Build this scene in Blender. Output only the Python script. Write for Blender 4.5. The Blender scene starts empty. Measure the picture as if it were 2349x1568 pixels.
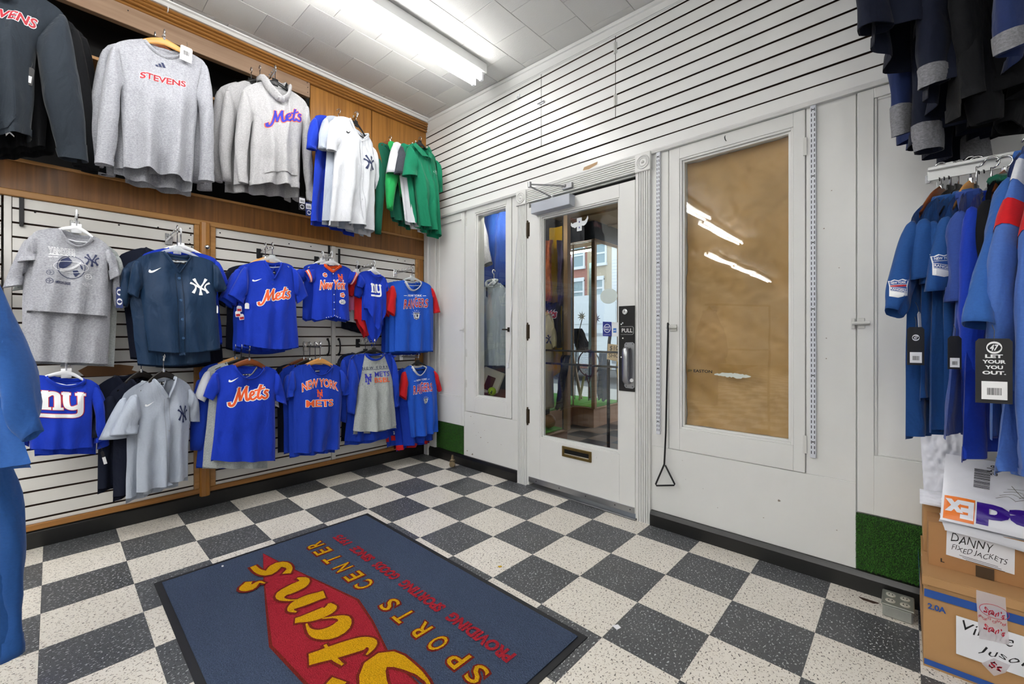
import bpy, bmesh, math, random
from mathutils import Vector, Matrix, noise
from mathutils.bvhtree import BVHTree
from mathutils.geometry import tessellate_polygon

random.seed(7)
SC = bpy.context.scene
COL = SC.collection

# ---------------------------------------------------------------- camera, world, exposure
cam_d = bpy.data.cameras.new('camera')
cam_d.sensor_width = 36.0
cam_d.lens = 978.7 * 36.0 / 2349.0
cam_d.shift_x = 12.6 / 2349.0
cam_d.shift_y = -14.3 / 2349.0
cam_d.clip_start = 0.05
cam = bpy.data.objects.new('camera', cam_d)
cam.location = (1.490, -2.403, 1.192)
cam.rotation_euler = (math.pi / 2, 0, 0.754311)
COL.objects.link(cam)
SC.camera = cam

world = bpy.data.worlds.new('sky')
SC.world = world
world.use_nodes = True
wn = world.node_tree.nodes
wn['Background'].inputs[0].default_value = (0.80, 0.88, 1.0, 1)
wn['Background'].inputs[1].default_value = 1.0

SC.view_settings.view_transform = 'Standard'
SC.view_settings.look = 'None'
SC.view_settings.gamma = 1.0
SC.view_settings.use_curve_mapping = False
SC.view_settings.exposure = 1.22
TUBE_POWER = 13.5

# ---------------------------------------------------------------- helpers
def lin(c):
    return tuple(((v / 12.92) if v <= 0.04045 else ((v + 0.055) / 1.055) ** 2.4) for v in c)

def hexc(h):
    h = h.lstrip('#')
    return lin(tuple(int(h[i:i + 2], 16) / 255 for i in (0, 2, 4)))

MATS = {}
def nodes_of(m):
    m.use_nodes = True
    nt = m.node_tree
    return nt, nt.nodes, nt.links, nt.nodes['Principled BSDF']

def mat(name, color, rough=0.5, metal=0.0, spec=0.5, var=0.0, vscale=6.0, bump=0.0, bscale=60.0, trans=0.0, alpha=1.0, emit=0.0, coat=0.0):
    if name in MATS: return MATS[name]
    m = bpy.data.materials.new(name); nt, N, L, P = nodes_of(m)
    c = hexc(color) if isinstance(color, str) else color
    P.inputs['Base Color'].default_value = (*c, 1)
    P.inputs['Roughness'].default_value = rough
    P.inputs['Metallic'].default_value = metal
    P.inputs['Specular IOR Level'].default_value = spec
    P.inputs['Transmission Weight'].default_value = trans
    P.inputs['Alpha'].default_value = alpha
    P.inputs['Coat Weight'].default_value = coat
    if emit:
        P.inputs['Emission Color'].default_value = (*c, 1); P.inputs['Emission Strength'].default_value = emit
    if var or bump:
        g = N.new('ShaderNodeNewGeometry')
        if var:
            n = N.new('ShaderNodeTexNoise'); n.inputs['Scale'].default_value = vscale; n.inputs['Detail'].default_value = 5
            L.new(g.outputs['Position'], n.inputs['Vector'])
            mx = N.new('ShaderNodeMix'); mx.data_type = 'RGBA'
            mx.inputs['A'].default_value = (*[v * (1 - var) for v in c], 1)
            mx.inputs['B'].default_value = (*[min(1, v * (1 + var)) for v in c], 1)
            L.new(n.outputs['Fac'], mx.inputs['Factor']); L.new(mx.outputs['Result'], P.inputs['Base Color'])
        if bump:
            n2 = N.new('ShaderNodeTexNoise'); n2.inputs['Scale'].default_value = bscale; n2.inputs['Detail'].default_value = 4
            L.new(g.outputs['Position'], n2.inputs['Vector'])
            b = N.new('ShaderNodeBump'); b.inputs['Strength'].default_value = bump; b.inputs['Distance'].default_value = 0.004
            L.new(n2.outputs['Fac'], b.inputs['Height']); L.new(b.outputs['Normal'], P.inputs['Normal'])
    MATS[name] = m
    return m

def fabric(name, color, heather=0.0, rough=0.85, sheen=0.15, bump=0.25, stretch=(120, 120, 200)):
    if name in MATS: return MATS[name]
    m = bpy.data.materials.new(name); nt, N, L, P = nodes_of(m)
    c = hexc(color) if isinstance(color, str) else color
    P.inputs['Roughness'].default_value = rough
    P.inputs['Sheen Weight'].default_value = sheen
    P.inputs['Sheen Roughness'].default_value = 0.4
    P.inputs['Specular IOR Level'].default_value = 0.3
    t = N.new('ShaderNodeTexCoord'); mp = N.new('ShaderNodeMapping'); mp.inputs['Scale'].default_value = stretch
    L.new(t.outputs['Object'], mp.inputs['Vector'])
    n = N.new('ShaderNodeTexNoise'); n.inputs['Scale'].default_value = 1.0; n.inputs['Detail'].default_value = 6; n.inputs['Roughness'].default_value = 0.7
    L.new(mp.outputs['Vector'], n.inputs['Vector'])
    mx = N.new('ShaderNodeMix'); mx.data_type = 'RGBA'
    h = max(heather, 0.05)
    mx.inputs['A'].default_value = (*[v * (1 - h) for v in c], 1)
    mx.inputs['B'].default_value = (*[min(1, v * (1 + h)) for v in c], 1)
    cr = N.new('ShaderNodeValToRGB'); cr.color_ramp.elements[0].position = 0.35; cr.color_ramp.elements[1].position = 0.65
    L.new(n.outputs['Fac'], cr.inputs['Fac']); L.new(cr.outputs['Color'], mx.inputs['Factor'])
    L.new(mx.outputs['Result'], P.inputs['Base Color'])
    # large soft wrinkles plus weave
    n3 = N.new('ShaderNodeTexNoise'); n3.inputs['Scale'].default_value = 1.0; n3.inputs['Detail'].default_value = 3
    n3.inputs['Distortion'].default_value = 0.8
    mp3 = N.new('ShaderNodeMapping'); mp3.inputs['Scale'].default_value = (11, 11, 5); mp3.inputs['Rotation'].default_value = (0, .35, 0)
    L.new(t.outputs['Object'], mp3.inputs['Vector']); L.new(mp3.outputs['Vector'], n3.inputs['Vector'])
    n2 = N.new('ShaderNodeTexNoise'); n2.inputs['Scale'].default_value = 700.0
    L.new(t.outputs['Object'], n2.inputs['Vector'])
    b2 = N.new('ShaderNodeBump'); b2.inputs['Strength'].default_value = 0.5; b2.inputs['Distance'].default_value = 0.03
    L.new(n3.outputs['Fac'], b2.inputs['Height'])
    b = N.new('ShaderNodeBump'); b.inputs['Strength'].default_value = bump; b.inputs['Distance'].default_value = 0.0008
    L.new(n2.outputs['Fac'], b.inputs['Height']); L.new(b2.outputs['Normal'], b.inputs['Normal'])
    L.new(b.outputs['Normal'], P.inputs['Normal'])
    MATS[name] = m
    return m

def wood(name, c1, c2, axis='Z', scale=1.0, rough=0.38, spec=0.5):
    if name in MATS: return MATS[name]
    m = bpy.data.materials.new(name); nt, N, L, P = nodes_of(m)
    g = N.new('ShaderNodeNewGeometry'); mp = N.new('ShaderNodeMapping')
    s = {'Z': (34, 34, 1.3), 'Y': (34, 1.3, 34), 'X': (1.3, 34, 34)}[axis]
    mp.inputs['Scale'].default_value = tuple(v * scale for v in s)
    L.new(g.outputs['Position'], mp.inputs['Vector'])
    n = N.new('ShaderNodeTexNoise'); n.inputs['Scale'].default_value = 1.0; n.inputs['Detail'].default_value = 7; n.inputs['Distortion'].default_value = 0.8
    L.new(mp.outputs['Vector'], n.inputs['Vector'])
    cr = N.new('ShaderNodeValToRGB'); e = cr.color_ramp.elements
    e[0].position = 0.28; e[0].color = (*hexc(c2), 1); e[1].position = 0.68; e[1].color = (*hexc(c1), 1)
    L.new(n.outputs['Fac'], cr.inputs['Fac']); L.new(cr.outputs['Color'], P.inputs['Base Color'])
    P.inputs['Roughness'].default_value = rough; P.inputs['Specular IOR Level'].default_value = spec
    b = N.new('ShaderNodeBump'); b.inputs['Strength'].default_value = 0.12; b.inputs['Distance'].default_value = 0.002
    L.new(n.outputs['Fac'], b.inputs['Height']); L.new(b.outputs['Normal'], P.inputs['Normal'])
    MATS[name] = m
    return m

def glass(name, tint=(1, 1, 1), refl=1.0):
    if name in MATS: return MATS[name]
    m = bpy.data.materials.new(name); m.use_nodes = True
    nt = m.node_tree; N = nt.nodes; L = nt.links
    N.remove(N['Principled BSDF'])
    out = N['Material Output']
    tr = N.new('ShaderNodeBsdfTransparent'); tr.inputs[0].default_value = (*tint, 1)
    gl = N.new('ShaderNodeBsdfGlossy'); gl.inputs['Roughness'].default_value = 0.015
    lw = N.new('ShaderNodeLayerWeight'); lw.inputs['Blend'].default_value = .5
    p5 = N.new('ShaderNodeMath'); p5.operation = 'POWER'; p5.inputs[1].default_value = 5.0
    L.new(lw.outputs['Facing'], p5.inputs[0])
    fr = N.new('ShaderNodeMath'); fr.operation = 'MULTIPLY_ADD'; fr.inputs[1].default_value = .96; fr.inputs[2].default_value = .04
    L.new(p5.outputs[0], fr.inputs[0])
    mu = N.new('ShaderNodeMath'); mu.operation = 'MULTIPLY'; mu.inputs[1].default_value = refl
    g = N.new('ShaderNodeNewGeometry'); nz = N.new('ShaderNodeTexNoise'); nz.inputs['Scale'].default_value = 2.2; nz.inputs['Detail'].default_value = 2
    L.new(g.outputs['Position'], nz.inputs['Vector'])
    b = N.new('ShaderNodeBump'); b.inputs['Strength'].default_value = 0.12; b.inputs['Distance'].default_value = 0.012
    L.new(nz.outputs['Fac'], b.inputs['Height']); L.new(b.outputs['Normal'], gl.inputs['Normal'])
    mx = N.new('ShaderNodeMixShader')
    L.new(fr.outputs[0], mu.inputs[0]); L.new(mu.outputs[0], mx.inputs[0]); L.new(tr.outputs[0], mx.inputs[1]); L.new(gl.outputs[0], mx.inputs[2])
    L.new(mx.outputs[0], out.inputs[0])
    MATS[name] = m
    return m

# ---- objects
WM = {}
def _link(o, parent=None):
    COL.objects.link(o)
    if parent is not None: o.parent = parent
    return o

def tag(o, label=None, cat=None, group=None, kind=None):
    if label: o['label'] = label
    if cat: o['category'] = cat
    if group: o['group'] = group
    if kind: o['kind'] = kind
    return o

def thing(name, label, cat, loc=(0, 0, 0), rz=0.0, group=None):
    o = bpy.data.objects.new(name, None); o.empty_display_size = 0.05
    _link(o); o.location = loc; o.rotation_euler = (0, 0, rz)
    WM[o.name] = Matrix.Translation(Vector(loc)) @ Matrix.Rotation(rz, 4, 'Z')
    return tag(o, label, cat, group)

class MB:
    """collects world-space (or local) geometry for ONE mesh object"""
    def __init__(s): s.v = []; s.f = []
    def add(s, vs, fs):
        o = len(s.v); s.v += [tuple(p) for p in vs]; s.f += [tuple(i + o for i in f) for f in fs]; return s
    def box(s, x0, x1, y0, y1, z0, z1, bev=0.0):
        if bev <= 0:
            vs = [(x, y, z) for z in (z0, z1) for y in (y0, y1) for x in (x0, x1)]
            return s.add(vs, [(0, 2, 3, 1), (4, 5, 7, 6), (0, 1, 5, 4), (2, 6, 7, 3), (0, 4, 6, 2), (1, 3, 7, 5)])
        bm = bmesh.new()
        bmesh.ops.create_cube(bm, size=1)
        for v in bm.verts:
            v.co = (x0 + (v.co.x + .5) * (x1 - x0), y0 + (v.co.y + .5) * (y1 - y0), z0 + (v.co.z + .5) * (z1 - z0))
        bmesh.ops.bevel(bm, geom=bm.edges[:], offset=bev, segments=1, affect='EDGES')
        return s.bm(bm)
    def bm(s, bm):
        bm.verts.index_update()
        s.add([v.co[:] for v in bm.verts], [[v.index for v in f.verts] for f in bm.faces]); bm.free(); return s
    def tube(s, pts, r, n=8, cap=True, rz=None, closed=False):
        pts = [Vector(p) for p in pts]; rings = []
        k = len(pts); up = None
        for i, p in enumerate(pts):
            if closed: d = pts[(i + 1) % k] - pts[i - 1]
            else: d = pts[min(i + 1, k - 1)] - pts[max(i - 1, 0)]
            d.normalize() if d.length else None
            if up is None:
                up = Vector((0, 0, 1)) if abs(d.z) < 0.9 else Vector((1, 0, 0))
            a = d.cross(up)
            if a.length < 1e-6: a = d.orthogonal()
            a.normalize(); b = a.cross(d); b.normalize(); up = b
            rr = r[i] if isinstance(r, (list, tuple)) else r
            r2 = rr if rz is None else (rz[i] if isinstance(rz, (list, tuple)) else rz)
            rings.append([p + a * (math.cos(t) * rr) + b * (math.sin(t) * r2) for t in [2 * math.pi * j / n for j in range(n)]])
        vs = [v[:] for ring in rings for v in ring]; fs = []
        m = k if closed else k - 1
        for i in range(m):
            for j in range(n):
                a0 = i * n + j; a1 = i * n + (j + 1) % n; b0 = ((i + 1) % k) * n + j; b1 = ((i + 1) % k) * n + (j + 1) % n
                fs.append((a0, a1, b1, b0))
        if cap and not closed:
            fs.append(tuple(range(n))[::-1]); fs.append(tuple((k - 1) * n + j for j in range(n)))
        return s.add(vs, fs)
    def cyl(s, a, b, r, n=12, r2=None):
        return s.tube([a, b], [r, r if r2 is None else r2], n)
    def ball(s, c, r, n=8, m=6, sz=1.0):
        vs = []; fs = []
        for i in range(m + 1):
            t = math.pi * i / m
            for j in range(n):
                p = 2 * math.pi * j / n
                vs.append((c[0] + r * math.sin(t) * math.cos(p), c[1] + r * math.sin(t) * math.sin(p), c[2] + sz * r * math.cos(t)))
        for i in range(m):
            for j in range(n):
                fs.append((i * n + j, (i + 1) * n + j, (i + 1) * n + (j + 1) % n, i * n + (j + 1) % n))
        return s.add(vs, fs)
    def prism(s, poly, h0, h1, fn):
        """poly 2D, extruded between h0 and h1; fn(a,b,h)->xyz"""
        n = len(poly)
        tri = tessellate_polygon([[Vector((p[0], p[1], 0)) for p in poly]])
        vs = [fn(p[0], p[1], h0) for p in poly] + [fn(p[0], p[1], h1) for p in poly]
        fs = [tuple(t) for t in tri] + [tuple(i + n for i in t)[::-1] for t in tri]
        for i in range(n):
            j = (i + 1) % n
            fs.append((i, j, j + n, i + n))
        return s.add(vs, fs)
    def build(s, name, m, parent=None, smooth=False, local=False, fixn=False):
        me = bpy.data.meshes.new(name)
        vs = s.v
        if parent is not None and not local and parent.name in WM:
            inv = WM[parent.name].inverted()
            vs = [(inv @ Vector(p))[:] for p in s.v]
        me.from_pydata(vs, [], s.f)
        if fixn:
            bm = bmesh.new(); bm.from_mesh(me); bmesh.ops.remove_doubles(bm, verts=bm.verts, dist=1e-6)
            bmesh.ops.recalc_face_normals(bm, faces=bm.faces); bm.to_mesh(me); bm.free()
        me.materials.append(m)
        if smooth:
            me.polygons.foreach_set('use_smooth', [True] * len(me.polygons))
        me.update()
        o = bpy.data.objects.new(name, me); _link(o, parent)
        if parent is not None and parent.name in WM: WM[o.name] = WM[parent.name]
        else: WM[o.name] = Matrix.Identity(4)
        return o

def struct(name, mb, m, smooth=False, label=None):
    o = mb.build(name, m, None, smooth); o['kind'] = 'structure'
    if label: o['label'] = label
    return o

def catmull(pts, n):
    """resample open polyline with Catmull-Rom to n points (any dimension)"""
    P = [tuple(p) for p in pts]; k = len(P)
    if k == 1: return [P[0]] * n
    out = []
    for i in range(n):
        t = (k - 1) * i / (n - 1); j = min(int(t), k - 2); f = t - j
        p0 = P[max(j - 1, 0)]; p1 = P[j]; p2 = P[j + 1]; p3 = P[min(j + 2, k - 1)]
        out.append(tuple(0.5 * (2 * b + (c - a) * f + (2 * a - 5 * b + 4 * c - d) * f * f + (3 * b - a - 3 * c + d) * f ** 3) for a, b, c, d in zip(p0, p1, p2, p3)))
    return out

# ---- flat lettering: returns (verts2d, faces) -------------------------------------------
_txt = {}
def _glyphs(s, bold, shear):
    key = (s, bold, shear)
    if key in _txt: return _txt[key]
    c = bpy.data.curves.new('lettering', 'FONT'); c.body = s; c.size = 1.0; c.offset = bold; c.shear = shear
    c.resolution_u = 3; c.fill_mode = 'FRONT'
    o = bpy.data.objects.new('lettering', c); COL.objects.link(o)
    dg = bpy.context.evaluated_depsgraph_get()
    me = bpy.data.meshes.new_from_object(o.evaluated_get(dg))
    _txt[key] = [(v.co.x, v.co.y) for v in me.vertices], [tuple(p.vertices) for p in me.polygons]
    bpy.data.objects.remove(o); bpy.data.curves.remove(c); bpy.data.meshes.remove(me)
    return _txt[key]
def text2d(s, bold=0.0, shear=0.0, ref=None):
    """lettering scaled to a unit box; ref: the weight whose box is the unit box"""
    vs, fs = _glyphs(s, bold, shear); rv = _glyphs(s, bold if ref is None else ref, shear)[0]
    x0 = min(v[0] for v in rv); x1 = max(v[0] for v in rv); y0 = min(v[1] for v in rv); y1 = max(v[1] for v in rv)
    return [((x - x0) / (x1 - x0), (y - y0) / (y1 - y0)) for x, y in vs], fs

def ribbon2d(pts, w, n=24, smooth=True):
    """a brush stroke: w is a number or list of widths"""
    q = catmull(pts, n) if smooth else [tuple(p) for p in pts]
    ws = [w] * len(q) if isinstance(w, (int, float)) else [x[0] for x in catmull([(a,) for a in w], len(q))]
    vs = []; fs = []
    for i, p in enumerate(q):
        a = q[max(i - 1, 0)]; b = q[min(i + 1, len(q) - 1)]
        dx, dy = b[0] - a[0], b[1] - a[1]; l = math.hypot(dx, dy) or 1
        hl = hr = ws[i] / 2        # keep the inner edge of a tight bend from folding over itself
        a2 = q[max(i - 2, 0)]; b2 = q[min(i + 2, len(q) - 1)]
        cr_ = (p[0] - a2[0]) * (b2[1] - p[1]) - (p[1] - a2[1]) * (b2[0] - p[0])
        if abs(cr_) > 1e-12:
            rad = math.dist(p, a2) * math.dist(b2, p) * math.dist(a2, b2) / (2 * abs(cr_))
            if cr_ > 0: hl = min(hl, .85 * rad)
            else: hr = min(hr, .85 * rad)
        nx, ny = -dy / l, dx / l
        ex = 0; ey = 0
        if i == 0: ex, ey = -dx / l * ws[i] * .3, -dy / l * ws[i] * .3
        if i == len(q) - 1: ex, ey = dx / l * ws[i] * .3, dy / l * ws[i] * .3
        vs += [(p[0] + nx * hl + ex, p[1] + ny * hl + ey), (p[0] - nx * hr + ex, p[1] - ny * hr + ey)]
    for i in range(len(q) - 1):
        fs.append((2 * i, 2 * i + 1, 2 * i + 3, 2 * i + 2))
    return vs, fs

def poly2d(pts):
    return [tuple(p) for p in pts], [tuple(t) for t in tessellate_polygon([[Vector((p[0], p[1], 0)) for p in pts]])]

def disc2d(cx, cy, rx, ry=None, n=20):
    ry = rx if ry is None else ry
    return poly2d([(cx + rx * math.cos(2 * math.pi * i / n), cy + ry * math.sin(2 * math.pi * i / n)) for i in range(n)])

def ring2d(cx, cy, rx, w, ry=None, n=24):
    ry = rx if ry is None else ry
    pts = [(cx + rx * math.cos(2 * math.pi * i / n), cy + ry * math.sin(2 * math.pi * i / n)) for i in range(n + 1)]
    return ribbon2d(pts, w, smooth=False)

def merge2d(*ms):
    V = []; F = []
    for vs, fs in ms:
        o = len(V); V += vs; F += [tuple(i + o for i in f) for f in fs]
    return V, F

# script and emblem strokes in a unit frame (height 1)
METS = [([(0.02, .20), (.05, .06), (.17, .03), (.28, .2), (.40, .62), (.50, .96)], .13),
        ([(.47, .92), (.50, .6), (.53, .28)], .15), ([(.55, .3), (.72, .68), (.90, .98)], .11),
        ([(.87, .95), (.84, .55), (.86, .27), (.96, .26), (1.06, .36)], .14),
        ([(1.03, .42), (1.2, .5), (1.24, .62), (1.13, .66), (1.04, .5), (1.06, .3), (1.18, .22), (1.34, .34)], .11),
        ([(1.58, .98), (1.47, .6), (1.42, .34), (1.5, .24), (1.62, .34)], .13), ([(1.30, .70), (1.5, .74), (1.74, .82)], .09),
        ([(1.92, .62), (1.82, .66), (1.76, .54), (1.88, .44), (1.90, .28), (1.78, .2), (1.66, .28)], .12)]
METS_W = 2.0
NYY = [([(.02, .74), (.19, .64), (.26, .44), (.12, .14)], [.13, .085, .085, .16]), ([(.98, .74), (.81, .64), (.74, .44), (.88, .14)], [.13, .085, .085, .16]),
       ([(.17, .66), (.5, .44), (.83, .24)], [.09, .12, .09]),
       ([(.20, .97), (.33, .72), (.5, .44)], [.17, .09, .11]), ([(.80, .97), (.67, .72), (.5, .44)], [.17, .09, .11]), ([(.5, .5), (.5, .25), (.5, .03)], [.11, .10, .20])]
NYM = [([(.2, .86), (.2, .22)], .13), ([(.08, .86), (.32, .86)], .09), ([(.08, .22), (.32, .22)], .09),
       ([(.2, .86), (.8, .26)], .13), ([(.8, .86), (.8, .22)], .13), ([(.68, .86), (.92, .86)], .09),
       ([(.1, .62), (.36, .6), (.5, .40)], .11), ([(.9, .62), (.64, .6), (.5, .40)], .11), ([(.5, .44), (.5, .06)], .13), ([(.36, .04), (.64, .04)], .09)]
GNY = [([(.08, .98), (.08, .34)], .15), ([(0, .93), (.16, .93)], .1), ([(0, .34), (.19, .34)], .1),
       ([(.10, .82), (.22, .93), (.34, .88), (.36, .70), (.36, .34)], .15), ([(.28, .34), (.47, .34)], .1),
       ([(.56, .96), (.56, .62), (.60, .42), (.72, .38), (.86, .46)], .15), ([(.48, .93), (.64, .93)], .1),
       ([(.90, .98), (.90, .40), (.88, .16), (.74, .07), (.4, .06), (.0, .06)], [.15, .15, .14, .14, .14, .14]), ([(.80, .93), (1.0, .93)], .1)]
SWOOSH = [([(.0, .62), (.06, .3), (.2, .2), (.55, .42), (1.0, .78)], [.10, .30, .34, .20, .02])]
STANS_S = [([(1.02, .95), (.80, 1.05), (.40, .98), (.22, .72), (.45, .48), (.72, .22), (.52, -.08), (.18, -.1), (.02, .14)], [.06, .1, .26, .3, .28, .28, .24, .12, .1])]

def strokes2d(st, grow=0.0):
    return merge2d(*[ribbon2d(p, (w + grow) if isinstance(w, (int, float)) else [x + grow for x in w], n=20 if len(p) > 2 else 6, smooth=len(p) > 2) for p, w in st])

def subdivide2d(vs, fs, mx):
    """split triangles until no edge is longer than mx so that prints follow the folds"""
    bm = bmesh.new()
    bv = [bm.verts.new((p[0], p[1], 0)) for p in vs]
    for f in fs:
        try: bm.faces.new([bv[i] for i in f])
        except ValueError: pass
    for _ in range(6):
        e = [e for e in bm.edges if e.calc_length() > mx]
        if not e: break
        bmesh.ops.subdivide_edges(bm, edges=e, cuts=1, use_grid_fill=False)
        bmesh.ops.triangulate(bm, faces=[f for f in bm.faces if len(f.verts) > 3])
    bm.verts.index_update(); bm.verts.ensure_lookup_table()
    isl = [-1] * len(bm.verts); k = 0
    for v0 in bm.verts:            # overlapping strokes get a hair of height each
        if isl[v0.index] >= 0: continue
        st = [v0]; isl[v0.index] = k
        while st:
            a = st.pop()
            for e in a.link_edges:
                b = e.other_vert(a)
                if isl[b.index] < 0: isl[b.index] = k; st.append(b)
        k += 1
    r = [(v.co.x, v.co.y, (isl[v.index] % 9) * .00011) for v in bm.verts], [tuple(v.index for v in f.verts) for f in bm.faces]
    bm.free()
    return r

def flat_print(name, m2d, m, parent, fn, local=False, thick=0.0):
    """print lying on a plane: fn(a,b)->xyz"""
    vs, fs = m2d
    return MB().add([fn(a, b) for a, b in vs], fs).build(name, m, parent, local=local)

def planef(o, ex, ey):
    o, ex, ey = Vector(o), Vector(ex), Vector(ey)
    return lambda a, b: (o + ex * a + ey * b)[:]
# ================================================================ materials of the room
XL, YB = -2.07, 0.20
def ceil_z(x): return 3.362 - 0.033 * (x + 2.08)

def speckle_tile(name, base, f1, f2, light):
    m = bpy.data.materials.new(name); nt, N, L, P = nodes_of(m)
    g = N.new('ShaderNodeNewGeometry')
    oi = N.new('ShaderNodeObjectInfo')
    def noise_n(sc, st, seed):
        mp = N.new('ShaderNodeMapping'); mp.inputs['Scale'].default_value = st
        mp.inputs['Location'].default_value = (seed, seed * 2, 0)
        mp.inputs['Rotation'].default_value = (0, 0, 0.6 if seed % 2 else -0.9)
        L.new(g.outputs['Position'], mp.inputs['Vector'])
        n = N.new('ShaderNodeTexNoise'); n.inputs['Scale'].default_value = sc; n.inputs['Detail'].default_value = 1.5
        L.new(mp.outputs['Vector'], n.inputs['Vector'])
        return n.outputs['Fac']
    def step(sock, lo, hi):
        cr = N.new('ShaderNodeValToRGB'); cr.color_ramp.elements[0].position = lo; cr.color_ramp.elements[1].position = hi
        L.new(sock, cr.inputs['Fac']); return cr.outputs['Color']
    def mixc(fac, a, b):
        mx = N.new('ShaderNodeMix'); mx.data_type = 'RGBA'
        if fac is not None: L.new(fac, mx.inputs['Factor'])
        for k, v in (('A', a), ('B', b)):
            if isinstance(v, str): mx.inputs[k].default_value = (*hexc(v), 1)
            else: L.new(v, mx.inputs[k])
        return mx.outputs['Result']
    vari = mixc(oi.outputs['Random'], base, light)
    cloud = mixc(step(noise_n(6, (1, 1, 1), 5), .35, .75), vari, base)
    c = mixc(step(noise_n(150, (1, .55, 1), 1), .625, .65), cloud, f1)
    c = mixc(step(noise_n(185, (.5, 1, 1), 2), .62, .65), c, f2)
    L.new(c, P.inputs['Base Color'])
    P.inputs['Roughness'].default_value = 0.33; P.inputs['Specular IOR Level'].default_value = 0.45
    wear = step(noise_n(3, (1, 1, 1), 9), .3, .7)
    mr = N.new('ShaderNodeMapRange'); mr.inputs['To Min'].default_value = 0.28; mr.inputs['To Max'].default_value = 0.48
    L.new(wear, mr.inputs['Value']); L.new(mr.outputs[0], P.inputs['Roughness'])
    return m
M_TILE_W = speckle_tile('vinyl_tile_cream', '#dcd7cd', '#5a5550', '#b0a597', '#e5e0d7')
M_TILE_D = speckle_tile('vinyl_tile_charcoal', '#4c4e51', '#bcbfbf', '#2f3134', '#555759')
M_WHITE = mat('white_paint', '#dedfde', 0.42, var=0.03, vscale=3)
M_WHITE2 = mat('white_door_paint', '#dcdddb', 0.38, var=0.04, vscale=5)
M_SLAT = mat('white_slat_laminate', '#e6e7e6', 0.28, var=0.02, vscale=2)
M_SLATL = mat('white_slat_laminate_aged', '#dcdad5', 0.32, var=0.04, vscale=3)
M_GROOVE = mat('brown_groove_board', '#3b2618', 0.8)
M_BLACK = mat('black_rubber_base', '#141414', 0.35, var=0.2, vscale=20)
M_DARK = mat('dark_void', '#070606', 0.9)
M_CEIL = mat('acoustic_tile', '#d4d4d2', 0.75, var=0.05, vscale=1.5, bump=0.35, bscale=140)
M_CEIL2 = mat('acoustic_tile_grey', '#c6c6c6', 0.6, var=0.05, vscale=2, bump=0.45, bscale=120)
M_WOOD = wood('oak_panel', '#b07a36', '#85561f', 'Z', 1.0, 0.35)
M_WOODH = wood('oak_rail', '#a9753a', '#7d5222', 'Y', 1.0, 0.35)
M_WOODF = wood('oak_fascia', '#835526', '#5f3b17', 'Z', 1.1, 0.38)
M_WOODT = wood('oak_trim_light', '#b98a52', '#9a6c38', 'Y', 0.8, 0.45)
M_TAN = wood('weathered_header', '#a98d74', '#8c6f58', 'Y', 0.7, 0.5)
M_CHROME = mat('chrome', '#c9cacc', 0.16, 1.0)
M_STEEL = mat('brushed_steel', '#a9abae', 0.35, 1.0)
M_IRON = mat('dark_iron', '#2a2a2c', 0.45, 0.6)
M_BRASS = mat('tarnished_brass', '#7d6a3f', 0.4, 0.9, var=0.3, vscale=60)
M_GLASS = glass('window_glass', (0.97, 0.985, 0.98), 1.0)
M_HARDW = mat('painted_latch', '#cfd0cc', 0.4)
M_PLASTW = mat('white_plastic', '#e4e6ea', 0.3)
M_PLASTK = mat('black_plastic', '#131416', 0.35)
M_PLASTC = mat('clear_plastic', '#dfe6ea', 0.12, alpha=0.45)

# ================================================================ floor
floor = struct('floor', MB().box(-5.0, 2.7, -16.5, 0.32, -0.05, -0.004), mat('floor_adhesive', '#2a2826', 0.8))
T = 0.3048
def tile_mesh(name, x1, y1, m):
    mb = MB().box(0.0003, x1 - 0.0003, 0.0003, y1 - 0.0003, -0.004, 0.0, 0.0004)
    me = bpy.data.meshes.new(name); me.from_pydata(mb.v, [], mb.f); me.materials.append(m); return me
full = [tile_mesh('floor_tile', T, T, M_TILE_W), tile_mesh('floor_tile', T, T, M_TILE_D)]
cut = [tile_mesh('floor_tile', T, 0.212, M_TILE_W), tile_mesh('floor_tile', T, 0.212, M_TILE_D)]
far_w, far_d = MB(), MB()
for i in range(-9, 9):
    for j in range(-54, 1):
        dark = (i + j) % 2
        if j >= -9 and i >= -7 and i <= 6:
            o = bpy.data.objects.new('floor_tile', (cut if j == 0 else full)[dark]); _link(o, floor)
            o.location = (i * T, j * T, 0)
        else:
            (far_d if dark else far_w).box(i * T + .0003, (i + 1) * T - .0003, j * T + .0003, (j + 1) * T - .0003, -.004, 0)
o = far_w.build('cream_tiles_beyond', M_TILE_W, floor); o['kind'] = 'stuff'
o = far_d.build('charcoal_tiles_beyond', M_TILE_D, floor); o['kind'] = 'stuff'

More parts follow.
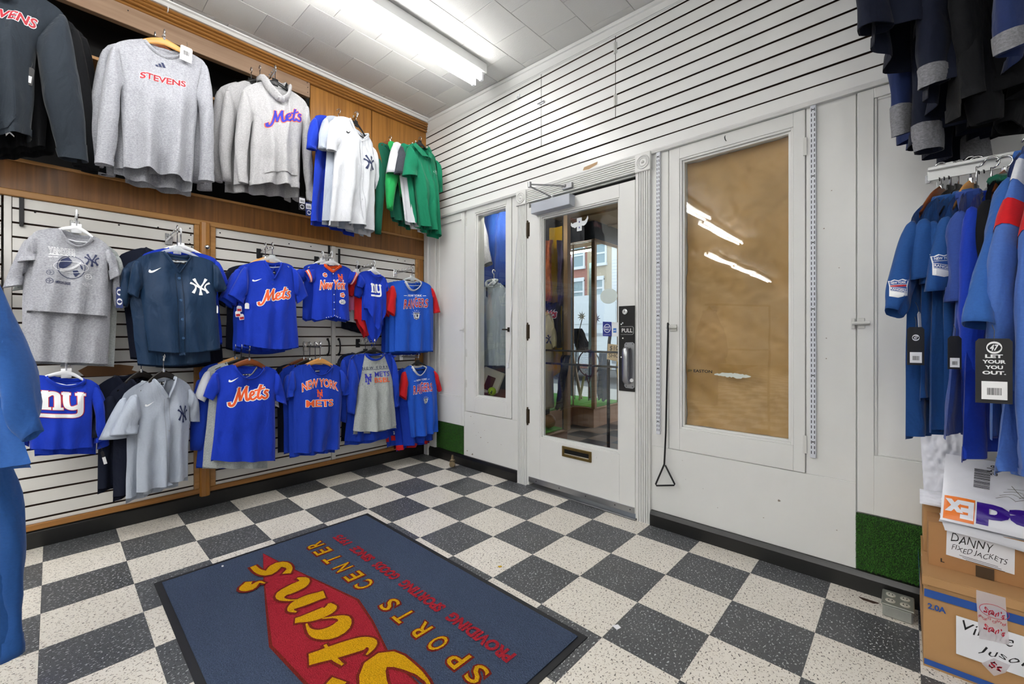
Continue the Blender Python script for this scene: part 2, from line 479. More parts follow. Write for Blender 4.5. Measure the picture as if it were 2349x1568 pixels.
# ================================================================ ceiling
def slab(mb, x0, x1, y0, y1, dz0, dz1):
    vs = [(x, y, ceil_z(x) + d) for d in (dz0, dz1) for y in (y0, y1) for x in (x0, x1)]
    return mb.add(vs, [(0, 2, 3, 1), (4, 5, 7, 6), (0, 1, 5, 4), (2, 6, 7, 3), (0, 4, 6, 2), (1, 3, 7, 5)])
ceiling = struct('ceiling', slab(MB(), -5.0, 2.7, -16.5, 0.32, 0.012, 0.1), M_CEIL)
CT = 0.3085
xs = [-2.10] + [-1.95 + CT * k for k in range(0, 10)]
ctm = {}
for ci in range(len(xs) - 1):
    x0, x1 = xs[ci], xs[ci + 1]
    y = 0.115 if ci % 2 else -0.038
    edges = [0.21, y]
    while edges[-1] > -2.3: edges.append(edges[-1] - CT * 0.99)
    for e0, e1 in zip(edges[:-1], edges[1:]):
        w, d = x1 - x0, e0 - e1
        grey = random.random() < (0.45 if x0 < -1.3 else 0.05)
        key = (round(w, 3), round(d, 3), grey)
        if key not in ctm:
            mb = MB().box(0.0009, w - 0.0009, -d + 0.0009, -0.0009, 0, 0.012, 0.002)
            me = bpy.data.meshes.new('ceiling_tile'); me.from_pydata(mb.v, [], mb.f); me.materials.append(M_CEIL2 if grey else M_CEIL); ctm[key] = me
        o = bpy.data.objects.new('ceiling_tile', ctm[key]); _link(o, ceiling)
        o.location = (x0, e0, ceil_z(x0) + random.uniform(0, .0012)); o.rotation_euler = (0, math.atan(0.033), 0)

# ================================================================ back wall
wb = MB()
y0, y1 = 0.215, 0.30
for (a, b, c, d) in [(-2.5, -1.33, 0, 2.35), (-1.33, -.965, 0, .65), (-1.33, -.965, 2.28, 2.35), (-.965, -.705, 0, 2.35), (-.705, .205, 2.238, 2.35),
                     (.205, .50, 0, 2.35), (.50, 1.05, 0, .645), (.50, 1.05, 2.25, 2.35), (1.05, 2.7, 0, 2.35), (-2.5, 2.7, 2.35, 3.45)]:
    wb.box(a, b, y0, y1, c, d)
wall_back = struct('wall_back', wb, M_WHITE)
# flush boards below the windows
for (a, b, c, d) in [(-1.50, -.82, .09, .497), (.305, 1.313, .09, .497), (1.118, 1.313, .497, 2.345), (-.893, -.82, .497, 2.345), (.305, .415, .497, 2.345)]:
    MB().box(a, b, YB, y0, c, d, .002).build('board', M_WHITE2, wall_back)
# slat wall above
MB().box(-2.08, 2.7, .2085, y0, 2.35, 3.26).build('groove_backing', M_GROOVE, wall_back)
G0, GS = 2.431, 0.0762
gz = [G0 + GS * k for k in range(11)]
DX0, DX1, DZ0 = -0.579, 0.057, gz[3] - .004
def slat_obj(parent, box, axis, m):
    """a slat: laminate on the face, bare brown board on its groove edges"""
    o = MB().box(*box, .0012).build('slat', m, parent)
    o.data.materials.append(M_GROOVE)
    for p in o.data.polygons:
        if abs(p.normal[axis]) < .3: p.material_index = 1
    return o
for k in range(11):
    z0 = gz[k] + .0052; z1 = (gz[k + 1] - .0052) if k < 10 else 3.243
    segs = [(-2.075, 2.70)] if k < 3 else [(-2.075, DX0 - .002), (DX1 + .002, 2.70)]
    for a, b in segs: slat_obj(wall_back, (a, b, .193, .208, z0, z1), 1, M_SLAT)
access = thing('slat_access_door', 'small hinged slat-wall hatch high above the door header', 'hatch', ((DX0 + DX1) / 2, .2, DZ0))
MB().box(DX0, DX1, .2, .207, DZ0 + .004, 3.236).build('groove_backing', M_GROOVE, access)
for k in range(3, 11):
    z0 = gz[k] + .0052; z1 = (gz[k + 1] - .0052) if k < 10 else 3.228
    slat_obj(access, (DX0 + .0015, DX1 - .0015, .193, .2, z0, z1), 1, M_SLAT)
for z in (3.09, 2.74):
    MB().box(DX1 - .012, DX1 + .012, .188, .195, z, z + .075, .001).cyl((DX1, .187, z), (DX1, .187, z + .075), .005, 8).build('hinge', M_HARDW, access)
MB().box(DX0 - .02, DX0 + .03, .186, .195, 2.985, 3.005, .001).cyl((DX0 - .03, .183, 2.995), (DX0 + .035, .183, 2.998), .004, 8).build('bolt_latch', M_STEEL, access)
for (x, z) in [(-.81, 3.13)]:
    hk = thing('wall_hook', 'little white hook stuck on the slat wall left of the hatch', 'hook', (x, .19, z))
    MB().box(x - .012, x + .012, .184, .193, z - .01, z + .02, .002).tube([(x, .186, z), (x, .17, z - .005), (x, .165, z - .02), (x, .172, z - .03)], .003, 6).build('hook_body', M_PLASTW, hk)
# header fascia, its lip and cornice
def xprism(poly, x0, x1): return MB().prism(poly, x0, x1, lambda a, b, h: (h, a, b))
xprism([(.193, 2.352), (.193, 2.428), (.215, 2.428), (.215, 2.352)], -2.075, 2.7).build('header_fascia', M_SLAT, wall_back)
struct('trim_1', xprism([(.178, 2.337), (.172, 2.352), (.180, 2.362), (.193, 2.366), (.22, 2.366), (.22, 2.337)], -2.03, 2.7), M_WHITE)
co = MB()
for a, b in [(-2.08, 2.7)]:
    prof = [(.215, 3.245, 0), (.19, 3.245, 0), (.188, 3.255, 0), (.176, -.03, 1), (.166, -.026, 1), (.166, -.002, 1), (.215, -.002, 1)]
    vs = []
    for x in (a, b):
        for (yy, zz, rel) in prof: vs.append((x, yy, ceil_z(x) + zz if rel else min(zz, ceil_z(x) - .035)))
    n = len(prof); fs = [(i, (i + 1) % n, (i + 1) % n + n, i + n) for i in range(n)] + [tuple(range(n)), tuple(range(n, 2 * n))[::-1]]
    co.add(vs, fs)
struct('trim_2', co, M_WHITE)
# torn laminate patch on the lowest slats
pt = thing('torn_patch', 'bare tan patch where laminate peeled off the lowest slat', 'patch', (-.14, .19, 2.37))
MB().prism([(-.20, 2.372), (-.19, 2.392), (-.12, 2.398), (-.08, 2.402), (-.085, 2.384), (-.15, 2.368)], .1915, .194, lambda a, b, h: (a, h, b)).build('bare_board', mat('bare_mdf', '#b89a78', .9), pt)

# baseboards
for nm, (a, b) in {'baseboard_back_left': (-2.07, -.822), 'baseboard_back_right': (.308, 2.6)}.items():
    struct(nm, xprism([(.172, 0), (.172, .07), (.180, .083), (.186, .092), (.22, .094), (.22, 0)], a, b), M_BLACK)

# ---- door casing: fluted pilasters, rosette blocks, fluted header
casing = struct('trim_3', MB().box(-.815, -.722, .19, .215, 0, 2.24).box(.22, .303, .19, .215, 0, 2.24).box(-.72, .22, .19, .215, 2.245, 2.345), M_WHITE2)
def flutes(a0, a1, n):
    """profile across a fluted board: list of (a, depth)"""
    w = (a1 - a0) / n; p = [(a0, 0)]
    for i in range(n):
        s = a0 + i * w
        p += [(s + w * .18, .012), (s + w * .30, .014), (s + w * .70, .014), (s + w * .82, .012), (s + w * .95, .003)]
    return p + [(a1, 0)]
for (a, b) in [(-.819, -.72), (.217, .308)]:
    poly = [(u, .19 - d) for u, d in flutes(a, b, 6)] + [(b, .2), (a, .2)]
    MB().prism(poly, 0, 2.24, lambda u, v, h: (u, v, h)).build('pilaster', M_WHITE2, casing)
poly = [(.19 - d, u) for u, d in flutes(2.245, 2.345, 7)] + [(.2, 2.345), (.2, 2.245)]
MB().prism(poly, -.715, .213, lambda u, v, h: (h, u, v)).build('fluted_header', M_WHITE2, casing)
for cx in (-.7695, .2625):
    z0, z1 = 2.238, 2.356
    blk = MB().box(cx - .053, cx + .053, .166, .2, z0, z1, .004).build('rosette_block', M_WHITE2, casing)
    rs = MB()
    zc = (z0 + z1) / 2
    for r, w in ((.040, .006), (.026, .005)):
        rs.tube([(cx + r * math.cos(t), .166, zc + r * math.sin(t)) for t in [2 * math.pi * i / 24 for i in range(24)]], w, 6, closed=True)
    rs.ball((cx, .166, zc), .011, 10, 6)
    rs.build('rosette', M_WHITE2, blk, smooth=True)

# ---- corner pilaster and left panel
struct('trim_4', MB().box(-2.065, -1.995, .16, .215, 0, 2.34, .004).box(-1.99, -1.905, .185, .215, .0, 2.34, .003), M_WHITE)
pl = struct('door_2', MB().box(-1.90, -1.485, .204, .216, .36, 2.335, .002), M_WHITE)
for (a, b, c, d) in [(-1.90, -1.86, .36, 2.335), (-1.525, -1.485, .36, 2.335), (-1.86, -1.525, 2.27, 2.335), (-1.86, -1.525, .36, .62)]:
    MB().box(a, b, .193, .205, c, d, .002).build('panel_frame', M_WHITE2, pl)
MB().box(-1.86, -1.525, .198, .206, .62, .632, .002).build('panel_bead', M_WHITE2, pl)
lat = MB().box(-1.50, -1.475, .183, .194, 1.225, 1.265, .002).cyl((-1.53, .18, 1.245), (-1.48, .18, 1.247), .006, 8).build('latch', M_HARDW, pl)

# chips, scuffs and old screw holes in the white paint
rw = random.Random(21)
for (x, z, r_) in [(-1.40, .46, .009), (-1.36, .40, .006), (-1.30, .33, .007), (-1.27, .29, .010), (-1.22, .36, .006), (-1.33, .30, .005), (-1.18, .26, .006), (-1.45, .14, .016), (-1.38, .12, .02), (-1.02, .27, .006), (.50, .44, .005), (.62, .30, .004), (.88, .50, .004), (1.00, .33, .012), (.70, .21, .005), (1.20, 1.18, .006), (1.20, 1.08, .006), (1.22, 1.9, .006), (1.19, 1.72, .007), (1.25, 1.52, .006), (.52, .33, .004), (.93, .22, .006), (1.24, .25, .005)]:
    r_ *= .6
    pts = [(x + r_ * rw.uniform(.4, 1.2) * math.cos(k * .9), z + r_ * rw.uniform(.3, .9) * math.sin(k * .9)) for k in range(7)]
    MB().prism(pts, .1990, .2004, lambda a, b, h: (a, h, b)).build('paint_chip', mat('chipped_wood', '#8a8074', .8), wall_back)
# ---- windows in the back wall
def sash(name, x0, x1, z0, z1, px0, px1, pz0, pz1):
    w = struct(name, MB().box(x0, px0, .196, .232, z0, z1, .002).box(px1, x1, .196, .232, z0, z1, .002).box(px0, px1, .196, .232, pz1, z1, .002).box(px0, px1, .196, .232, z0, pz0, .002), M_WHITE2)
    for a in (0, 1):  # stepped bead round the glass
        e = .012 * a
        f = MB(); d0, d1 = .200 + .012 * a, .232
        i = .012
        f.box(px0 + e, px0 + e + i, d0, d1, pz0 + e, pz1 - e, .0015).box(px1 - e - i, px1 - e, d0, d1, pz0 + e, pz1 - e, .0015)
        f.box(px0 + e + i, px1 - e - i, d0, d1, pz1 - e - i, pz1 - e, .0015).box(px0 + e + i, px1 - e - i, d0, d1, pz0 + e, pz0 + e + i, .0015)
        f.build('glazing_bead', M_WHITE2, w)
    MB().box(px0 + .02, px1 - .02, .2275, .2305, pz0 + .02, pz1 - .02).build('pane', M_GLASS, w)
    return w
w1 = sash('window_1', -1.455, -.898, .503, 2.34, -1.345, -.955, .635, 2.292)
w2 = sash('window_2', .42, 1.114, .500, 2.335, .485, 1.064, .630, 2.262)
# latches and hinges on the sashes
MB().box(-.935, -.905, .186, .197, 1.225, 1.262, .002).cyl((-.985, .180, 1.245), (-.915, .182, 1.243), .006, 8).build('latch', mat('old_bronze', '#3a332a', .5, .7), w1)
for z in (2.20, 1.0, .72): MB().box(-1.462, -1.446, .190, .197, z, z + .07, .001).build('hinge', M_HARDW, w1)
MB().box(.43, .47, .186, .197, 1.22, 1.26, .002).cyl((.41, .18, 1.243), (.475, .18, 1.243), .007, 8).build('latch', M_HARDW, w2)
for z in (2.10, .60): MB().box(1.106, 1.122, .190, .197, z, z + .09, .001).build('hinge', M_HARDW, w2)
MB().tube([(.745, .197, 2.29), (.745, .18, 2.292), (.745, .172, 2.304), (.745, .18, 2.312)], .0025, 6).build('screw_hook', M_IRON, w2)

# brown paper behind the right pane
paper = thing('brown_paper', 'creased brown kraft paper covering the tall window beside the door', 'paper', (.775, .262, .64))
bmv = []; bf = []; NX, NZ = 46, 110
for j in range(NZ + 1):
    for i in range(NX + 1):
        x = .503 + .544 * i / NX; z = .649 + 1.598 * j / NZ
        d = .024 * noise.noise((x * 4.2, 3.1, z * 2.6)) + .018 * noise.noise((x * 8 + z * 5, 1.7, z * 6.5)) + .014 * abs(noise.noise((x * 18 + z * 9, 6, z * 15 - x * 7)))
        bmv.append((x, .264 + max(-.031, min(.028, d)), z))
for j in range(NZ):
    for i in range(NX): a = j * (NX + 1) + i; bf.append((a, a + 1, a + NX + 2, a + NX + 1))
M_PAPER = mat('kraft_paper', '#b58d54', 0.55, var=0.26, vscale=3.0, bump=0.9, bscale=8)
sheet = MB().add(bmv, bf).build('sheet', M_PAPER, paper, smooth=True)
M_INK = mat('black_ink', '#161310', .7)
flat_print('printed_name', text2d('EASTON', .02), M_INK, sheet, planef((.555, .2318, .974), (.105, 0, 0), (0, 0, .017)))
MB().prism([(.52, .972), (.545, .98), (.548, .986), (.53, .99), (.52, .988)], .2312, .2318, lambda a, b, h: (a, h, b)).build('printed_badge', mat('olive_ink', '#6d5a22', .7), sheet)
random.seed(3)
up = []; dn = []
for i in range(24):
    x = .672 + .19 * i / 23; e = math.sin(math.pi * min(1, (i + .5) / 23)) ** .5
    up.append((x, .968 + .013 * e * random.uniform(.6, 1.2) - .0 * i)); dn.append((x, .966 - .014 * e * random.uniform(.5, 1.2) * (i / 23 + .35)))
MB().prism(up + dn[::-1], .2311, .2316, lambda a, b, h: (a, h, b)).build('torn_white_strip', mat('torn_paper', '#e4e6e0', .8), sheet)
MB().box(.502, 1.048, .294, .30, .648, 2.248).build('backing', mat('paper_backing', '#8a6a42', .8), sheet)

# ---- slotted shelf standards
for lab, cx, z0, z1 in [('slotted white shelf standard between the door casing and brown-papered window', .356, .578, 2.345), ('longer-looking slotted white shelf standard right of the brown-papered window', 1.148, .585, 2.345)]:
    st = thing('shelf_standard', lab, 'shelf rail', (cx, .197, z0), group='slotted shelf standards')
    MB().box(cx - .0125, cx + .0125, .184, .1965, z0, z1, .002).build('channel', mat('white_enamel', '#d6dae2', .3), st)
    sl = MB(); z = z0 + .02; c = 0
    while z < z1 - .03:
        for s in (-1, 1): sl.box(cx + s * .0062 - .0016, cx + s * .0062 + .0016, .1833, .1845, z, z + .015)
        z += .0254; c += 1
    o = sl.build('slots', mat('slot_shadow', '#23252b', .6), st); o['kind'] = 'stuff'
    for i in range(6):
        zz = z0 + .08 + i * .33
        MB().cyl((cx, .1825, zz), (cx, .185, zz), .0035, 8).build('screw', M_IRON, st)

# ---- right hand panelled door
pr = struct('door_3', MB().box(1.318, 2.35, .202, .216, .365, 2.335, .002), M_WHITE)
for (a, b, c, d) in [(1.318, 1.378, .365, 2.335), (1.378, 2.35, 2.288, 2.335), (1.378, 2.35, .365, .64)]:
    MB().box(a, b, .192, .204, c, d, .002).build('panel_frame', M_WHITE2, pr)
for (a, b, c, d) in [(1.378, 1.390, .64, 2.288), (1.390, 2.35, 2.276, 2.288), (1.390, 2.35, .64, .652)]:
    MB().box(a, b, .196, .204, c, d, .003).build('panel_bead', M_WHITE2, pr)
MB().box(1.295, 1.31, .186, .197, 1.225, 1.275, .002).box(1.32, 1.345, .186, .197, 1.225, 1.275, .002).cyl((1.30, .178, 1.25), (1.365, .178, 1.252), .008, 10).build('latch', M_HARDW, pr)
sw = thing('light_switch', 'small white doorbell-style switch on the white wall above the hangers', 'switch', (1.555, .198, 1.87))
MB().box(1.547, 1.563, .192, .202, 1.853, 1.887, .002).build('plate', M_PLASTW, sw)
MB().box(1.551, 1.559, .189, .193, 1.862, 1.878, .001).build('rocker', M_PLASTW, sw)

# ---- artificial turf patches (real blades)
def turf(label, x0, x1, z0, z1, y, n, seed):
    t = thing('turf_patch', label, 'turf', ((x0 + x1) / 2, y, z0))
    MB().box(x0, x1, y - .004, y, z0, z1).build('backing', mat('turf_backing', '#1c3a12', .9), t)
    rnd = random.Random(seed); mb = MB()
    for _ in range(n):
        x = rnd.uniform(x0, x1); z = rnd.uniform(z0, z1); l = rnd.uniform(.006, .013); a = rnd.uniform(-.006, .006); w = rnd.uniform(.0009, .0016)
        mb.add([(x - w, y - .003, z), (x + w, y - .003, z), (x + a, y - .003 - l, z - rnd.uniform(-.002, .007))], [(0, 1, 2)])
    m = mat('turf_green', '#3c7a22', .7, var=.35, vscale=70)
    o = mb.build('grass_blades', m, t); o['kind'] = 'stuff'
turf('green artificial turf patch low on the wall beside the corner', -1.893, -1.493, .100, .357, .197, 7000, 1)
turf('green artificial turf patch low on the wall behind the cartons', 1.314, 1.75, .100, .360, .197, 9000, 2)

# ---- entrance door
door = struct('door_1', MB().box(-.700, -.585, .185, .229, .035, 2.205, .002), M_WHITE2)
MB().box(.090, .203, .185, .229, .035, 2.205, .002).build('lock_stile', M_WHITE2, door)
MB().box(-.585, .090, .185, .229, 2.115, 2.205, .002).build('top_rail', M_WHITE2, door)
MB().box(-.585, .090, .185, .229, .035, .400, .002).build('bottom_rail', M_WHITE2, door)
bd = MB()
for a in (0, 1):
    e = .010 * a; d = .19 + .012 * a; X0, X1, Z0, Z1 = -.585 + e, .09 - e, .40 + e, 2.115 - e; i = .010
    bd.box(X0, X0 + i, d, .229, Z0, Z1, .001).box(X1 - i, X1, d, .229, Z0, Z1, .001).box(X0 + i, X1 - i, d, .229, Z1 - i, Z1, .001).box(X0 + i, X1 - i, d, .229, Z0, Z0 + i, .001)
bd.build('glazing_bead', M_WHITE2, door)
pane = MB().box(-.566, .071, .2085, .2125, .419, 2.096).build('pane', M_GLASS, door)
MB().box(-.698, .20, .180, .186, .038, .078, .001).build('kick_strip', M_STEEL, door)
for x in (-.62, -.40, -.17, .06, .17): MB().cyl((x, .1785, .058), (x, .181, .058), .004, 8).build('screw', M_IRON, door)
for z in (1.98, 1.17, .50):
    h = MB().box(-.722, -.690, .181, .187, z, z + .11, .001).cyl((-.707, .178, z - .004), (-.707, .178, z + .114), .007, 10).ball((-.707, .178, z + .12), .007).ball((-.707, .178, z - .01), .007)
    h.build('hinge', mat('hinge_bronze', '#4a3f30', .55, .6, var=.4, vscale=60), door)
# mail slot
ms = MB()
ms.box(-.373, -.353, .176, .187, .303, .378, .002).box(-.143, -.123, .176, .187, .303, .378, .002).box(-.353, -.143, .176, .187, .358, .378, .002).box(-.353, -.143, .176, .187, .303, .322, .002)
msl = ms.build('mail_slot', M_BRASS, door)
MB().box(-.353, -.143, .184, .1865, .322, .358).build('slot_opening', M_DARK, msl)
MB().box(-.353, -.143, .179, .185, .322, .327).build('slot_flap', mat('flap_steel', '#cfc9bb', .3, .8), msl)
for x in (-.09, .02): MB().cyl((x, .181, .345), (x, .186, .345), .007, 8).build('plugged_hole', M_WHITE, door)
# push plate with lettering, handle and lock
pp = MB().box(.090, .203, .178, .186, .828, 1.388, .001).build('push_plate', mat('black_plate', '#0c0c0d', .3), door)
frm = merge2d(ribbon2d([(0, 0), (.93, 0), (1, .15), (1, .85), (.93, 1), (0, 1)], .02, smooth=False))
M_WPRINT = mat('white_print', '#e8e8e6', .5)
flat_print('pull_lettering', text2d('PULL', .012), M_WPRINT, pp, planef((.112, .1772, 1.214), (.076, 0, 0), (0, 0, .026)))
flat_print('plate_border', (frm[0], frm[1]), M_WPRINT, pp, planef((.105, .1774, 1.200), (.09, 0, 0), (0, 0, .052)))
MB().cyl((.140, .166, 1.350), (.140, .178, 1.350), .018, 20).cyl((.140, .160, 1.350), (.140, .168, 1.350), .012, 16).build('lock_cylinder', M_CHROME, pp, smooth=False)
MB().box(.1385, .1415, .159, .1605, 1.344, 1.356).build('keyhole', M_DARK, pp)
for (x, z) in [(.118, 1.276), (.108, 1.268), (.120, 1.176), (.120, 1.08), (.118, .985), (.108, 1.05)]:
    MB().ball((x, .178, z), .0052, 6, 4).build('paint_chip', M_WPRINT, pp)
hn = MB().prism([(.132, .862), (.132, 1.135), (.142, 1.148), (.19, 1.150), (.203, 1.140), (.203, .858), (.19, .848), (.142, .850)], .1745, .178, lambda a, b, h: (a, h, b)).build('handle_plate', M_STEEL, pp)
MB().tube([(.157, .176, 1.11), (.157, .150, 1.112), (.157, .135, 1.10), (.157, .132, 1.06), (.157, .132, .93), (.157, .135, .90), (.157, .150, .885), (.157, .176, .884)], .020, 10, rz=.008).build('pull_handle', M_STEEL, pp, smooth=True)
MB().cyl((.182, .174, .903), (.196, .150, .905), .012, 12).build('thumb_latch', M_CHROME, pp)
for (x, z) in [(.146, 1.137), (.19, 1.139), (.146, .862), (.19, .862)]: MB().cyl((x, .173, z), (x, .175, z), .003, 8).build('screw', M_IRON, pp)
# overhead closer
M_CLOS = mat('closer_enamel', '#b4bac4', .35, .25)
cl = MB().box(-.62, -.262, .115, .186, 2.128, 2.208, .003).build('closer_body', M_CLOS, door)
MB().tube([(-.44, .13, 2.225), (-.49, .07, 2.26), (-.545, .012, 2.296)], .009, 8, rz=.005).build('closer_arm', M_STEEL, cl)
MB().tube([(-.545, .012, 2.310), (-.44, .09, 2.30), (-.33, .165, 2.285)], .008, 8, rz=.006).build('closer_arm', M_STEEL, cl)
MB().cyl((-.545, .012, 2.288), (-.545, .012, 2.326), .014, 12).build('closer_joint', M_STEEL, cl)
MB().cyl((-.44, .15, 2.205), (-.44, .15, 2.232), .017, 12).build('closer_spindle', M_STEEL, cl)
MB().box(-.36, -.27, .155, .19, 2.262, 2.30, .003).ball((-.33, .158, 2.285), .013).build('closer_bracket', M_STEEL, cl)
# threshold and gaps
struct('trim_5', MB().box(-.715, .215, .165, .32, -.002, .009, .003), mat('threshold_steel', '#77787a', .45, .8))
struct('trim_6', MB().box(-.722, -.702, .19, .30, 0, 2.245).box(.204, .22, .19, .30, 0, 2.245).box(-.722, .22, .205, .30, 2.236, 2.246), M_WHITE2)
MB().box(-.702, .204, .222, .24, 2.19, 2.236).build('door_gap', M_DARK, door)
# stickers on the glass
def sticker(nm, m2, m, z=.2078): return flat_print(nm, m2, m, pane, lambda a, b: (a, z, b))
M_STW = mat('sticker_white', '#dfe3e6', .6); M_STB = mat('sticker_blue', '#1e2b86', .5); M_STC = mat('sticker_sky', '#2f72c9', .5); M_STG = mat('sticker_pale', '#c3cfcc', .6)
wing = [(0, .55), (.03, .75), (.1, .62), (.2, .68), (.36, .7), (.36, .95), (.64, .95), (.64, .7), (.8, .68), (.9, .8), (.97, 1.0), (1, .8), (.93, .55), (.85, .42), (.75, .35), (.64, .38), (.64, .05), (.36, .05), (.36, .38), (.25, .3), (.15, .38), (.07, .42)]
sticker('winged_sticker', poly2d([(-.315 + a * .15, 1.945 + b * .105) for a, b in wing]), M_STW)
for z in (1.975, 2.015): sticker('sticker_mark', poly2d([(-.244, z - .006), (-.236, z - .006), (-.236, z + .006), (-.244, z + .006)]), M_STB, .2074)
sticker('oval_sticker', disc2d(-.002, 1.463, .066, .052, 32), M_STG)
sticker('card_decal', poly2d([(-.048, 1.190), (.020, 1.188), (.020, 1.286), (-.048, 1.290)]), M_STB)
sticker('card_ring', disc2d(-.014, 1.243, .027, .030, 24), M_STW, .2075)
sticker('card_ring', disc2d(-.014, 1.243, .023, .026, 24), M_STB, .2073)
for k, s in enumerate(('SHOP', 'SMALL')):
    v, f = text2d(s, .02); x0 = -.033; w = .038
    sticker('decal_lettering', ([(x0 + a * w, 1.245 - k * .016 + b * .012) for a, b in v], f), M_STW, .2071)
v, f = text2d('shopsmall.com', .0); sticker('decal_lettering', ([(-.04 + a * .05, 1.197 + b * .006) for a, b in v], f), M_STW, .2074)
sticker('payment_decal', poly2d([(.022, 1.188), (.070, 1.187), (.070, 1.282), (.022, 1.285)]), M_STW)
sticker('payment_logo', poly2d([(.032, 1.213), (.056, 1.213), (.056, 1.243), (.032, 1.243)]), M_STC, .2075)
v, f = text2d('AMEX', .02); sticker('decal_lettering', ([(.034 + a * .02, 1.223 + b * .009) for a, b in v], f), M_STW, .2072)

# ================================================================ remaining shell (behind the camera)
struct('wall_right', MB().box(2.6, 2.7, -16.5, .3, 0, 3.4), M_WHITE)
struct('wall_rear', MB().box(-5.0, 2.7, -16.6, -16.5, 0, 3.5), M_WHITE)
struct('wall_left', MB().box(-2.56, -2.46, -4.6, .3, 0, 3.45).box(-5.0, -2.46, -4.7, -4.6, 0, 3.45).box(-5.1, -5.0, -16.5, -4.6, 0, 3.5), M_WHITE)

# ================================================================ fluorescent strip lights
M_TUBE = mat('lit_tube', (1.0, 0.985, 0.96), .4, emit=TUBE_POWER)
M_FIX = mat('fixture_enamel', '#dfe0e0', .35)
def fixture(label, xc, y1, L=2.44, w=.15):
    z = ceil_z(xc)
    t = thing('strip_light', label, 'light fixture', (xc, y1 - L / 2, z - .08), group='fluorescent strip lights')
    MB().box(xc - w / 2, xc + w / 2, y1 - L, y1, z - .078, z - .004, .004).build('housing', M_FIX, t)
    for s in (-1, 1):
        MB().cyl((xc + s * .045, y1 - .05, z - .118), (xc + s * .045, y1 - L + .05, z - .118), .0185, 14).build('fluorescent_tube', M_TUBE, t, smooth=True)
        for yy in (y1 - .035, y1 - L + .035):
            MB().box(xc + s * .045 - .016, xc + s * .045 + .016, yy - .013, yy + .013, z - .142, z - .078, .004).build('lamp_socket', M_PLASTW, t)
fixture('lit twin-tube fluorescent strip light on the ceiling near the corner', -.985, -.07)
fixture('second fluorescent strip light in line behind the corner one', -1.05, -2.58)
fixture('third fluorescent strip light in line, deep in the shop', -1.22, -5.10)
fixture('fluorescent strip light over the back of the shop, left row', -2.2, -8.4)
fixture('middle fluorescent strip light of the far left row', -2.28, -10.9)
fixture('last fluorescent strip light at the far end of the left row', -2.36, -13.4)
fixture('added fill strip light just behind the camera on the right', .85, -2.60)  # this unseen right-hand row is added to bring in fill light
fixture('second added fill strip light behind the camera on the right', .85, -5.15)
fixture('third added fill strip light on the right, deep in the shop', .85, -7.8)
fixture('added fill strip light over the right aisle behind the camera', 1.75, -2.75)  # another unseen row, added to brighten the lower walls from the front
fixture('second added fill strip light over the right aisle', 1.75, -5.4)
# ================================================================ left wall: cabinet above, slat-wall doors below
def yprism(poly, y0, y1): return MB().prism(poly, y0, y1, lambda a, b, h: (a, h, b))
YL = -3.3
cab = thing('wall_cabinet', 'honey oak wall cabinet with a dark open bay above the slat doors', 'cabinet', (-2.26, -1.5, 1.95))
MB().box(-2.46, XL, YL, .200, 1.992, 2.150, .002).build('fascia', M_WOODF, cab)
MB().box(-2.10, XL + .012, YL, .200, 2.148, 2.166, .003).build('ledge', M_WOODT, cab)
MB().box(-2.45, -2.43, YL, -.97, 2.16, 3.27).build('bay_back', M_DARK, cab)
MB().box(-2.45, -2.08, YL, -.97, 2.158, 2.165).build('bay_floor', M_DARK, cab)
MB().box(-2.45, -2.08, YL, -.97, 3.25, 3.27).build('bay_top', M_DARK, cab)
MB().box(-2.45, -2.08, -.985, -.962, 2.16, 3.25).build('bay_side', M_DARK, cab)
MB().box(-2.44, -2.16, YL, -.985, 2.895, 2.915, .002).build('shelf', M_WOODT, cab)
hb = MB().box(-2.10, XL + .016, YL, -.967, 3.130, 3.262, .003).build('header_board', M_TAN, cab)
for (y, z) in [(-.99, 3.24), (-.985, 3.205), (-.985, 3.165), (-2.08, 3.22)]:
    MB().cyl((XL + .0155, y, z), (XL + .018, y, z), .0035, 8).build('screw', M_IRON, hb)
cr = MB()
prof = [(-2.12, 3.245)]
for k in range(4):
    z = 3.247 + k * .020; px = XL + .018 + k * .010
    prof += [(px, z), (px + .006, z + .004), (px + .006, z + .012), (px, z + .018)]
prof += [(XL + .03, 3.332), (-2.12, 3.332)]
yprism(prof, YL, .19).build('crown_moulding', M_WOODH, cab)
struct('trim_7', yprism([(-2.12, 3.330), (XL + .055, 3.330), (XL + .07, 3.345), (XL + .085, 3.350), (XL + .085, 3.358), (-2.12, 3.358)], YL, .2), M_WHITE)
for (a, b) in [(-.958, -.411), (-.405, .195)]:
    MB().box(-2.12, XL, a, b, 2.168, 3.246, .003).build('cabinet_door', M_WOOD, cab)
hk = thing('brass_cup_hook', 'small screw hook on the ribbed crown moulding over the grey shirts', 'hook', (-2.03, -1.89, 3.30))
MB().tube([(-2.03, -1.89, 3.30), (-2.005, -1.89, 3.297), (-1.995, -1.89, 3.31), (-2.003, -1.89, 3.325)], .003, 6).build('hook_body', M_PLASTW, hk)

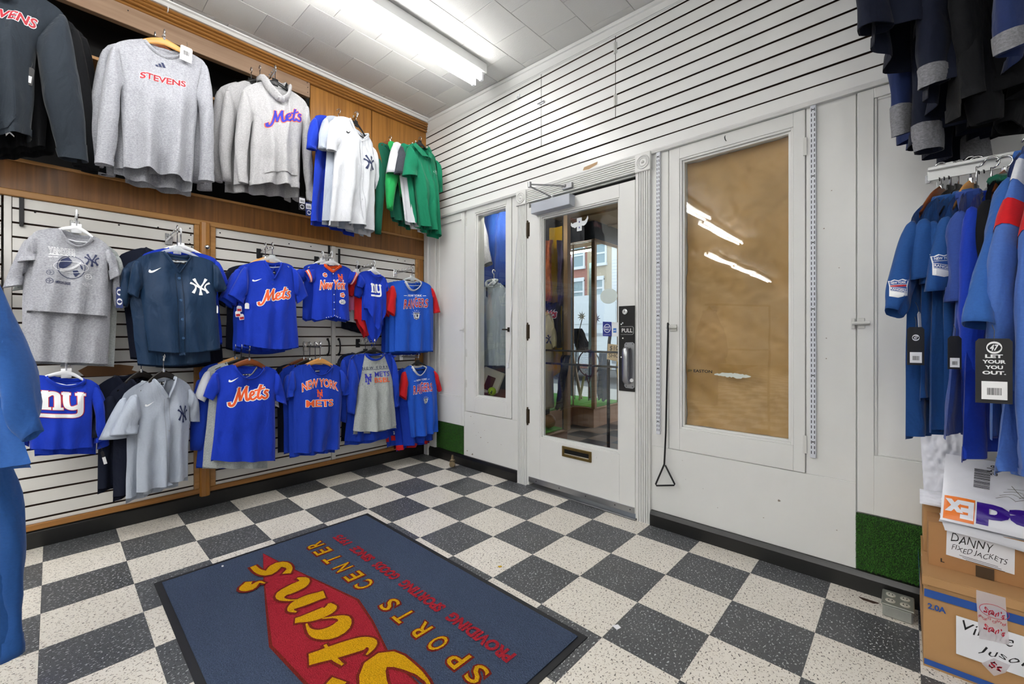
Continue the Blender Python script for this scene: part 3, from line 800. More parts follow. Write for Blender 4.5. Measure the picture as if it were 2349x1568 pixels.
# frames below
fr = thing('slat_door_frame', 'oak face frame with rounded centre post round the slat doors', 'frame', (-2.08, -1.2, .10))
MB().box(-2.12, XL + .006, YL, .200, 1.955, 1.992, .004).build('top_rail', M_WOODT, fr)
MB().box(-2.12, XL + .006, YL, .120, .103, .138, .004).build('bottom_rail', M_WOODH, fr)
MB().prism([(-2.11, -1.708), (XL + .008, -1.708), (XL + .024, -1.700), (XL + .030, -1.678), (XL + .024, -1.656), (XL + .008, -1.648), (-2.11, -1.648)], .085, 1.975, lambda a, b, h: (a, b, h)).build('centre_post', M_WOOD, fr)
MB().box(-2.12, XL + .004, -1.738, -1.708, .138, 1.955, .003).build('stile', M_WOODT, fr)
MB().box(-2.12, XL + .004, -1.648, -1.614, .138, 1.955, .003).build('stile', M_WOODT, fr)
MB().box(-2.12, XL + .004, .070, .100, .138, 1.955, .003).build('stile', M_WOODT, fr)
MB().box(-2.12, XL + .010, .100, .155, .103, 1.955, .003).build('corner_stile', M_WOOD, fr)
MB().cyl((XL + .024, -1.675, 1.80), (XL + .05, -1.675, 1.80), .006, 10).ball((XL + .055, -1.675, 1.80), .017, 12, 8).build('cabinet_knob', M_CHROME, fr, smooth=True)
struct('baseboard_left', yprism([(-2.2, 0), (XL - .006, 0), (XL - .006, .088), (XL - .016, .103), (-2.2, .103)], YL, .18), M_BLACK)

Z0L, GSL = .163, .0786
def slat_door(label, ya, yb, stl=None, handle=None, patches=False):
    d = thing('slat_door', label, 'slat door', (XL - .03, (ya + yb) / 2, .138), group='white slat-wall cabinet doors')
    MB().box(-2.13, -2.095, ya, yb, .138, 1.955).build('groove_backing', M_GROOVE, d)
    zs = [.138] + [Z0L + GSL * k for k in range(23)] + [1.955]
    a0, b0 = ya, yb
    if stl == 'l': MB().box(-2.10, -2.079, ya, ya + .028, .138, 1.955, .002).build('stile', M_SLATL, d); a0 = ya + .029
    for z0, z1 in zip(zs[:-1], zs[1:]):
        e0 = .0052 if z0 > .14 else 0; e1 = .0052 if z1 < 1.95 else .002
        if z1 - z0 < .012: continue
        slat_obj(d, (-2.098, -2.081, a0 + .001, b0 - .001, z0 + e0, z1 - e1), 0, M_SLATL)
    if handle is not None:
        pts = [(-2.081, handle, 1.155), (-2.062, handle, 1.150), (-2.052, handle, 1.125), (-2.05, handle, 1.095), (-2.052, handle, 1.068), (-2.062, handle, 1.043), (-2.081, handle, 1.038)]
        MB().tube(pts, .007, 8).ball((-2.078, handle, 1.162), .011, 8, 6).ball((-2.078, handle, 1.031), .011, 8, 6).build('pull_handle', M_IRON, d, smooth=True)
    return d
d1 = slat_door('wide white slat door left of the oak post, partly behind grey tees', -2.584, -1.738, 'l')
d0 = slat_door('sliver of white slat door at the far left edge', -3.25, -2.592)
d2 = slat_door('white slat door right of the oak post with black pull at its right edge', -1.614, -.778, None, -.811)
d3 = slat_door('white slat door nearest the corner with black pull at its left edge', -.742, .070, None, -.716)
MB().box(-2.10, -2.074, -.777, -.743, .138, 1.955, .002).build('astragal', M_SLATL, fr)
# screw holes in the top slats, torn brown laminate
for d, pts in ((d1, [(-2.47, 1.885), (-2.30, 1.905), (-2.12, 1.88), (-1.93, 1.90), (-1.76, 1.925), (-1.755, 1.88), (-1.765, 1.845), (-1.75, 1.80), (-1.76, 1.82)]), (d2, [(-1.585, 1.925), (-.95, 1.925), (-1.12, 1.92)]), (d3, [(-.05, 1.92), (.05, 1.90), (-.13, 1.925)])):
    for y, z in pts: MB().cyl((-2.0815, y, z), (-2.0795, y, z), .005, 8).build('screw_hole', M_IRON, d)
MB().prism([(-2.30, .985), (-2.26, 1.012), (-2.12, 1.014), (-2.05, 1.0), (-2.06, .975), (-2.02, .958), (-2.1, .945), (-2.27, .948)], -2.0815, -2.0802, lambda a, b, h: (h, a, b)).build('torn_laminate', mat('bare_brown', '#7a5636', .85), d1)
for lab, y, z in [('black over-door strap at the top of the wide slat door', -2.52, 1.90), ('black over-door strap above the romper hanger', -.80, 1.93), ('black over-door strap right of the romper hanger', -.712, 1.885)]:
    st = thing('door_strap', lab, 'strap', (-2.075, y, z - .09))
    MB().box(-2.080, -2.073, y - .009, y + .009, z - .085, z + .055, .001).build('strap_plate', M_IRON, st)
    MB().box(-2.080, -2.062, y - .008, y + .008, z - .105, z - .08, .002).build('strap_hook', M_IRON, st)

# ================================================================ floor mat
X0, X1, Y0, Y1 = -1.150, .570, -2.070, -.955
mt = thing('door_mat', 'blue-grey carpet door mat with red diamond and yellow script lettering', 'mat', ((X0 + X1) / 2, (Y0 + Y1) / 2, 0))
MB().box(X0, X1, Y0, Y1, .0005, .0035, .001).build('rubber_border', mat('mat_rubber', '#17181c', .6), mt)
def pile(name, c, v=.3):
    m = mat(name, c, .95, spec=.1, var=v * 1.5, vscale=150, bump=1.0, bscale=210)
    m.node_tree.nodes['Bump'].inputs['Distance'].default_value = .012
    return m
M_PB = pile('pile_slate_blue', '#4a576f'); M_PR = pile('pile_red', '#ad2a38', .3); M_PY = pile('pile_gold', '#dba513', .25); M_PD = pile('pile_rust', '#7d2a22', .3)
rnd = random.Random(5)
bm = bmesh.new(); NX, NY = 130, 84
gv = [[bm.verts.new((X0 + .028 + (X1 - X0 - .056) * i / NX, Y0 + .028 + (Y1 - Y0 - .056) * j / NY, .0075 + rnd.uniform(-.0007, .0007))) for i in range(NX + 1)] for j in range(NY + 1)]
for j in range(NY):
    for i in range(NX): bm.faces.new((gv[j][i], gv[j][i + 1], gv[j + 1][i + 1], gv[j + 1][i]))
carpet = MB().bm(bm)
carpet.box(X0 + .028, X1 - .028, Y0 + .028, Y1 - .028, .003, .0066)
cp = carpet.build('carpet_pile', M_PB, mt, smooth=True)
def mat_print(nm, m2, m, lvl):
    vs = [(a, b, k * 4e-6) for k, (a, b) in enumerate(m2[0])]; fs = m2[1]
    MB().add([(X1 - a, Y1 - b, .0084 + lvl * .0010 + e) for a, b, e in vs], fs).build(nm, m, cp)
def place2d(m2, x, y, sx, sy): return [(x + a * sx, y + b * sy) for a, b in m2[0]], m2[1]
dia = [(1.63, .665), (1.36, .617), (.875, .517), (.70, .545), (.47, .60), (.20, .60), (-.0, .66), (.10, .78), (.40, .84), (.85, .872), (1.09, .812), (1.375, .738)]
cxm, cym = .85, .70
mat_print('diamond_border', poly2d([(cxm + (x - cxm) * 1.012, cym + (y - cym) * 1.07) for x, y in dia]), M_PD, 0)
mat_print('red_diamond', poly2d(dia), M_PR, 1)
S = [([(.19, .95), (.155, .88), (.16, .81), (.22, .76), (.33, .725), (.43, .69), (.475, .645), (.455, .60), (.39, .578), (.30, .567), (.22, .59), (.16, .64)], [.012, .05, .085, .10, .10, .10, .10, .085, .05, .018, .012, .012]),
     ([(.15, .90), (.26, .93), (.38, .915), (.46, .86), (.495, .79)], [.012, .03, .045, .05, .07]),
     ([(.665, .79), (.645, .735), (.625, .68), (.605, .635), (.58, .612), (.555, .622), (.54, .65)], [.07, .085, .09, .085, .06, .025, .008]), ([(.56, .735), (.62, .742), (.70, .735)], [.012, .022, .012]),
     ([(.875, .735), (.83, .742), (.785, .73), (.752, .69), (.755, .648), (.79, .618), (.825, .63), (.86, .675)], [.008, .02, .055, .09, .09, .06, .02, .008]), ([(.925, .75), (.905, .70), (.898, .655), (.905, .625), (.935, .612)], [.04, .075, .08, .07, .015]),
     ([(.985, .735), (1.015, .745), (1.035, .715), (1.035, .665), (1.025, .615)], [.008, .03, .07, .085, .07]), ([(1.045, .665), (1.085, .72), (1.13, .745), (1.165, .725), (1.172, .68), (1.18, .64), (1.21, .615), (1.245, .63)], [.008, .012, .03, .07, .085, .085, .05, .010]),
     ([(1.515, .745), (1.46, .742), (1.415, .728), (1.395, .705), (1.42, .682), (1.442, .655), (1.42, .628), (1.37, .622), (1.335, .645)], [.03, .035, .045, .055, .07, .07, .05, .03, .045]),
     ([(1.375, .808), (1.345, .828), (1.325, .812), (1.335, .79), (1.345, .77), (1.315, .755)], [.035, .06, .06, .035, .02, .008])]
mat_print('script_shadow', strokes2d([(p, [x * .88 + .022 for x in w]) for p, w in S]), M_PD, 2)
mat_print('script_lettering', strokes2d([(p, [x * .88 for x in w]) for p, w in S]), M_PY, 3)
for ch, x in zip('SPORTSCENTER', [.178, .278, .397, .509, .630, .741, .963, 1.066, 1.181, 1.300, 1.420, 1.52]):
    for bold, m_, lv in ((.075, M_PD, 0), (.012, M_PY, 2)):
        mat_print('block_lettering', place2d(text2d(ch, bold, 0, .012), x - .029, .390, .058, .084), m_, lv)
for wd, a, b in [('PROVIDING', .135, .495), ('SPORTING', .545, .85), ('GOODS', .895, 1.095), ('SINCE', 1.140, 1.335), ('1975', 1.395, 1.54)]:
    mat_print('tagline_lettering', place2d(text2d(wd, .05), a, .268, b - a, .058), M_PR, 2)
# ================================================================ garments
def lerp(a, b, t): return a + (b - a) * t
def lerp2(p, q, t): return (lerp(p[0], q[0], t), lerp(p[1], q[1], t))
def sstep(x): x = max(0, min(1, x)); return x * x * (3 - 2 * x)

def bez_hook(c, ztop, zbase):
    """wire hook of a hanger in the (a,z) plane of the garment, along the depth axis y"""
    r = .020; pts = [(c, 0, zbase), (c, 0, ztop - 2 * r + .004)]
    for k in range(9):
        t = -math.pi / 2 + .2 + (math.pi * 1.35) * k / 8
        pts.append((c, -r * math.cos(t) * .95, ztop - r + r * math.sin(t)))
    return pts

def make_hanger(kind, label, T, N, sL, sR, hook, group='clothes hangers'):
    """T: (loc, rz) frame; N: neck mid (a,z); sL,sR shoulder tips"""
    h = thing('clothes_hanger', label, 'hanger', T[0], T[1], group)
    apex = (N[0], N[1] + .044)
    eL = lerp2(apex, (sL[0], sL[1] - .022), .74); eR = lerp2(apex, (sR[0], sR[1] - .022), .74)
    mk = {'wood': wood('hanger_beech', '#d9a25c', '#c08543', 'Y', .8, .4), 'brown': wood('hanger_walnut', '#8a4a1f', '#6b3513', 'Y', .8, .35), 'black': M_PLASTK, 'white': M_PLASTW, 'clear': M_PLASTC, 'blackwood': mat('hanger_black_wood', '#17120f', .3)}[kind]
    def curve(e, n=9):
        mid = (lerp(apex[0], e[0], .45), lerp(apex[1], e[1], .30))
        return [(p[0], 0, p[1]) for p in catmull([apex, mid, e], n)]
    L = curve(eL); R = curve(eR)
    pts = L[::-1] + R[1:]
    flat = kind in ('wood', 'brown', 'blackwood')
    n = len(pts); mid = n // 2
    rv = []; rh = []
    for i in range(n):
        f = 1 - abs(i - mid) / mid
        rv.append((.012 + .012 * f) if flat else (.006 + .008 * f)); rh.append(.006 if flat else .0045)
    mb = MB()
    # vertical half-height rv, depth half-thickness rh
    for i in range(n - 1):
        pass
    vs = []; K = 10
    for i, p in enumerate(pts):
        for j in range(K):
            t = 2 * math.pi * j / K
            vs.append((p[0], rh[i] * math.cos(t), p[2] + rv[i] * math.sin(t)))
    fs = [(i * K + j, i * K + (j + 1) % K, (i + 1) * K + (j + 1) % K, (i + 1) * K + j) for i in range(n - 1) for j in range(K)]
    fs += [tuple(range(K)), tuple((n - 1) * K + j for j in range(K))[::-1]]
    mb.add(vs, fs)
    if not flat:  # lower bar of a plastic hanger
        mb.tube([(lerp(eL[0], apex[0], .25), 0, lerp(eL[1], apex[1], .25) - .012), (apex[0], 0, min(eL[1], eR[1]) + .004), (lerp(eR[0], apex[0], .25), 0, lerp(eR[1], apex[1], .25) - .012)], .0045, 6)
        mb.box(apex[0] - .02, apex[0] + .02, -.003, .003, apex[1] - .03, apex[1] + .022, .002)
    mb.build('shoulder_bar', mk, h, smooth=True, local=True)
    MB().tube(bez_hook(hook[0], hook[1], apex[1] + .01), .0028 if kind != 'white' else .0045, 7).build('hook', M_PLASTW if kind == 'white' else M_CHROME, h, smooth=True, local=True)
    if flat: MB().cyl((apex[0], 0, apex[1] + .008), (apex[0], 0, apex[1] + .026), .008, 8).build('ferrule', M_CHROME, h, local=True)
    return h

def torso_grid(g, NU, NV, seed):
    """front and back sheets by Coons patches; returns (front grid, back grid) of (a, y, z); y<0 is the front"""
    sL, sR, nL, nR, aL, aR, hL, hR = [g[k] for k in ('sL', 'sR', 'nL', 'nR', 'aL', 'aR', 'hL', 'hR')]
    D = g.get('D', .06); un = g.get('un', .42); dip = g['dip']; V = g.get('V', False)
    hm = g.get('hm', 0.0); hb = g.get('hb', .012); amp = g.get('fold', .016); nf = g.get('nf', 3.0)
    crotch = g.get('crotch')
    us = [-1 + 2 * i / (NU - 1) for i in range(NU)]
    def side(s, a, h, v):
        va = .27
        if v < va:
            t = v / va; p = lerp2(s, a, t)
            bow = math.sin(math.pi * t) * .012 * (1 if s[0] < h[0] else -1) * (1 if s[0] < a[0] else -1) * 0
            return (p[0] + bow, p[1])
        t = (v - va) / (1 - va); w = noise.noise((seed * 3.1, v * 3, s[0])) * .006 * math.sin(math.pi * t)
        p = lerp2(a, h, t); return (p[0] + w, p[1])
    ncen = ((nL[0] + nR[0]) / 2, (nL[1] + nR[1]) / 2); dd = ncen[1] - dip[1]; dx = dip[0] - ncen[0]
    def top(u, front):
        if u < -un: t = (u + 1) / (1 - un); p = lerp2(sL, nL, t); return (p[0], p[1] + .008 * math.sin(math.pi * t) - .020 * max(0, 1 - t / .22) ** 2)
        if u > un: t = (u - un) / (1 - un); p = lerp2(nR, sR, t); return (p[0], p[1] + .008 * math.sin(math.pi * t) - .020 * max(0, 1 - (1 - t) / .22) ** 2)
        t = u / un; p = lerp2(nL, nR, (t + 1) / 2); q = (1 - abs(t)) if V else (1 - t * t) ** .75
        if front: return (p[0] + dx * q, p[1] - dd * q)
        return (p[0], p[1] - .014 * (1 - t * t))
    def bot(u, front):
        p = lerp2(hL, hR, (u + 1) / 2); s = hm * (1 - u * u)
        if crotch: s += crotch * max(0, 1 - abs(u) * 1.25) ** .8
        return (p[0], p[1] - s - (0 if front else hb))
    out = []
    ph = seed * 1.7
    for front in (True, False):
        G = []
        for j in range(NV):
            v = j / (NV - 1); row = []
            Lv, Rv = side(sL, aL, hL, v), side(sR, aR, hR, v)
            for u in us:
                s = (u + 1) / 2
                Tp, Bp = top(u, front), bot(u, front)
                a = (1 - v) * Tp[0] + v * Bp[0] + (1 - s) * Lv[0] + s * Rv[0] - ((1 - v) * ((1 - s) * sL[0] + s * sR[0]) + v * ((1 - s) * hL[0] + s * hR[0]))
                z = (1 - v) * Tp[1] + v * Bp[1] + (1 - s) * Lv[1] + s * Rv[1] - ((1 - v) * ((1 - s) * sL[1] + s * sR[1]) + v * ((1 - s) * hL[1] + s * hR[1]))
                if front and dd: pass
                edge = max(0, 1 - abs(u) ** 2.4) ** .55
                dep = D * edge * (.22 + .78 * sstep(v / .38))
                if abs(u) < un: dep = max(dep, lerp(.028, dep, sstep(v / .2)))
                f = amp * 1.7 * (v ** 1.2) * edge * (math.sin(nf * math.pi * u + ph + 1.3 * noise.noise((u * 1.4, v * 1.5, seed))) + .6 * noise.noise((u * 3.5, v * 2.0, seed * 2.3)))
                w = .009 * edge * noise.noise((a * 13, z * 7, seed * 5.1)) + .013 * edge * (1 - sstep(v / .6)) * noise.noise((abs(a) * 11 + z * 9, z * 4 - abs(a) * 3, seed)) + .005 * edge * noise.noise((a * 26 + z * 8, z * 12, seed * 3.3))
                y = (dep + f + w) if front else (dep * .8 - f * .7 + w)
                y = max(y, .002 if edge > 0 else 0)
                row.append((a, -y if front else y, z))
            G.append(row)
        out.append(G)
    return us, out[0], out[1]

def grid_mesh(mb, G, flip=False):
    n = len(G[0]); vs = [p for r in G for p in r]; fs = []
    for j in range(len(G) - 1):
        for i in range(n - 1):
            a = j * n + i; q = (a, a + 1, a + n + 1, a + n)
            fs.append(q[::-1] if flip else q)
    return mb.add(vs, fs)

def sleeve_mesh(outer, inner, D, seed, NS=16, NR=16, inset=.0, wrinkle=.014, root=1.0):
    O = catmull(outer, NS) if len(outer) > 2 else [lerp2(outer[0], outer[1], i / (NS - 1)) for i in range(NS)]
    I = catmull(inner, NS) if len(inner) > 2 else [lerp2(inner[0], inner[1], i / (NS - 1)) for i in range(NS)]
    vs = []; fs = []
    rows = []
    for i in range(NS):
        s = i / (NS - 1); o, q = O[i], I[i]
        c = ((o[0] + q[0]) / 2, (o[1] + q[1]) / 2); h = ((o[0] - q[0]) / 2, (o[1] - q[1]) / 2); hl = math.hypot(*h)
        b = min(max(hl * .62, .018), D * 1.1) * lerp(root, 1, sstep(s / .35))
        row = []
        for j in range(NR):
            t = 2 * math.pi * j / NR; ct, st = math.cos(t), math.sin(t)
            cc = math.copysign(abs(ct) ** .85, ct); k = wrinkle * noise.noise((c[0] * 9 + ct * 1.3, c[1] * 11, seed + st * 1.1)) * min(1, s * 3 + .2)
            row.append((c[0] + h[0] * cc + k * .3 * ct, -b * st - k * (1 if st > 0 else -1) * abs(st), c[1] + h[1] * cc))
        rows.append(row)
    # cuff returns inside so the opening has thickness
    def shrink(row, f, up):
        c = [sum(p[k] for p in row) / NR for k in range(3)]
        return [(lerp(c[0], p[0], f) + up[0], lerp(c[1], p[1], f), lerp(c[2], p[2], f) + up[1]) for p in row]
    d = (O[-2][0] - O[-1][0] + I[-2][0] - I[-1][0], O[-2][1] - O[-1][1] + I[-2][1] - I[-1][1]); dl = math.hypot(*d) or 1
    rows.append(shrink(rows[-1], .955, (0, 0))); rows.append(shrink(rows[-2], .90, (d[0] / dl * .05, d[1] / dl * .05)))
    for r in rows: vs += r
    for i in range(len(rows) - 1):
        for j in range(NR):
            fs.append((i * NR + j, (i + 1) * NR + j, (i + 1) * NR + (j + 1) % NR, i * NR + (j + 1) % NR))
    return vs, fs

def band_mesh(rows, grow=.002):
    """a closed band that hugs a list of rings (for cuffs and stripes)"""
    NR = len(rows[0]); R = []
    for r in rows:
        c = [sum(p[k] for p in r) / NR for k in range(3)]
        R.append([tuple(p[k] + (p[k] - c[k]) * grow / max(1e-6, math.dist(p, c)) for k in range(3)) for p in r])
    vs = [p for r in R for p in r]; fs = []
    for i in range(len(R) - 1):
        for j in range(NR): fs.append((i * NR + j, (i + 1) * NR + j, (i + 1) * NR + (j + 1) % NR, i * NR + (j + 1) % NR))
    return vs, fs

class Garment: pass

def build_garment(g, name, label, cat, m, frame, group=None, hi=True, msleeve=None, mcollar=None, mback=None, seed=1.0):
    """frame=(loc,rz): local x lateral (viewer's right), -y towards the viewer, z up"""
    t = thing(name, label, cat, frame[0], frame[1], group)
    NU, NV = (41, 34) if hi else (21, 16)
    us, F, B = torso_grid(g, NU, NV, seed)
    R = Garment(); R.root = t; R.F = F; R.B = B; R.us = us; R.g = g; R.frame = frame; R.m = m
    mb = MB(); grid_mesh(mb, F); grid_mesh(mb, B, True)
    R.body = mb.build('body', mback or m, t, smooth=True, local=True) if mback is None else MB().add([p for r in F for p in r], [f for f in grid_mesh(MB(), F).f]).build('body', m, t, smooth=True, local=True)
    if mback is not None: grid_mesh(MB(), B, True).build('back_panel', mback, t, smooth=True, local=True)
    fm = grid_mesh(MB(), F)
    R.bvh = BVHTree.FromPolygons(fm.v, fm.f)
    R.sleeves = []
    for k, sd in (('SL', -1), ('SR', 1)):
        if not g.get(k): R.sleeves.append(None); continue
        o, i = g[k]
        o = [(o[0][0] - sd * .022, o[0][1] - .006), (lerp(o[0][0], o[1][0], .12), lerp(o[0][1], o[1][1], .08) - .012)] + list(o[1:]); i = [(i[0][0] - sd * .016, i[0][1] + .006), lerp2(i[0], i[1], .12)] + list(i[1:])
        NS = 44 if len(o) > 5 else (22 if len(o) > 3 else 14)
        if not hi: NS = NS // 2
        NR = 18 if hi else 12
        vs, fs = sleeve_mesh(o, i, g.get('Ds', g.get('D', .06)), seed + sd, NS, NR, root=.42)
        s = MB().add(vs, fs).build('sleeve', msleeve or m, t, smooth=True, local=True)
        s2 = Garment(); s2.o = s; s2.v = vs; s2.f = fs; s2.rows = [vs[a * NR:(a + 1) * NR] for a in range(NS)]; s2.bvh = BVHTree.FromPolygons(vs, fs); R.sleeves.append(s2)
    un = g.get('un', .42)
    if hi or mcollar:
        fr = [F[0][i] for i, u in enumerate(us) if abs(u) <= un + .02]; bk = [B[0][i] for i, u in enumerate(us) if abs(u) <= un + .02]
        loop = [(a, y - .001, z - .006) for a, y, z in fr] + [(a, y, z - .004) for a, y, z in bk[::-1]]
        cw = g.get('collar', .012)
        if cw: R.collar = MB().tube(loop, .004, 8, rz=cw, closed=True).build('collar', mcollar or m, t, smooth=True, local=True)
    return R

def project(R, m2, lvl=0, bvh=None, mx=.014, off=.0016):
    vs, fs = subdivide2d(m2[0], m2[1], mx)
    b = bvh or R.bvh; out = []; last = -.05
    for a, z, e in vs:
        h = b.ray_cast(Vector((a, -1, z)), Vector((0, 1, 0)))
        y = h[0].y if h[0] is not None else last
        last = y
        out.append((a, y - off - lvl * .0011 - e, z))
    return out, fs

def print_on(R, nm, m2, m, lvl=0, sleeve=None, label=None):
    b = R.bvh if sleeve is None else R.sleeves[sleeve].bvh
    vs, fs = project(R, m2, lvl, b)
    o = MB().add(vs, fs).build(nm, m, R.body if sleeve is None else R.sleeves[sleeve].o, local=True)
    return o

def xf(m2, bl, br, tl, w=1.0, h=1.0):
    """map unit glyph box (w x h) to the parallelogram bl,br,tl"""
    return [(bl[0] + (br[0] - bl[0]) * a / w + (tl[0] - bl[0]) * b / h, bl[1] + (br[1] - bl[1]) * a / w + (tl[1] - bl[1]) * b / h) for a, b in m2[0]], m2[1]

def arc(m2, k):
    """bend a unit text upwards in the middle by k"""
    return [(a, b + k * (1 - (2 * a - 1) ** 2)) for a, b in m2[0]], m2[1]

def collect_buttons(R, pts, m, r=.006):
    for (a, z) in pts:
        h = R.bvh.ray_cast(Vector((a, -1, z)), Vector((0, 1, 0)))
        if h[0] is None: continue
        y = h[0].y
        MB().cyl((a, y - .0035, z), (a, y + .001, z), r, 10).build('button', m, R.root, local=True)

def hang_tag(R, a, z, w, h, m, nm='price_tag', y=None, tilt=0.0, ink=None, yaw=0.0):
    """card tag with a string loop, hung in front of the garment"""
    if y is None:
        q = R.bvh.ray_cast(Vector((a, -1, z)), Vector((0, 1, 0))); y = (q[0].y if q[0] is not None else -.05) - .006
    c, s = math.cos(tilt), math.sin(tilt)
    cy, sy = math.cos(yaw), math.sin(yaw)
    def f(u, v, d=0):
        q = u * c - v * s
        return (a + q * cy - d * sy, y + q * sy + d * cy, z + u * s + v * c)
    poly = [(-w / 2, -h), (w / 2, -h), (w / 2, -.008), (w / 2 - .006, 0), (-w / 2 + .006, 0), (-w / 2, -.008)]
    o = MB().prism(poly, -.0012, .0004, lambda u, v, d: f(u, v, d)).build(nm, m, R.root, local=True)
    MB().tube([f(0, -.006, -.001), f(.003, .02, .004), f(0, .035, .008)], .0008, 5).build('string', M_PLASTK, o, local=True)
    if ink:
        for k, (mm, m2) in enumerate(ink):
            MB().add([f(-w / 2 + p * w, -h + q * h, -.0017 - .0003 * k) for p, q in m2[0]], m2[1]).build('tag_print', mm, o, local=True)
    return o

def barcode2d(x0, x1, y0, y1, seed=1):
    r = random.Random(seed); x = x0; out = []
    while x < x1:
        w = (x1 - x0) * r.choice((.012, .02, .03)); out.append(poly2d([(x, y0), (min(x + w, x1), y0), (min(x + w, x1), y1), (x, y1)])); x += w + (x1 - x0) * r.choice((.012, .02, .03))
    return merge2d(*out)

def faceout(label, y, z, xw=-2.08, xe=-1.775, style='chrome', group='faceout display hooks', pegs=6, drop=.0):
    """wall-mounted display arm with pegs that the hangers hang on"""
    t = thing('display_hook', label, 'hook', (xw, y, z - .03), group=group)
    m = M_CHROME if style == 'chrome' else M_IRON
    if style == 'diamond':
        m = M_CHROME
        MB().prism([(y - .045, z - .03), (y, z + .03), (y + .045, z - .01), (y + .01, z - .07)], xw, xw + .006, lambda a, b, h: (h, a, b)).build('back_plate', m, t)
    else:
        MB().box(xw, xw + .006, y - .020, y + .020, z - .05, z + .025, .002).build('back_plate', m, t)
    MB().box(xw + .005, xe, y - .005, y + .005, z - .019 - drop, z - .003, .002).build('arm', M_CHROME, t)
    for k in range(pegs):
        x = lerp(xw + .06, xe - .004, k / max(1, pegs - 1))
        MB().cyl((x, y, z - .004), (x, y, z + .008), .004, 6).ball((x, y, z + .011), .0065, 8, 5).build('peg', M_CHROME, t)
    return t
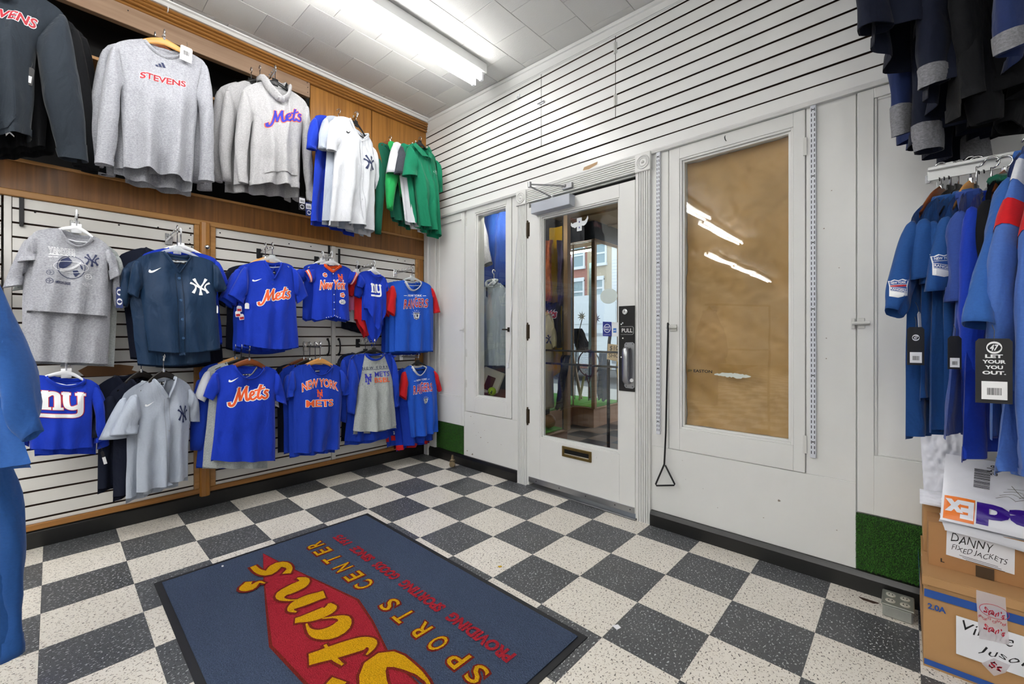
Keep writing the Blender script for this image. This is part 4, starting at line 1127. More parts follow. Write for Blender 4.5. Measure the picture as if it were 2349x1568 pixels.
# measured outlines of the garments, metres in each garment's own plane
GD = {'hoodie_charcoal': {'nL':(-0.068,0.818),'nR':(0.068,0.855),'dip':(0.0,0.771),'sL':(-0.196,0.627),'sR':(0.218,0.807),'aL':(-0.115,0.496),'aR':(0.11,0.568),'hL':(-0.105,0.02),'hR':(0.09,0.108),'hook':(-0.004,0.928),'SL':[[(-0.196,0.627),(-0.239,0.334),(-0.273,-0.117)],[(-0.115,0.496),(-0.145,0.225),(-0.186,-0.09)]],'SR':[[(0.218,0.807),(0.257,0.564),(0.284,0.331),(0.302,0.042)],[(0.11,0.568),(0.132,0.339),(0.162,0.183),(0.19,0.036)]],'D':0.1,'Ds':0.09,'fold':0.014,'collar':0,'pr':{'stevens':[(-0.105,0.624),(0.112,0.654),(-0.101,0.681)],'pocket':[(-0.064,0.327),(0.047,0.34),(0.053,0.176),(0.019,0.1),(-0.036,0.081),(-0.08,0.14)],'hemlabel':[(0.01,0.071),(0.037,0.075),(0.01,0.078)],'tag':[(0.092,0.448)]},'frame':((-1.8,-2.5701,2.1042),1.5708)},
'longsleeve_stevens': {'nL':(-0.098,0.805),'nR':(0.098,0.828),'dip':(0.003,0.743),'sL':(-0.234,0.711),'sR':(0.215,0.81),'aL':(-0.196,0.469),'aR':(0.167,0.54),'hL':(-0.185,0.028),'hR':(0.137,0.02),'hook':(-0.024,0.916),'SL':[[(-0.234,0.711),(-0.266,0.54),(-0.287,0.324),(-0.304,0.015)],[(-0.196,0.469),(-0.202,0.357),(-0.21,0.207),(-0.227,0.02)]],'SR':[[(0.215,0.81),(0.242,0.653),(0.253,0.408),(0.254,0.055)],[(0.167,0.54),(0.178,0.422),(0.178,0.259),(0.17,0.045)]],'D':0.075,'Ds':0.05,'fold':0.03,'nf':2.4,'hb':0.05,'pr':{'stevens':[(-0.119,0.546),(0.097,0.582),(-0.116,0.589)],'tri':[(-0.045,0.664),(0.006,0.671),(-0.042,0.695)],'tag':[(0.101,0.834)]},'frame':((-1.8,-1.9382,2.1351),1.5708)},
'hoodie_mets': {'nL':(-0.08,0.771),'nR':(0.08,0.79),'dip':(0.024,0.672),'sL':(-0.209,0.664),'sR':(0.231,0.728),'aL':(-0.15,0.464),'aR':(0.186,0.586),'hL':(-0.163,0.02),'hR':(0.158,0.071),'hook':(0.005,0.923),'SL':[[(-0.209,0.664),(-0.238,0.469),(-0.25,0.25),(-0.228,0.032)],[(-0.15,0.464),(-0.163,0.354),(-0.178,0.197),(-0.173,0.032)]],'SR':[[(0.231,0.728),(0.251,0.515),(0.262,0.287),(0.272,-0.001)],[(0.186,0.586),(0.186,0.42),(0.198,0.216),(0.224,0.014)]],'D':0.09,'Ds':0.07,'fold':0.016,'hm':-0.012,'hb':0.05,'collar':0,'pr':{'mets':[(-0.083,0.428),(0.168,0.546),(-0.078,0.546)],'pocket':[(-0.067,0.337),(0.124,0.344),(0.129,0.156),(0.005,0.147),(-0.098,0.104),(-0.092,0.223)],'tag':[(0.178,0.004),(0.224,-0.028)]},'frame':((-1.8,-1.3143,2.1979),1.5708)},
'jersey_white': {'nL':(-0.126,0.862),'nR':(0.126,0.853),'dip':(0.037,0.751),'sL':(-0.274,0.795),'sR':(0.226,0.792),'aL':(-0.256,0.551),'aR':(0.232,0.622),'hL':(-0.306,0.02),'hR':(0.199,0.045),'hook':(-0.031,0.975),'SL':[[(-0.274,0.795),(-0.321,0.655),(-0.339,0.531)],[(-0.256,0.571),(-0.253,0.562),(-0.251,0.547)]],'SR':[[(0.226,0.792),(0.288,0.656),(0.333,0.475)],[(0.232,0.622),(0.252,0.534),(0.269,0.442)]],'V':True,'D':0.07,'Ds':0.06,'fold':0.022,'hm':-0.02,'hb':0.03,'pr':{'swoosh':[(-0.155,0.726),(-0.091,0.749),(-0.158,0.756)],'ny':[(0.03,0.512),(0.167,0.551),(0.03,0.635)],'placket':[(0.026,0.752),(-0.013,0.451),(-0.028,0.092)],'btn':[(-0.003,0.544),(-0.01,0.43),(-0.021,0.26)],'label':[(-0.017,0.805),(0.063,0.813),(-0.013,0.823)]},'frame':((-1.7316,-0.7346,2.0132),2.04204)},
'polo_green': {'nL':(-0.074,0.783),'nR':(0.074,0.811),'dip':(0.049,0.689),'sL':(-0.129,0.757),'sR':(0.2,0.739),'aL':(-0.061,0.53),'aR':(0.214,0.523),'hL':(0.007,0.087),'hR':(0.236,0.02),'hook':(-0.018,0.877),'SL':[[(-0.129,0.757),(-0.165,0.618),(-0.195,0.474)],[(-0.061,0.542),(-0.055,0.525),(-0.042,0.505)]],'SR':[[(0.2,0.739),(0.25,0.599),(0.284,0.464)],[(0.214,0.523),(0.223,0.473),(0.232,0.437)]],'D':0.07,'Ds':0.06,'fold':0.02,'pr':{'oval':[(0.129,0.581),(0.196,0.593),(0.129,0.613)],'placket':[(0.066,0.783),(0.126,0.663),(0.129,0.537)],'tri':[(-0.145,0.555),(-0.118,0.561),(-0.145,0.571)]},'frame':((-1.6874,-0.1522,2.0928),1.69297)},
'tee_yankees_kids': {'nL':(-0.063,0.48),'nR':(0.063,0.461),'dip':(-0.001,0.395),'sL':(-0.167,0.439),'sR':(0.133,0.409),'aL':(-0.157,0.305),'aR':(0.125,0.318),'hL':(-0.181,0.039),'hR':(0.122,0.02),'hook':(-0.018,0.591),'SL':[[(-0.167,0.439),(-0.19,0.363),(-0.213,0.282)],[(-0.157,0.318),(-0.15,0.311),(-0.145,0.302)]],'SR':[[(0.133,0.409),(0.156,0.339),(0.179,0.259)],[(0.125,0.318),(0.128,0.273),(0.133,0.224)]],'D':0.05,'Ds':0.045,'fold':0.008,'hm':0,'pr':{'yankees':[(-0.103,0.339),(-0.007,0.339),(-0.103,0.373)],'under':[(-0.103,0.333),(-0.007,0.334),(-0.103,0.337)],'newyork':[(-0.105,0.317),(-0.068,0.318),(-0.105,0.325)],'ny':[(0.03,0.288),(0.086,0.289),(0.03,0.353)],'globe':[(-0.021,0.275),(0.032,0.282),(-0.021,0.346)],'ball1':[(-0.098,0.239),(-0.085,0.241),(-0.098,0.258)],'ball2':[(-0.1,0.195),(-0.087,0.197),(-0.1,0.215)],'al':[(-0.08,0.184),(-0.024,0.179),(-0.08,0.199)],'ball3':[(0.044,0.23),(0.057,0.232),(0.044,0.245)],'diamond':[(0.021,0.175),(0.06,0.172),(0.021,0.198)]},'frame':((-1.8,-2.3133,1.2826),1.5708)},
'tee_grey_long': {'nL':(-0.071,0.737),'nR':(0.071,0.728),'dip':(-0.002,0.682),'sL':(-0.187,0.688),'sR':(0.155,0.664),'aL':(-0.193,0.488),'aR':(0.145,0.494),'hL':(-0.204,0.055),'hR':(0.127,0.02),'hook':(-0.017,0.864),'SL':[[(-0.187,0.688),(-0.226,0.56),(-0.263,0.422)],[(-0.193,0.501),(-0.194,0.469),(-0.195,0.442)]],'SR':[[(0.155,0.664),(0.176,0.525),(0.188,0.366)],[(0.145,0.522),(0.146,0.438),(0.158,0.348)]],'D':0.05,'Ds':0.05,'fold':0.012,'pr':{},'frame':((-1.845,-2.3136,1.012),1.5708)},
'jersey_navy': {'nL':(-0.07,0.619),'nR':(0.07,0.611),'dip':(0.008,0.494),'sL':(-0.201,0.552),'sR':(0.207,0.579),'aL':(-0.173,0.367),'aR':(0.202,0.379),'hL':(-0.137,0.02),'hR':(0.227,0.027),'hook':(0.0,0.788),'SL':[[(-0.201,0.552),(-0.217,0.466),(-0.232,0.355)],[(-0.173,0.377),(-0.177,0.352),(-0.184,0.326)]],'SR':[[(0.207,0.579),(0.236,0.506),(0.262,0.426)],[(0.202,0.399),(0.212,0.392),(0.247,0.398)]],'V':True,'D':0.06,'Ds':0.055,'fold':0.01,'hm':0.02,'pr':{'swoosh':[(-0.134,0.477),(-0.082,0.489),(-0.134,0.51)],'ny':[(0.061,0.361),(0.161,0.368),(0.061,0.461)],'placket':[(0.004,0.486),(0.011,0.293),(0.016,-0.004)],'btn':[(0.007,0.461),(0.011,0.324),(0.018,0.208),(0.023,0.092)],'label':[(-0.03,0.555),(0.043,0.559),(-0.03,0.578)],'tag':[(0.204,0.303)]},'frame':((-1.8,-1.8749,1.0856),1.5708)},
'jersey_mets_blue': {'nL':(-0.059,0.624),'nR':(0.059,0.624),'dip':(0.003,0.502),'sL':(-0.181,0.575),'sR':(0.15,0.601),'aL':(-0.171,0.358),'aR':(0.159,0.379),'hL':(-0.179,0.039),'hR':(0.18,0.02),'hook':(-0.005,0.76),'SL':[[(-0.181,0.575),(-0.227,0.466),(-0.271,0.372)],[(-0.171,0.372),(-0.174,0.351),(-0.181,0.311)]],'SR':[[(0.15,0.601),(0.202,0.506),(0.246,0.401)],[(0.159,0.395),(0.163,0.372),(0.166,0.334)]],'V':True,'D':0.06,'Ds':0.055,'fold':0.01,'hm':0.025,'pr':{'swoosh':[(-0.129,0.468),(-0.078,0.475),(-0.129,0.491)],'mets':[(-0.104,0.306),(0.108,0.352),(-0.094,0.408)],'btn':[(-0.003,0.493),(-0.005,0.463)],'label':[(-0.035,0.54),(0.028,0.543),(-0.035,0.561)],'tag':[(-0.168,0.32)]},'frame':((-1.8,-1.3328,1.0944),1.5708)},
'romper_mets': {'nL':(-0.068,0.438),'nR':(0.068,0.448),'dip':(-0.001,0.391),'sL':(-0.154,0.402),'sR':(0.167,0.418),'aL':(-0.141,0.285),'aR':(0.134,0.307),'hL':(-0.154,0.02),'hR':(0.149,0.025),'hook':(-0.002,0.55),'SL':[[(-0.154,0.402),(-0.177,0.388),(-0.204,0.369)],[(-0.141,0.293),(-0.154,0.294),(-0.17,0.294)]],'SR':[[(0.167,0.418),(0.19,0.41),(0.214,0.399)],[(0.134,0.31),(0.149,0.307),(0.165,0.303)]],'V':True,'D':0.045,'Ds':0.035,'fold':0.006,'hm':0.045,'crotch':-0.06,'pr':{'newyork':[(-0.107,0.238),(0.097,0.255),(-0.107,0.308)],'ny':[(0.034,0.315),(0.085,0.319),(0.034,0.38)],'shield':[(-0.062,0.356),(-0.042,0.358),(-0.062,0.376)],'pent':[(0.068,0.209),(0.093,0.21),(0.068,0.233)],'badge':[(0.068,0.155),(0.095,0.156),(0.068,0.174)],'btn':[(-0.001,0.371),(-0.001,0.318),(-0.002,0.208),(-0.002,0.148),(-0.002,0.094)],'placket':[(-0.001,0.383),(-0.002,0.22),(-0.006,0.049)]},'frame':((-1.8,-0.9043,1.3037),1.5708)},
'bodysuit_giants': {'nL':(-0.053,0.366),'nR':(0.053,0.345),'dip':(0.002,0.326),'sL':(-0.141,0.335),'sR':(0.125,0.3),'aL':(-0.089,0.237),'aR':(0.113,0.218),'hL':(-0.091,0.055),'hR':(0.113,0.02),'hook':(-0.025,0.459),'SL':[[(-0.141,0.335),(-0.155,0.274),(-0.157,0.231)],[(-0.089,0.241),(-0.098,0.227),(-0.109,0.216)]],'SR':[[(0.125,0.3),(0.133,0.265),(0.135,0.229)],[(0.113,0.222),(0.115,0.214),(0.118,0.205)]],'D':0.045,'Ds':0.03,'fold':0.006,'crotch':0.16,'pr':{'ny':[(-0.044,0.155),(0.051,0.151),(-0.044,0.262)]},'frame':((-1.8,-0.5394,1.3675),1.5708)},
'tee_rangers': {'nL':(-0.092,0.659),'nR':(0.092,0.669),'dip':(-0.002,0.577),'sL':(-0.214,0.609),'sR':(0.226,0.623),'aL':(-0.177,0.488),'aR':(0.237,0.51),'hL':(-0.18,0.026),'hR':(0.238,0.02),'hook':(0.01,0.802),'SL':[[(-0.214,0.609),(-0.242,0.493),(-0.265,0.382)],[(-0.177,0.488),(-0.177,0.406),(-0.183,0.332)]],'SR':[[(0.226,0.623),(0.281,0.507),(0.319,0.389)],[(0.237,0.51),(0.242,0.436),(0.244,0.374)]],'D':0.05,'Ds':0.05,'fold':0.012,'pr':{'newyork':[(-0.073,0.51),(0.089,0.521),(-0.073,0.53)],'dashL':[(-0.111,0.515),(-0.081,0.517),(-0.111,0.519)],'dashR':[(0.096,0.527),(0.124,0.529),(0.096,0.532)],'rangers':[(-0.117,0.404),(0.146,0.429),(-0.113,0.488)],'crown':[(0.012,0.35),(0.057,0.352),(0.012,0.396)]},'frame':((-1.8,-0.1591,1.0308),1.5708)},
'toddler_giants': {'nL':(-0.074,0.424),'nR':(0.074,0.396),'dip':(-0.003,0.367),'sL':(-0.153,0.416),'sR':(0.123,0.358),'aL':(-0.141,0.309),'aR':(0.1,0.279),'hL':(-0.13,0.054),'hR':(0.102,0.02),'hook':(-0.023,0.534),'SL':[[(-0.153,0.416),(-0.173,0.285),(-0.182,0.124)],[(-0.141,0.309),(-0.146,0.2),(-0.148,0.091)]],'SR':[[(0.123,0.358),(0.151,0.232),(0.16,0.05)],[(0.1,0.279),(0.113,0.148),(0.106,0.034)]],'D':0.05,'Ds':0.04,'fold':0.006,'pr':{'ny':[(-0.09,0.216),(0.069,0.19),(-0.09,0.348)],'tag':[(0.14,-0.017)]},'frame':((-1.8,-2.3523,0.559),1.5708)},
'jersey_grey': {'nL':(-0.056,0.67),'nR':(0.056,0.676),'dip':(0.008,0.552),'sL':(-0.157,0.595),'sR':(0.153,0.598),'aL':(-0.129,0.421),'aR':(0.141,0.474),'hL':(-0.134,0.02),'hR':(0.132,0.039),'hook':(-0.0,0.823),'SL':[[(-0.157,0.595),(-0.206,0.488),(-0.254,0.376)],[(-0.129,0.436),(-0.129,0.405),(-0.13,0.363)]],'SR':[[(0.153,0.598),(0.195,0.5),(0.199,0.37)],[(0.141,0.474),(0.141,0.431),(0.146,0.381)]],'V':True,'D':0.045,'Ds':0.06,'fold':0.014,'hm':0.0,'hb':0.03,'pr':{'swoosh':[(-0.097,0.511),(-0.056,0.52),(-0.097,0.534)],'ny':[(0.054,0.399),(0.113,0.389),(0.054,0.497)],'placket':[(0.005,0.547),(0.002,0.332),(0.008,0.035)],'btn':[(0.005,0.356),(0.005,0.234)],'label':[(-0.035,0.628),(0.022,0.629),(-0.035,0.65)]},'frame':((-1.7995,-1.9418,0.2651),1.85005)},
'tee_mets_blue': {'nL':(-0.092,0.71),'nR':(0.092,0.689),'dip':(-0.005,0.612),'sL':(-0.206,0.671),'sR':(0.185,0.643),'aL':(-0.186,0.508),'aR':(0.163,0.476),'hL':(-0.222,0.1),'hR':(0.165,0.02),'hook':(-0.031,0.848),'SL':[[(-0.206,0.671),(-0.238,0.595),(-0.264,0.515)],[(-0.186,0.523),(-0.197,0.502),(-0.208,0.479)]],'SR':[[(0.185,0.643),(0.219,0.525),(0.245,0.397)],[(0.163,0.484),(0.164,0.464),(0.167,0.439)]],'D':0.055,'Ds':0.05,'fold':0.008,'hm':0.006,'pr':{'swoosh':[(-0.124,0.593),(-0.073,0.602),(-0.124,0.62)],'mets':[(-0.133,0.438),(0.11,0.447),(-0.127,0.554)],'label':[(-0.038,0.63),(0.014,0.624),(-0.038,0.641)]},'frame':((-1.8,-1.4787,0.29),1.5708)},
'tee_newyork_mets': {'nL':(-0.09,0.7),'nR':(0.09,0.687),'dip':(-0.002,0.614),'sL':(-0.212,0.663),'sR':(0.174,0.648),'aL':(-0.194,0.493),'aR':(0.174,0.457),'hL':(-0.188,0.048),'hR':(0.155,0.02),'hook':(-0.017,0.865),'SL':[[(-0.212,0.663),(-0.23,0.564),(-0.241,0.46)],[(-0.194,0.501),(-0.194,0.485),(-0.193,0.466)]],'SR':[[(0.174,0.648),(0.222,0.545),(0.268,0.439)],[(0.174,0.467),(0.175,0.448),(0.181,0.433)]],'D':0.05,'Ds':0.05,'fold':0.016,'pr':{'newyork':[(-0.145,0.495),(0.125,0.479),(-0.145,0.558)],'ny':[(-0.041,0.437),(0.008,0.432),(-0.041,0.511)],'mets':[(-0.122,0.381),(0.082,0.367),(-0.122,0.433)],'label':[(-0.03,0.631),(0.003,0.629),(-0.03,0.648)]},'frame':((-1.8,-0.9949,0.2815),1.5708)},
'raglan_mets': {'nL':(-0.087,0.659),'nR':(0.087,0.654),'dip':(-0.005,0.606),'sL':(-0.209,0.631),'sR':(0.192,0.623),'aL':(-0.148,0.395),'aR':(0.18,0.367),'hL':(-0.186,0.032),'hR':(0.218,0.02),'hook':(0.008,0.781),'SL':[[(-0.209,0.631),(-0.236,0.421),(-0.235,0.187)],[(-0.148,0.395),(-0.163,0.274),(-0.172,0.16)]],'SR':[[(0.192,0.623),(0.23,0.434),(0.246,0.175)],[(0.18,0.367),(0.192,0.275),(0.197,0.177)]],'D':0.055,'Ds':0.045,'fold':0.012,'hm':0.02,'hb':0.035,'pr':{'newyork':[(-0.117,0.525),(0.124,0.527),(-0.117,0.546)],'line1':[(-0.117,0.521),(0.129,0.519),(-0.117,0.523)],'ny':[(-0.103,0.404),(-0.039,0.403),(-0.103,0.498)],'mets':[(-0.013,0.459),(0.131,0.457),(-0.013,0.502)],'bsbl':[(-0.017,0.412),(0.133,0.407),(-0.017,0.452)],'brk':[(-0.119,0.4),(-0.015,0.397),(-0.119,0.504)],'yokeL':[(-0.087,0.657),(-0.148,0.385),(-0.209,0.631)],'yokeR':[(0.087,0.654),(0.18,0.357),(0.192,0.623)]},'frame':((-1.8,-0.5408,0.3879),1.5708)},
'tee_rangers_small': {'nL':(-0.08,0.675),'nR':(0.08,0.667),'dip':(0.003,0.584),'sL':(-0.159,0.63),'sR':(0.195,0.618),'aL':(-0.121,0.472),'aR':(0.214,0.453),'hL':(-0.074,0.02),'hR':(0.227,0.03),'hook':(0.001,0.785),'SL':[[(-0.159,0.63),(-0.183,0.529),(-0.204,0.42)],[(-0.121,0.482),(-0.124,0.42),(-0.126,0.363)]],'SR':[[(0.195,0.618),(0.236,0.529),(0.272,0.432)],[(0.214,0.464),(0.219,0.431),(0.241,0.4)]],'D':0.05,'Ds':0.045,'fold':0.016,'pr':{'newyork':[(-0.04,0.526),(0.085,0.531),(-0.04,0.543)],'dashL':[(-0.065,0.53),(-0.048,0.531),(-0.065,0.533)],'dashR':[(0.09,0.535),(0.109,0.536),(0.09,0.538)],'rangers':[(-0.074,0.416),(0.135,0.43),(-0.077,0.497)],'crown':[(0.053,0.349),(0.09,0.348),(0.05,0.386)]},'frame':((-1.8,-0.0967,0.2498),1.5708)},
'rack_tee_a': {'nL':(-0.042,0.896),'dip':(0.0,0.871),'sL':(-0.178,0.806),'aL':(-0.198,0.506),'hL':(-0.205,0.02),'hook':(0.0,1.031),'nR':(0.042,0.896),'sR':(0.178,0.806),'aR':(0.198,0.506),'hR':(0.205,0.02),'SL':[[(-0.178,0.806),(-0.251,0.644),(-0.303,0.479)],[(-0.198,0.506),(-0.217,0.474),(-0.239,0.443)]],'SR':[[(0.178,0.806),(0.251,0.644),(0.303,0.479)],[(0.198,0.506),(0.217,0.474),(0.239,0.443)]],'D':0.022,'Ds':0.03,'fold':0.01,'pr':{'shield':[(-0.26,0.554),(-0.222,0.555),(-0.26,0.616)],'tag':[(-0.168,0.436)]},'frame':((1.5811,-0.1221,0.8109),1.0821)},
'rack_tee_b': {'nL':(-0.067,0.746),'dip':(0.0,0.721),'sL':(-0.167,0.666),'aL':(-0.167,0.433),'hL':(-0.174,0.02),'hook':(0.0,0.88),'nR':(0.067,0.746),'sR':(0.167,0.666),'aR':(0.167,0.433),'hR':(0.174,0.02),'SL':[[(-0.167,0.666),(-0.204,0.547),(-0.23,0.435)],[(-0.138,0.505),(-0.135,0.481),(-0.133,0.461)]],'SR':[[(0.167,0.666),(0.204,0.547),(0.23,0.435)],[(0.138,0.505),(0.135,0.481),(0.133,0.461)]],'D':0.022,'Ds':0.03,'fold':0.01,'pr':{'tag':[(-0.258,0.27)]},'frame':((1.6051,-0.1407,0.9518),1.0821)},
'rack_tee_c': {'nL':(-0.062,0.853),'dip':(0.0,0.831),'sL':(-0.157,0.763),'aL':(-0.149,0.518),'hL':(-0.157,0.02),'hook':(0.0,0.987),'nR':(0.062,0.853),'sR':(0.157,0.763),'aR':(0.149,0.518),'hR':(0.157,0.02),'SL':[[(-0.157,0.763),(-0.181,0.654),(-0.196,0.532)],[(-0.112,0.581),(-0.107,0.551),(-0.102,0.528)]],'SR':[[(0.157,0.763),(0.181,0.654),(0.196,0.532)],[(0.112,0.581),(0.107,0.551),(0.102,0.528)]],'D':0.022,'Ds':0.03,'fold':0.01,'pr':{'shield':[(-0.215,0.555),(-0.122,0.559),(-0.215,0.634)]},'frame':((1.6244,-0.15,0.842),1.0821)},
'rack_tee_d': {'nL':(-0.062,0.852),'dip':(0.0,0.832),'sL':(-0.156,0.764),'aL':(-0.156,0.508),'hL':(-0.151,0.02),'hook':(0.0,0.982),'nR':(0.062,0.852),'sR':(0.156,0.764),'aR':(0.156,0.508),'hR':(0.151,0.02),'SL':[[(-0.156,0.764),(-0.199,0.626),(-0.235,0.494)],[(-0.067,0.604),(-0.067,0.542),(-0.067,0.506)]],'SR':[[(0.156,0.764),(0.199,0.626),(0.235,0.494)],[(0.067,0.604),(0.067,0.542),(0.067,0.506)]],'D':0.022,'Ds':0.03,'fold':0.01,'pr':{'shield':[(-0.199,0.546),(-0.102,0.55),(-0.199,0.62)]},'frame':((1.6535,-0.1638,0.8482),1.0821)},
'rack_tee_e': {'nL':(-0.129,0.817),'dip':(0.0,0.816),'sL':(-0.194,0.755),'aL':(-0.194,0.491),'hL':(-0.327,0.02),'hook':(0.0,0.964),'nR':(0.129,0.817),'sR':(0.194,0.755),'aR':(0.194,0.491),'hR':(0.327,0.02),'SL':[[(-0.194,0.755),(-0.212,0.603),(-0.221,0.447)],[(-0.115,0.583),(-0.115,0.51),(-0.115,0.445)]],'SR':[[(0.194,0.755),(0.212,0.603),(0.221,0.447)],[(0.115,0.583),(0.115,0.51),(0.115,0.445)]],'D':0.022,'Ds':0.03,'fold':0.01,'pr':{'tag':[(-0.372,0.333)]},'frame':((1.667,-0.1786,0.8584),1.29154)},
'rack_sweatshirt_royal': {'nL':(-0.088,0.881),'dip':(0.0,0.865),'sL':(-0.203,0.823),'aL':(-0.219,0.583),'hL':(-0.272,0.02),'hook':(0.0,1.015),'nR':(0.088,0.881),'sR':(0.203,0.823),'aR':(0.219,0.583),'hR':(0.272,0.02),'SL':[[(-0.203,0.823),(-0.249,0.499),(-0.203,0.083)],[(-0.088,0.591),(-0.053,0.359),(-0.045,0.065)]],'SR':[[(0.203,0.823),(0.249,0.499),(0.203,0.083)],[(0.088,0.591),(0.053,0.359),(0.045,0.065)]],'D':0.03,'Ds':0.03,'fold':0.01,'pr':{},'frame':((1.6993,-0.2032,0.7886),1.25664)},
'rack_jersey_dark': {'nL':(-0.09,0.768),'dip':(0.0,0.74),'sL':(-0.191,0.695),'aL':(-0.175,0.492),'hL':(-0.125,0.02),'hook':(0.0,0.861),'nR':(0.09,0.768),'sR':(0.191,0.695),'aR':(0.175,0.492),'hR':(0.125,0.02),'SL':[[(-0.191,0.695),(-0.215,0.57),(-0.207,0.435)],[(-0.125,0.552),(-0.116,0.497),(-0.107,0.441)]],'SR':[[(0.191,0.695),(0.215,0.57),(0.207,0.435)],[(0.125,0.552),(0.116,0.497),(0.107,0.441)]],'D':0.022,'Ds':0.03,'fold':0.01,'pr':{},'frame':((1.7269,-0.2184,0.9335),1.25664)},
'rack_tee_sky': {'nL':(-0.085,0.862),'dip':(0.0,0.832),'sL':(-0.219,0.766),'aL':(-0.32,0.456),'hL':(-0.34,0.02),'hook':(0.0,0.927),'nR':(0.085,0.862),'sR':(0.219,0.766),'aR':(0.32,0.456),'hR':(0.34,0.02),'SL':[[(-0.219,0.766),(-0.364,0.549),(-0.494,0.337)],[(-0.241,0.486),(-0.277,0.397),(-0.36,0.314)]],'SR':[[(0.219,0.766),(0.364,0.549),(0.494,0.337)],[(0.241,0.486),(0.277,0.397),(0.36,0.314)]],'D':0.025,'Ds':0.03,'fold':0.01,'pr':{'tag':[(-0.476,0.291)]},'frame':((1.7719,-0.2996,0.8939),1.23918)},
'rack_sweatshirt_stripe': {'nL':(-0.118,0.928),'dip':(0.0,0.898),'sL':(-0.218,0.891),'aL':(-0.212,0.533),'hL':(-0.383,0.02),'hook':(0.0,1.021),'nR':(0.118,0.928),'sR':(0.218,0.891),'aR':(0.212,0.533),'hR':(0.383,0.02),'SL':[[(-0.218,0.891),(-0.322,0.714),(-0.388,0.569),(-0.404,0.409),(-0.311,0.245),(-0.248,0.092),(-0.212,-0.015)],[(-0.068,0.694),(-0.111,0.564),(-0.143,0.437),(-0.165,0.313),(-0.175,0.19),(-0.162,0.077),(-0.15,-0.031)]],'SR':[[(0.218,0.891),(0.322,0.714),(0.388,0.569),(0.404,0.409),(0.311,0.245),(0.248,0.092),(0.212,-0.015)],[(0.068,0.694),(0.111,0.564),(0.143,0.437),(0.165,0.313),(0.175,0.19),(0.162,0.077),(0.15,-0.031)]],'D':0.035,'Ds':0.03,'fold':0.012,'pr':{},'frame':((1.8021,-0.3535,0.8169),1.18682)},
'rack_sweatshirt_front': {'nL':(-0.091,0.99),'dip':(0.0,0.934),'sL':(-0.209,0.892),'aL':(-0.135,0.549),'hL':(-0.299,0.02),'hook':(0.0,1.072),'nR':(0.091,0.99),'sR':(0.209,0.892),'aR':(0.135,0.549),'hR':(0.299,0.02),'SL':[[(-0.209,0.892),(-0.276,0.718),(-0.307,0.541),(-0.319,0.368),(-0.309,0.195),(-0.295,0.117),(-0.283,0.045)],[(-0.091,0.643),(-0.113,0.527),(-0.124,0.389),(-0.135,0.275),(-0.145,0.162),(-0.152,0.094),(-0.156,0.026)]],'SR':[[(0.209,0.892),(0.276,0.718),(0.307,0.541),(0.319,0.368),(0.309,0.195),(0.295,0.117),(0.283,0.045)],[(0.091,0.643),(0.113,0.527),(0.124,0.389),(0.135,0.275),(0.145,0.162),(0.152,0.094),(0.156,0.026)]],'D':0.035,'Ds':0.03,'fold':0.012,'pr':{},'frame':((1.8463,-0.4767,0.7912),1.0821)},
'high_hoodie_a': {'nL':(-0.099,0.961),'dip':(0.0,0.924),'sL':(-0.317,0.75),'aL':(-0.273,0.409),'hL':(-0.277,0.02),'hook':(0.0,1.13),'nR':(0.099,0.961),'sR':(0.317,0.75),'aR':(0.273,0.409),'hR':(0.277,0.02),'SL':[[(-0.317,0.75),(-0.356,0.383),(-0.343,0.005)],[(-0.273,0.409),(-0.268,0.202),(-0.209,0.021)]],'SR':[[(0.317,0.75),(0.356,0.383),(0.343,0.005)],[(0.273,0.409),(0.268,0.202),(0.209,0.021)]],'D':0.06,'Ds':0.03,'fold':0.03,'hm':0.02,'hb':0.06,'pr':{},'frame':((1.5402,-0.2292,2.2312),1.0821)},
'high_hoodie_b': {'nL':(-0.096,1.075),'dip':(0.0,1.04),'sL':(-0.234,0.926),'aL':(-0.141,0.535),'hL':(-0.135,0.02),'hook':(0.0,1.231),'nR':(0.096,1.075),'sR':(0.234,0.926),'aR':(0.141,0.535),'hR':(0.135,0.02),'SL':[[(-0.234,0.926),(-0.249,0.474),(-0.239,0.194),(-0.224,-0.039)],[(-0.141,0.535),(-0.141,0.332),(-0.146,0.162),(-0.156,-0.017)]],'SR':[[(0.234,0.926),(0.249,0.474),(0.239,0.194),(0.224,-0.039)],[(0.141,0.535),(0.141,0.332),(0.146,0.162),(0.156,-0.017)]],'D':0.06,'Ds':0.03,'fold':0.03,'hm':0.0,'hb':0.04,'pr':{},'frame':((1.564,-0.0009,1.9922),1.0821)},
'high_hoodie_c': {'nL':(-0.093,1.028),'dip':(0.0,0.995),'sL':(-0.225,0.886),'aL':(-0.17,0.521),'hL':(-0.201,0.02),'hook':(0.0,1.177),'nR':(0.093,1.028),'sR':(0.225,0.886),'aR':(0.17,0.521),'hR':(0.201,0.02),'SL':[[(-0.225,0.886),(-0.22,0.381),(-0.211,0.129),(-0.201,-0.067)],[(-0.145,0.527),(-0.093,0.313),(-0.088,0.119),(-0.088,-0.057)]],'SR':[[(0.225,0.886),(0.22,0.381),(0.211,0.129),(0.201,-0.067)],[(0.145,0.527),(0.093,0.313),(0.088,0.119),(0.088,-0.057)]],'D':0.06,'Ds':0.03,'fold':0.03,'hm':0.02,'hb':0.05,'pr':{},'frame':((1.6148,-0.063,1.9343),1.0821)},
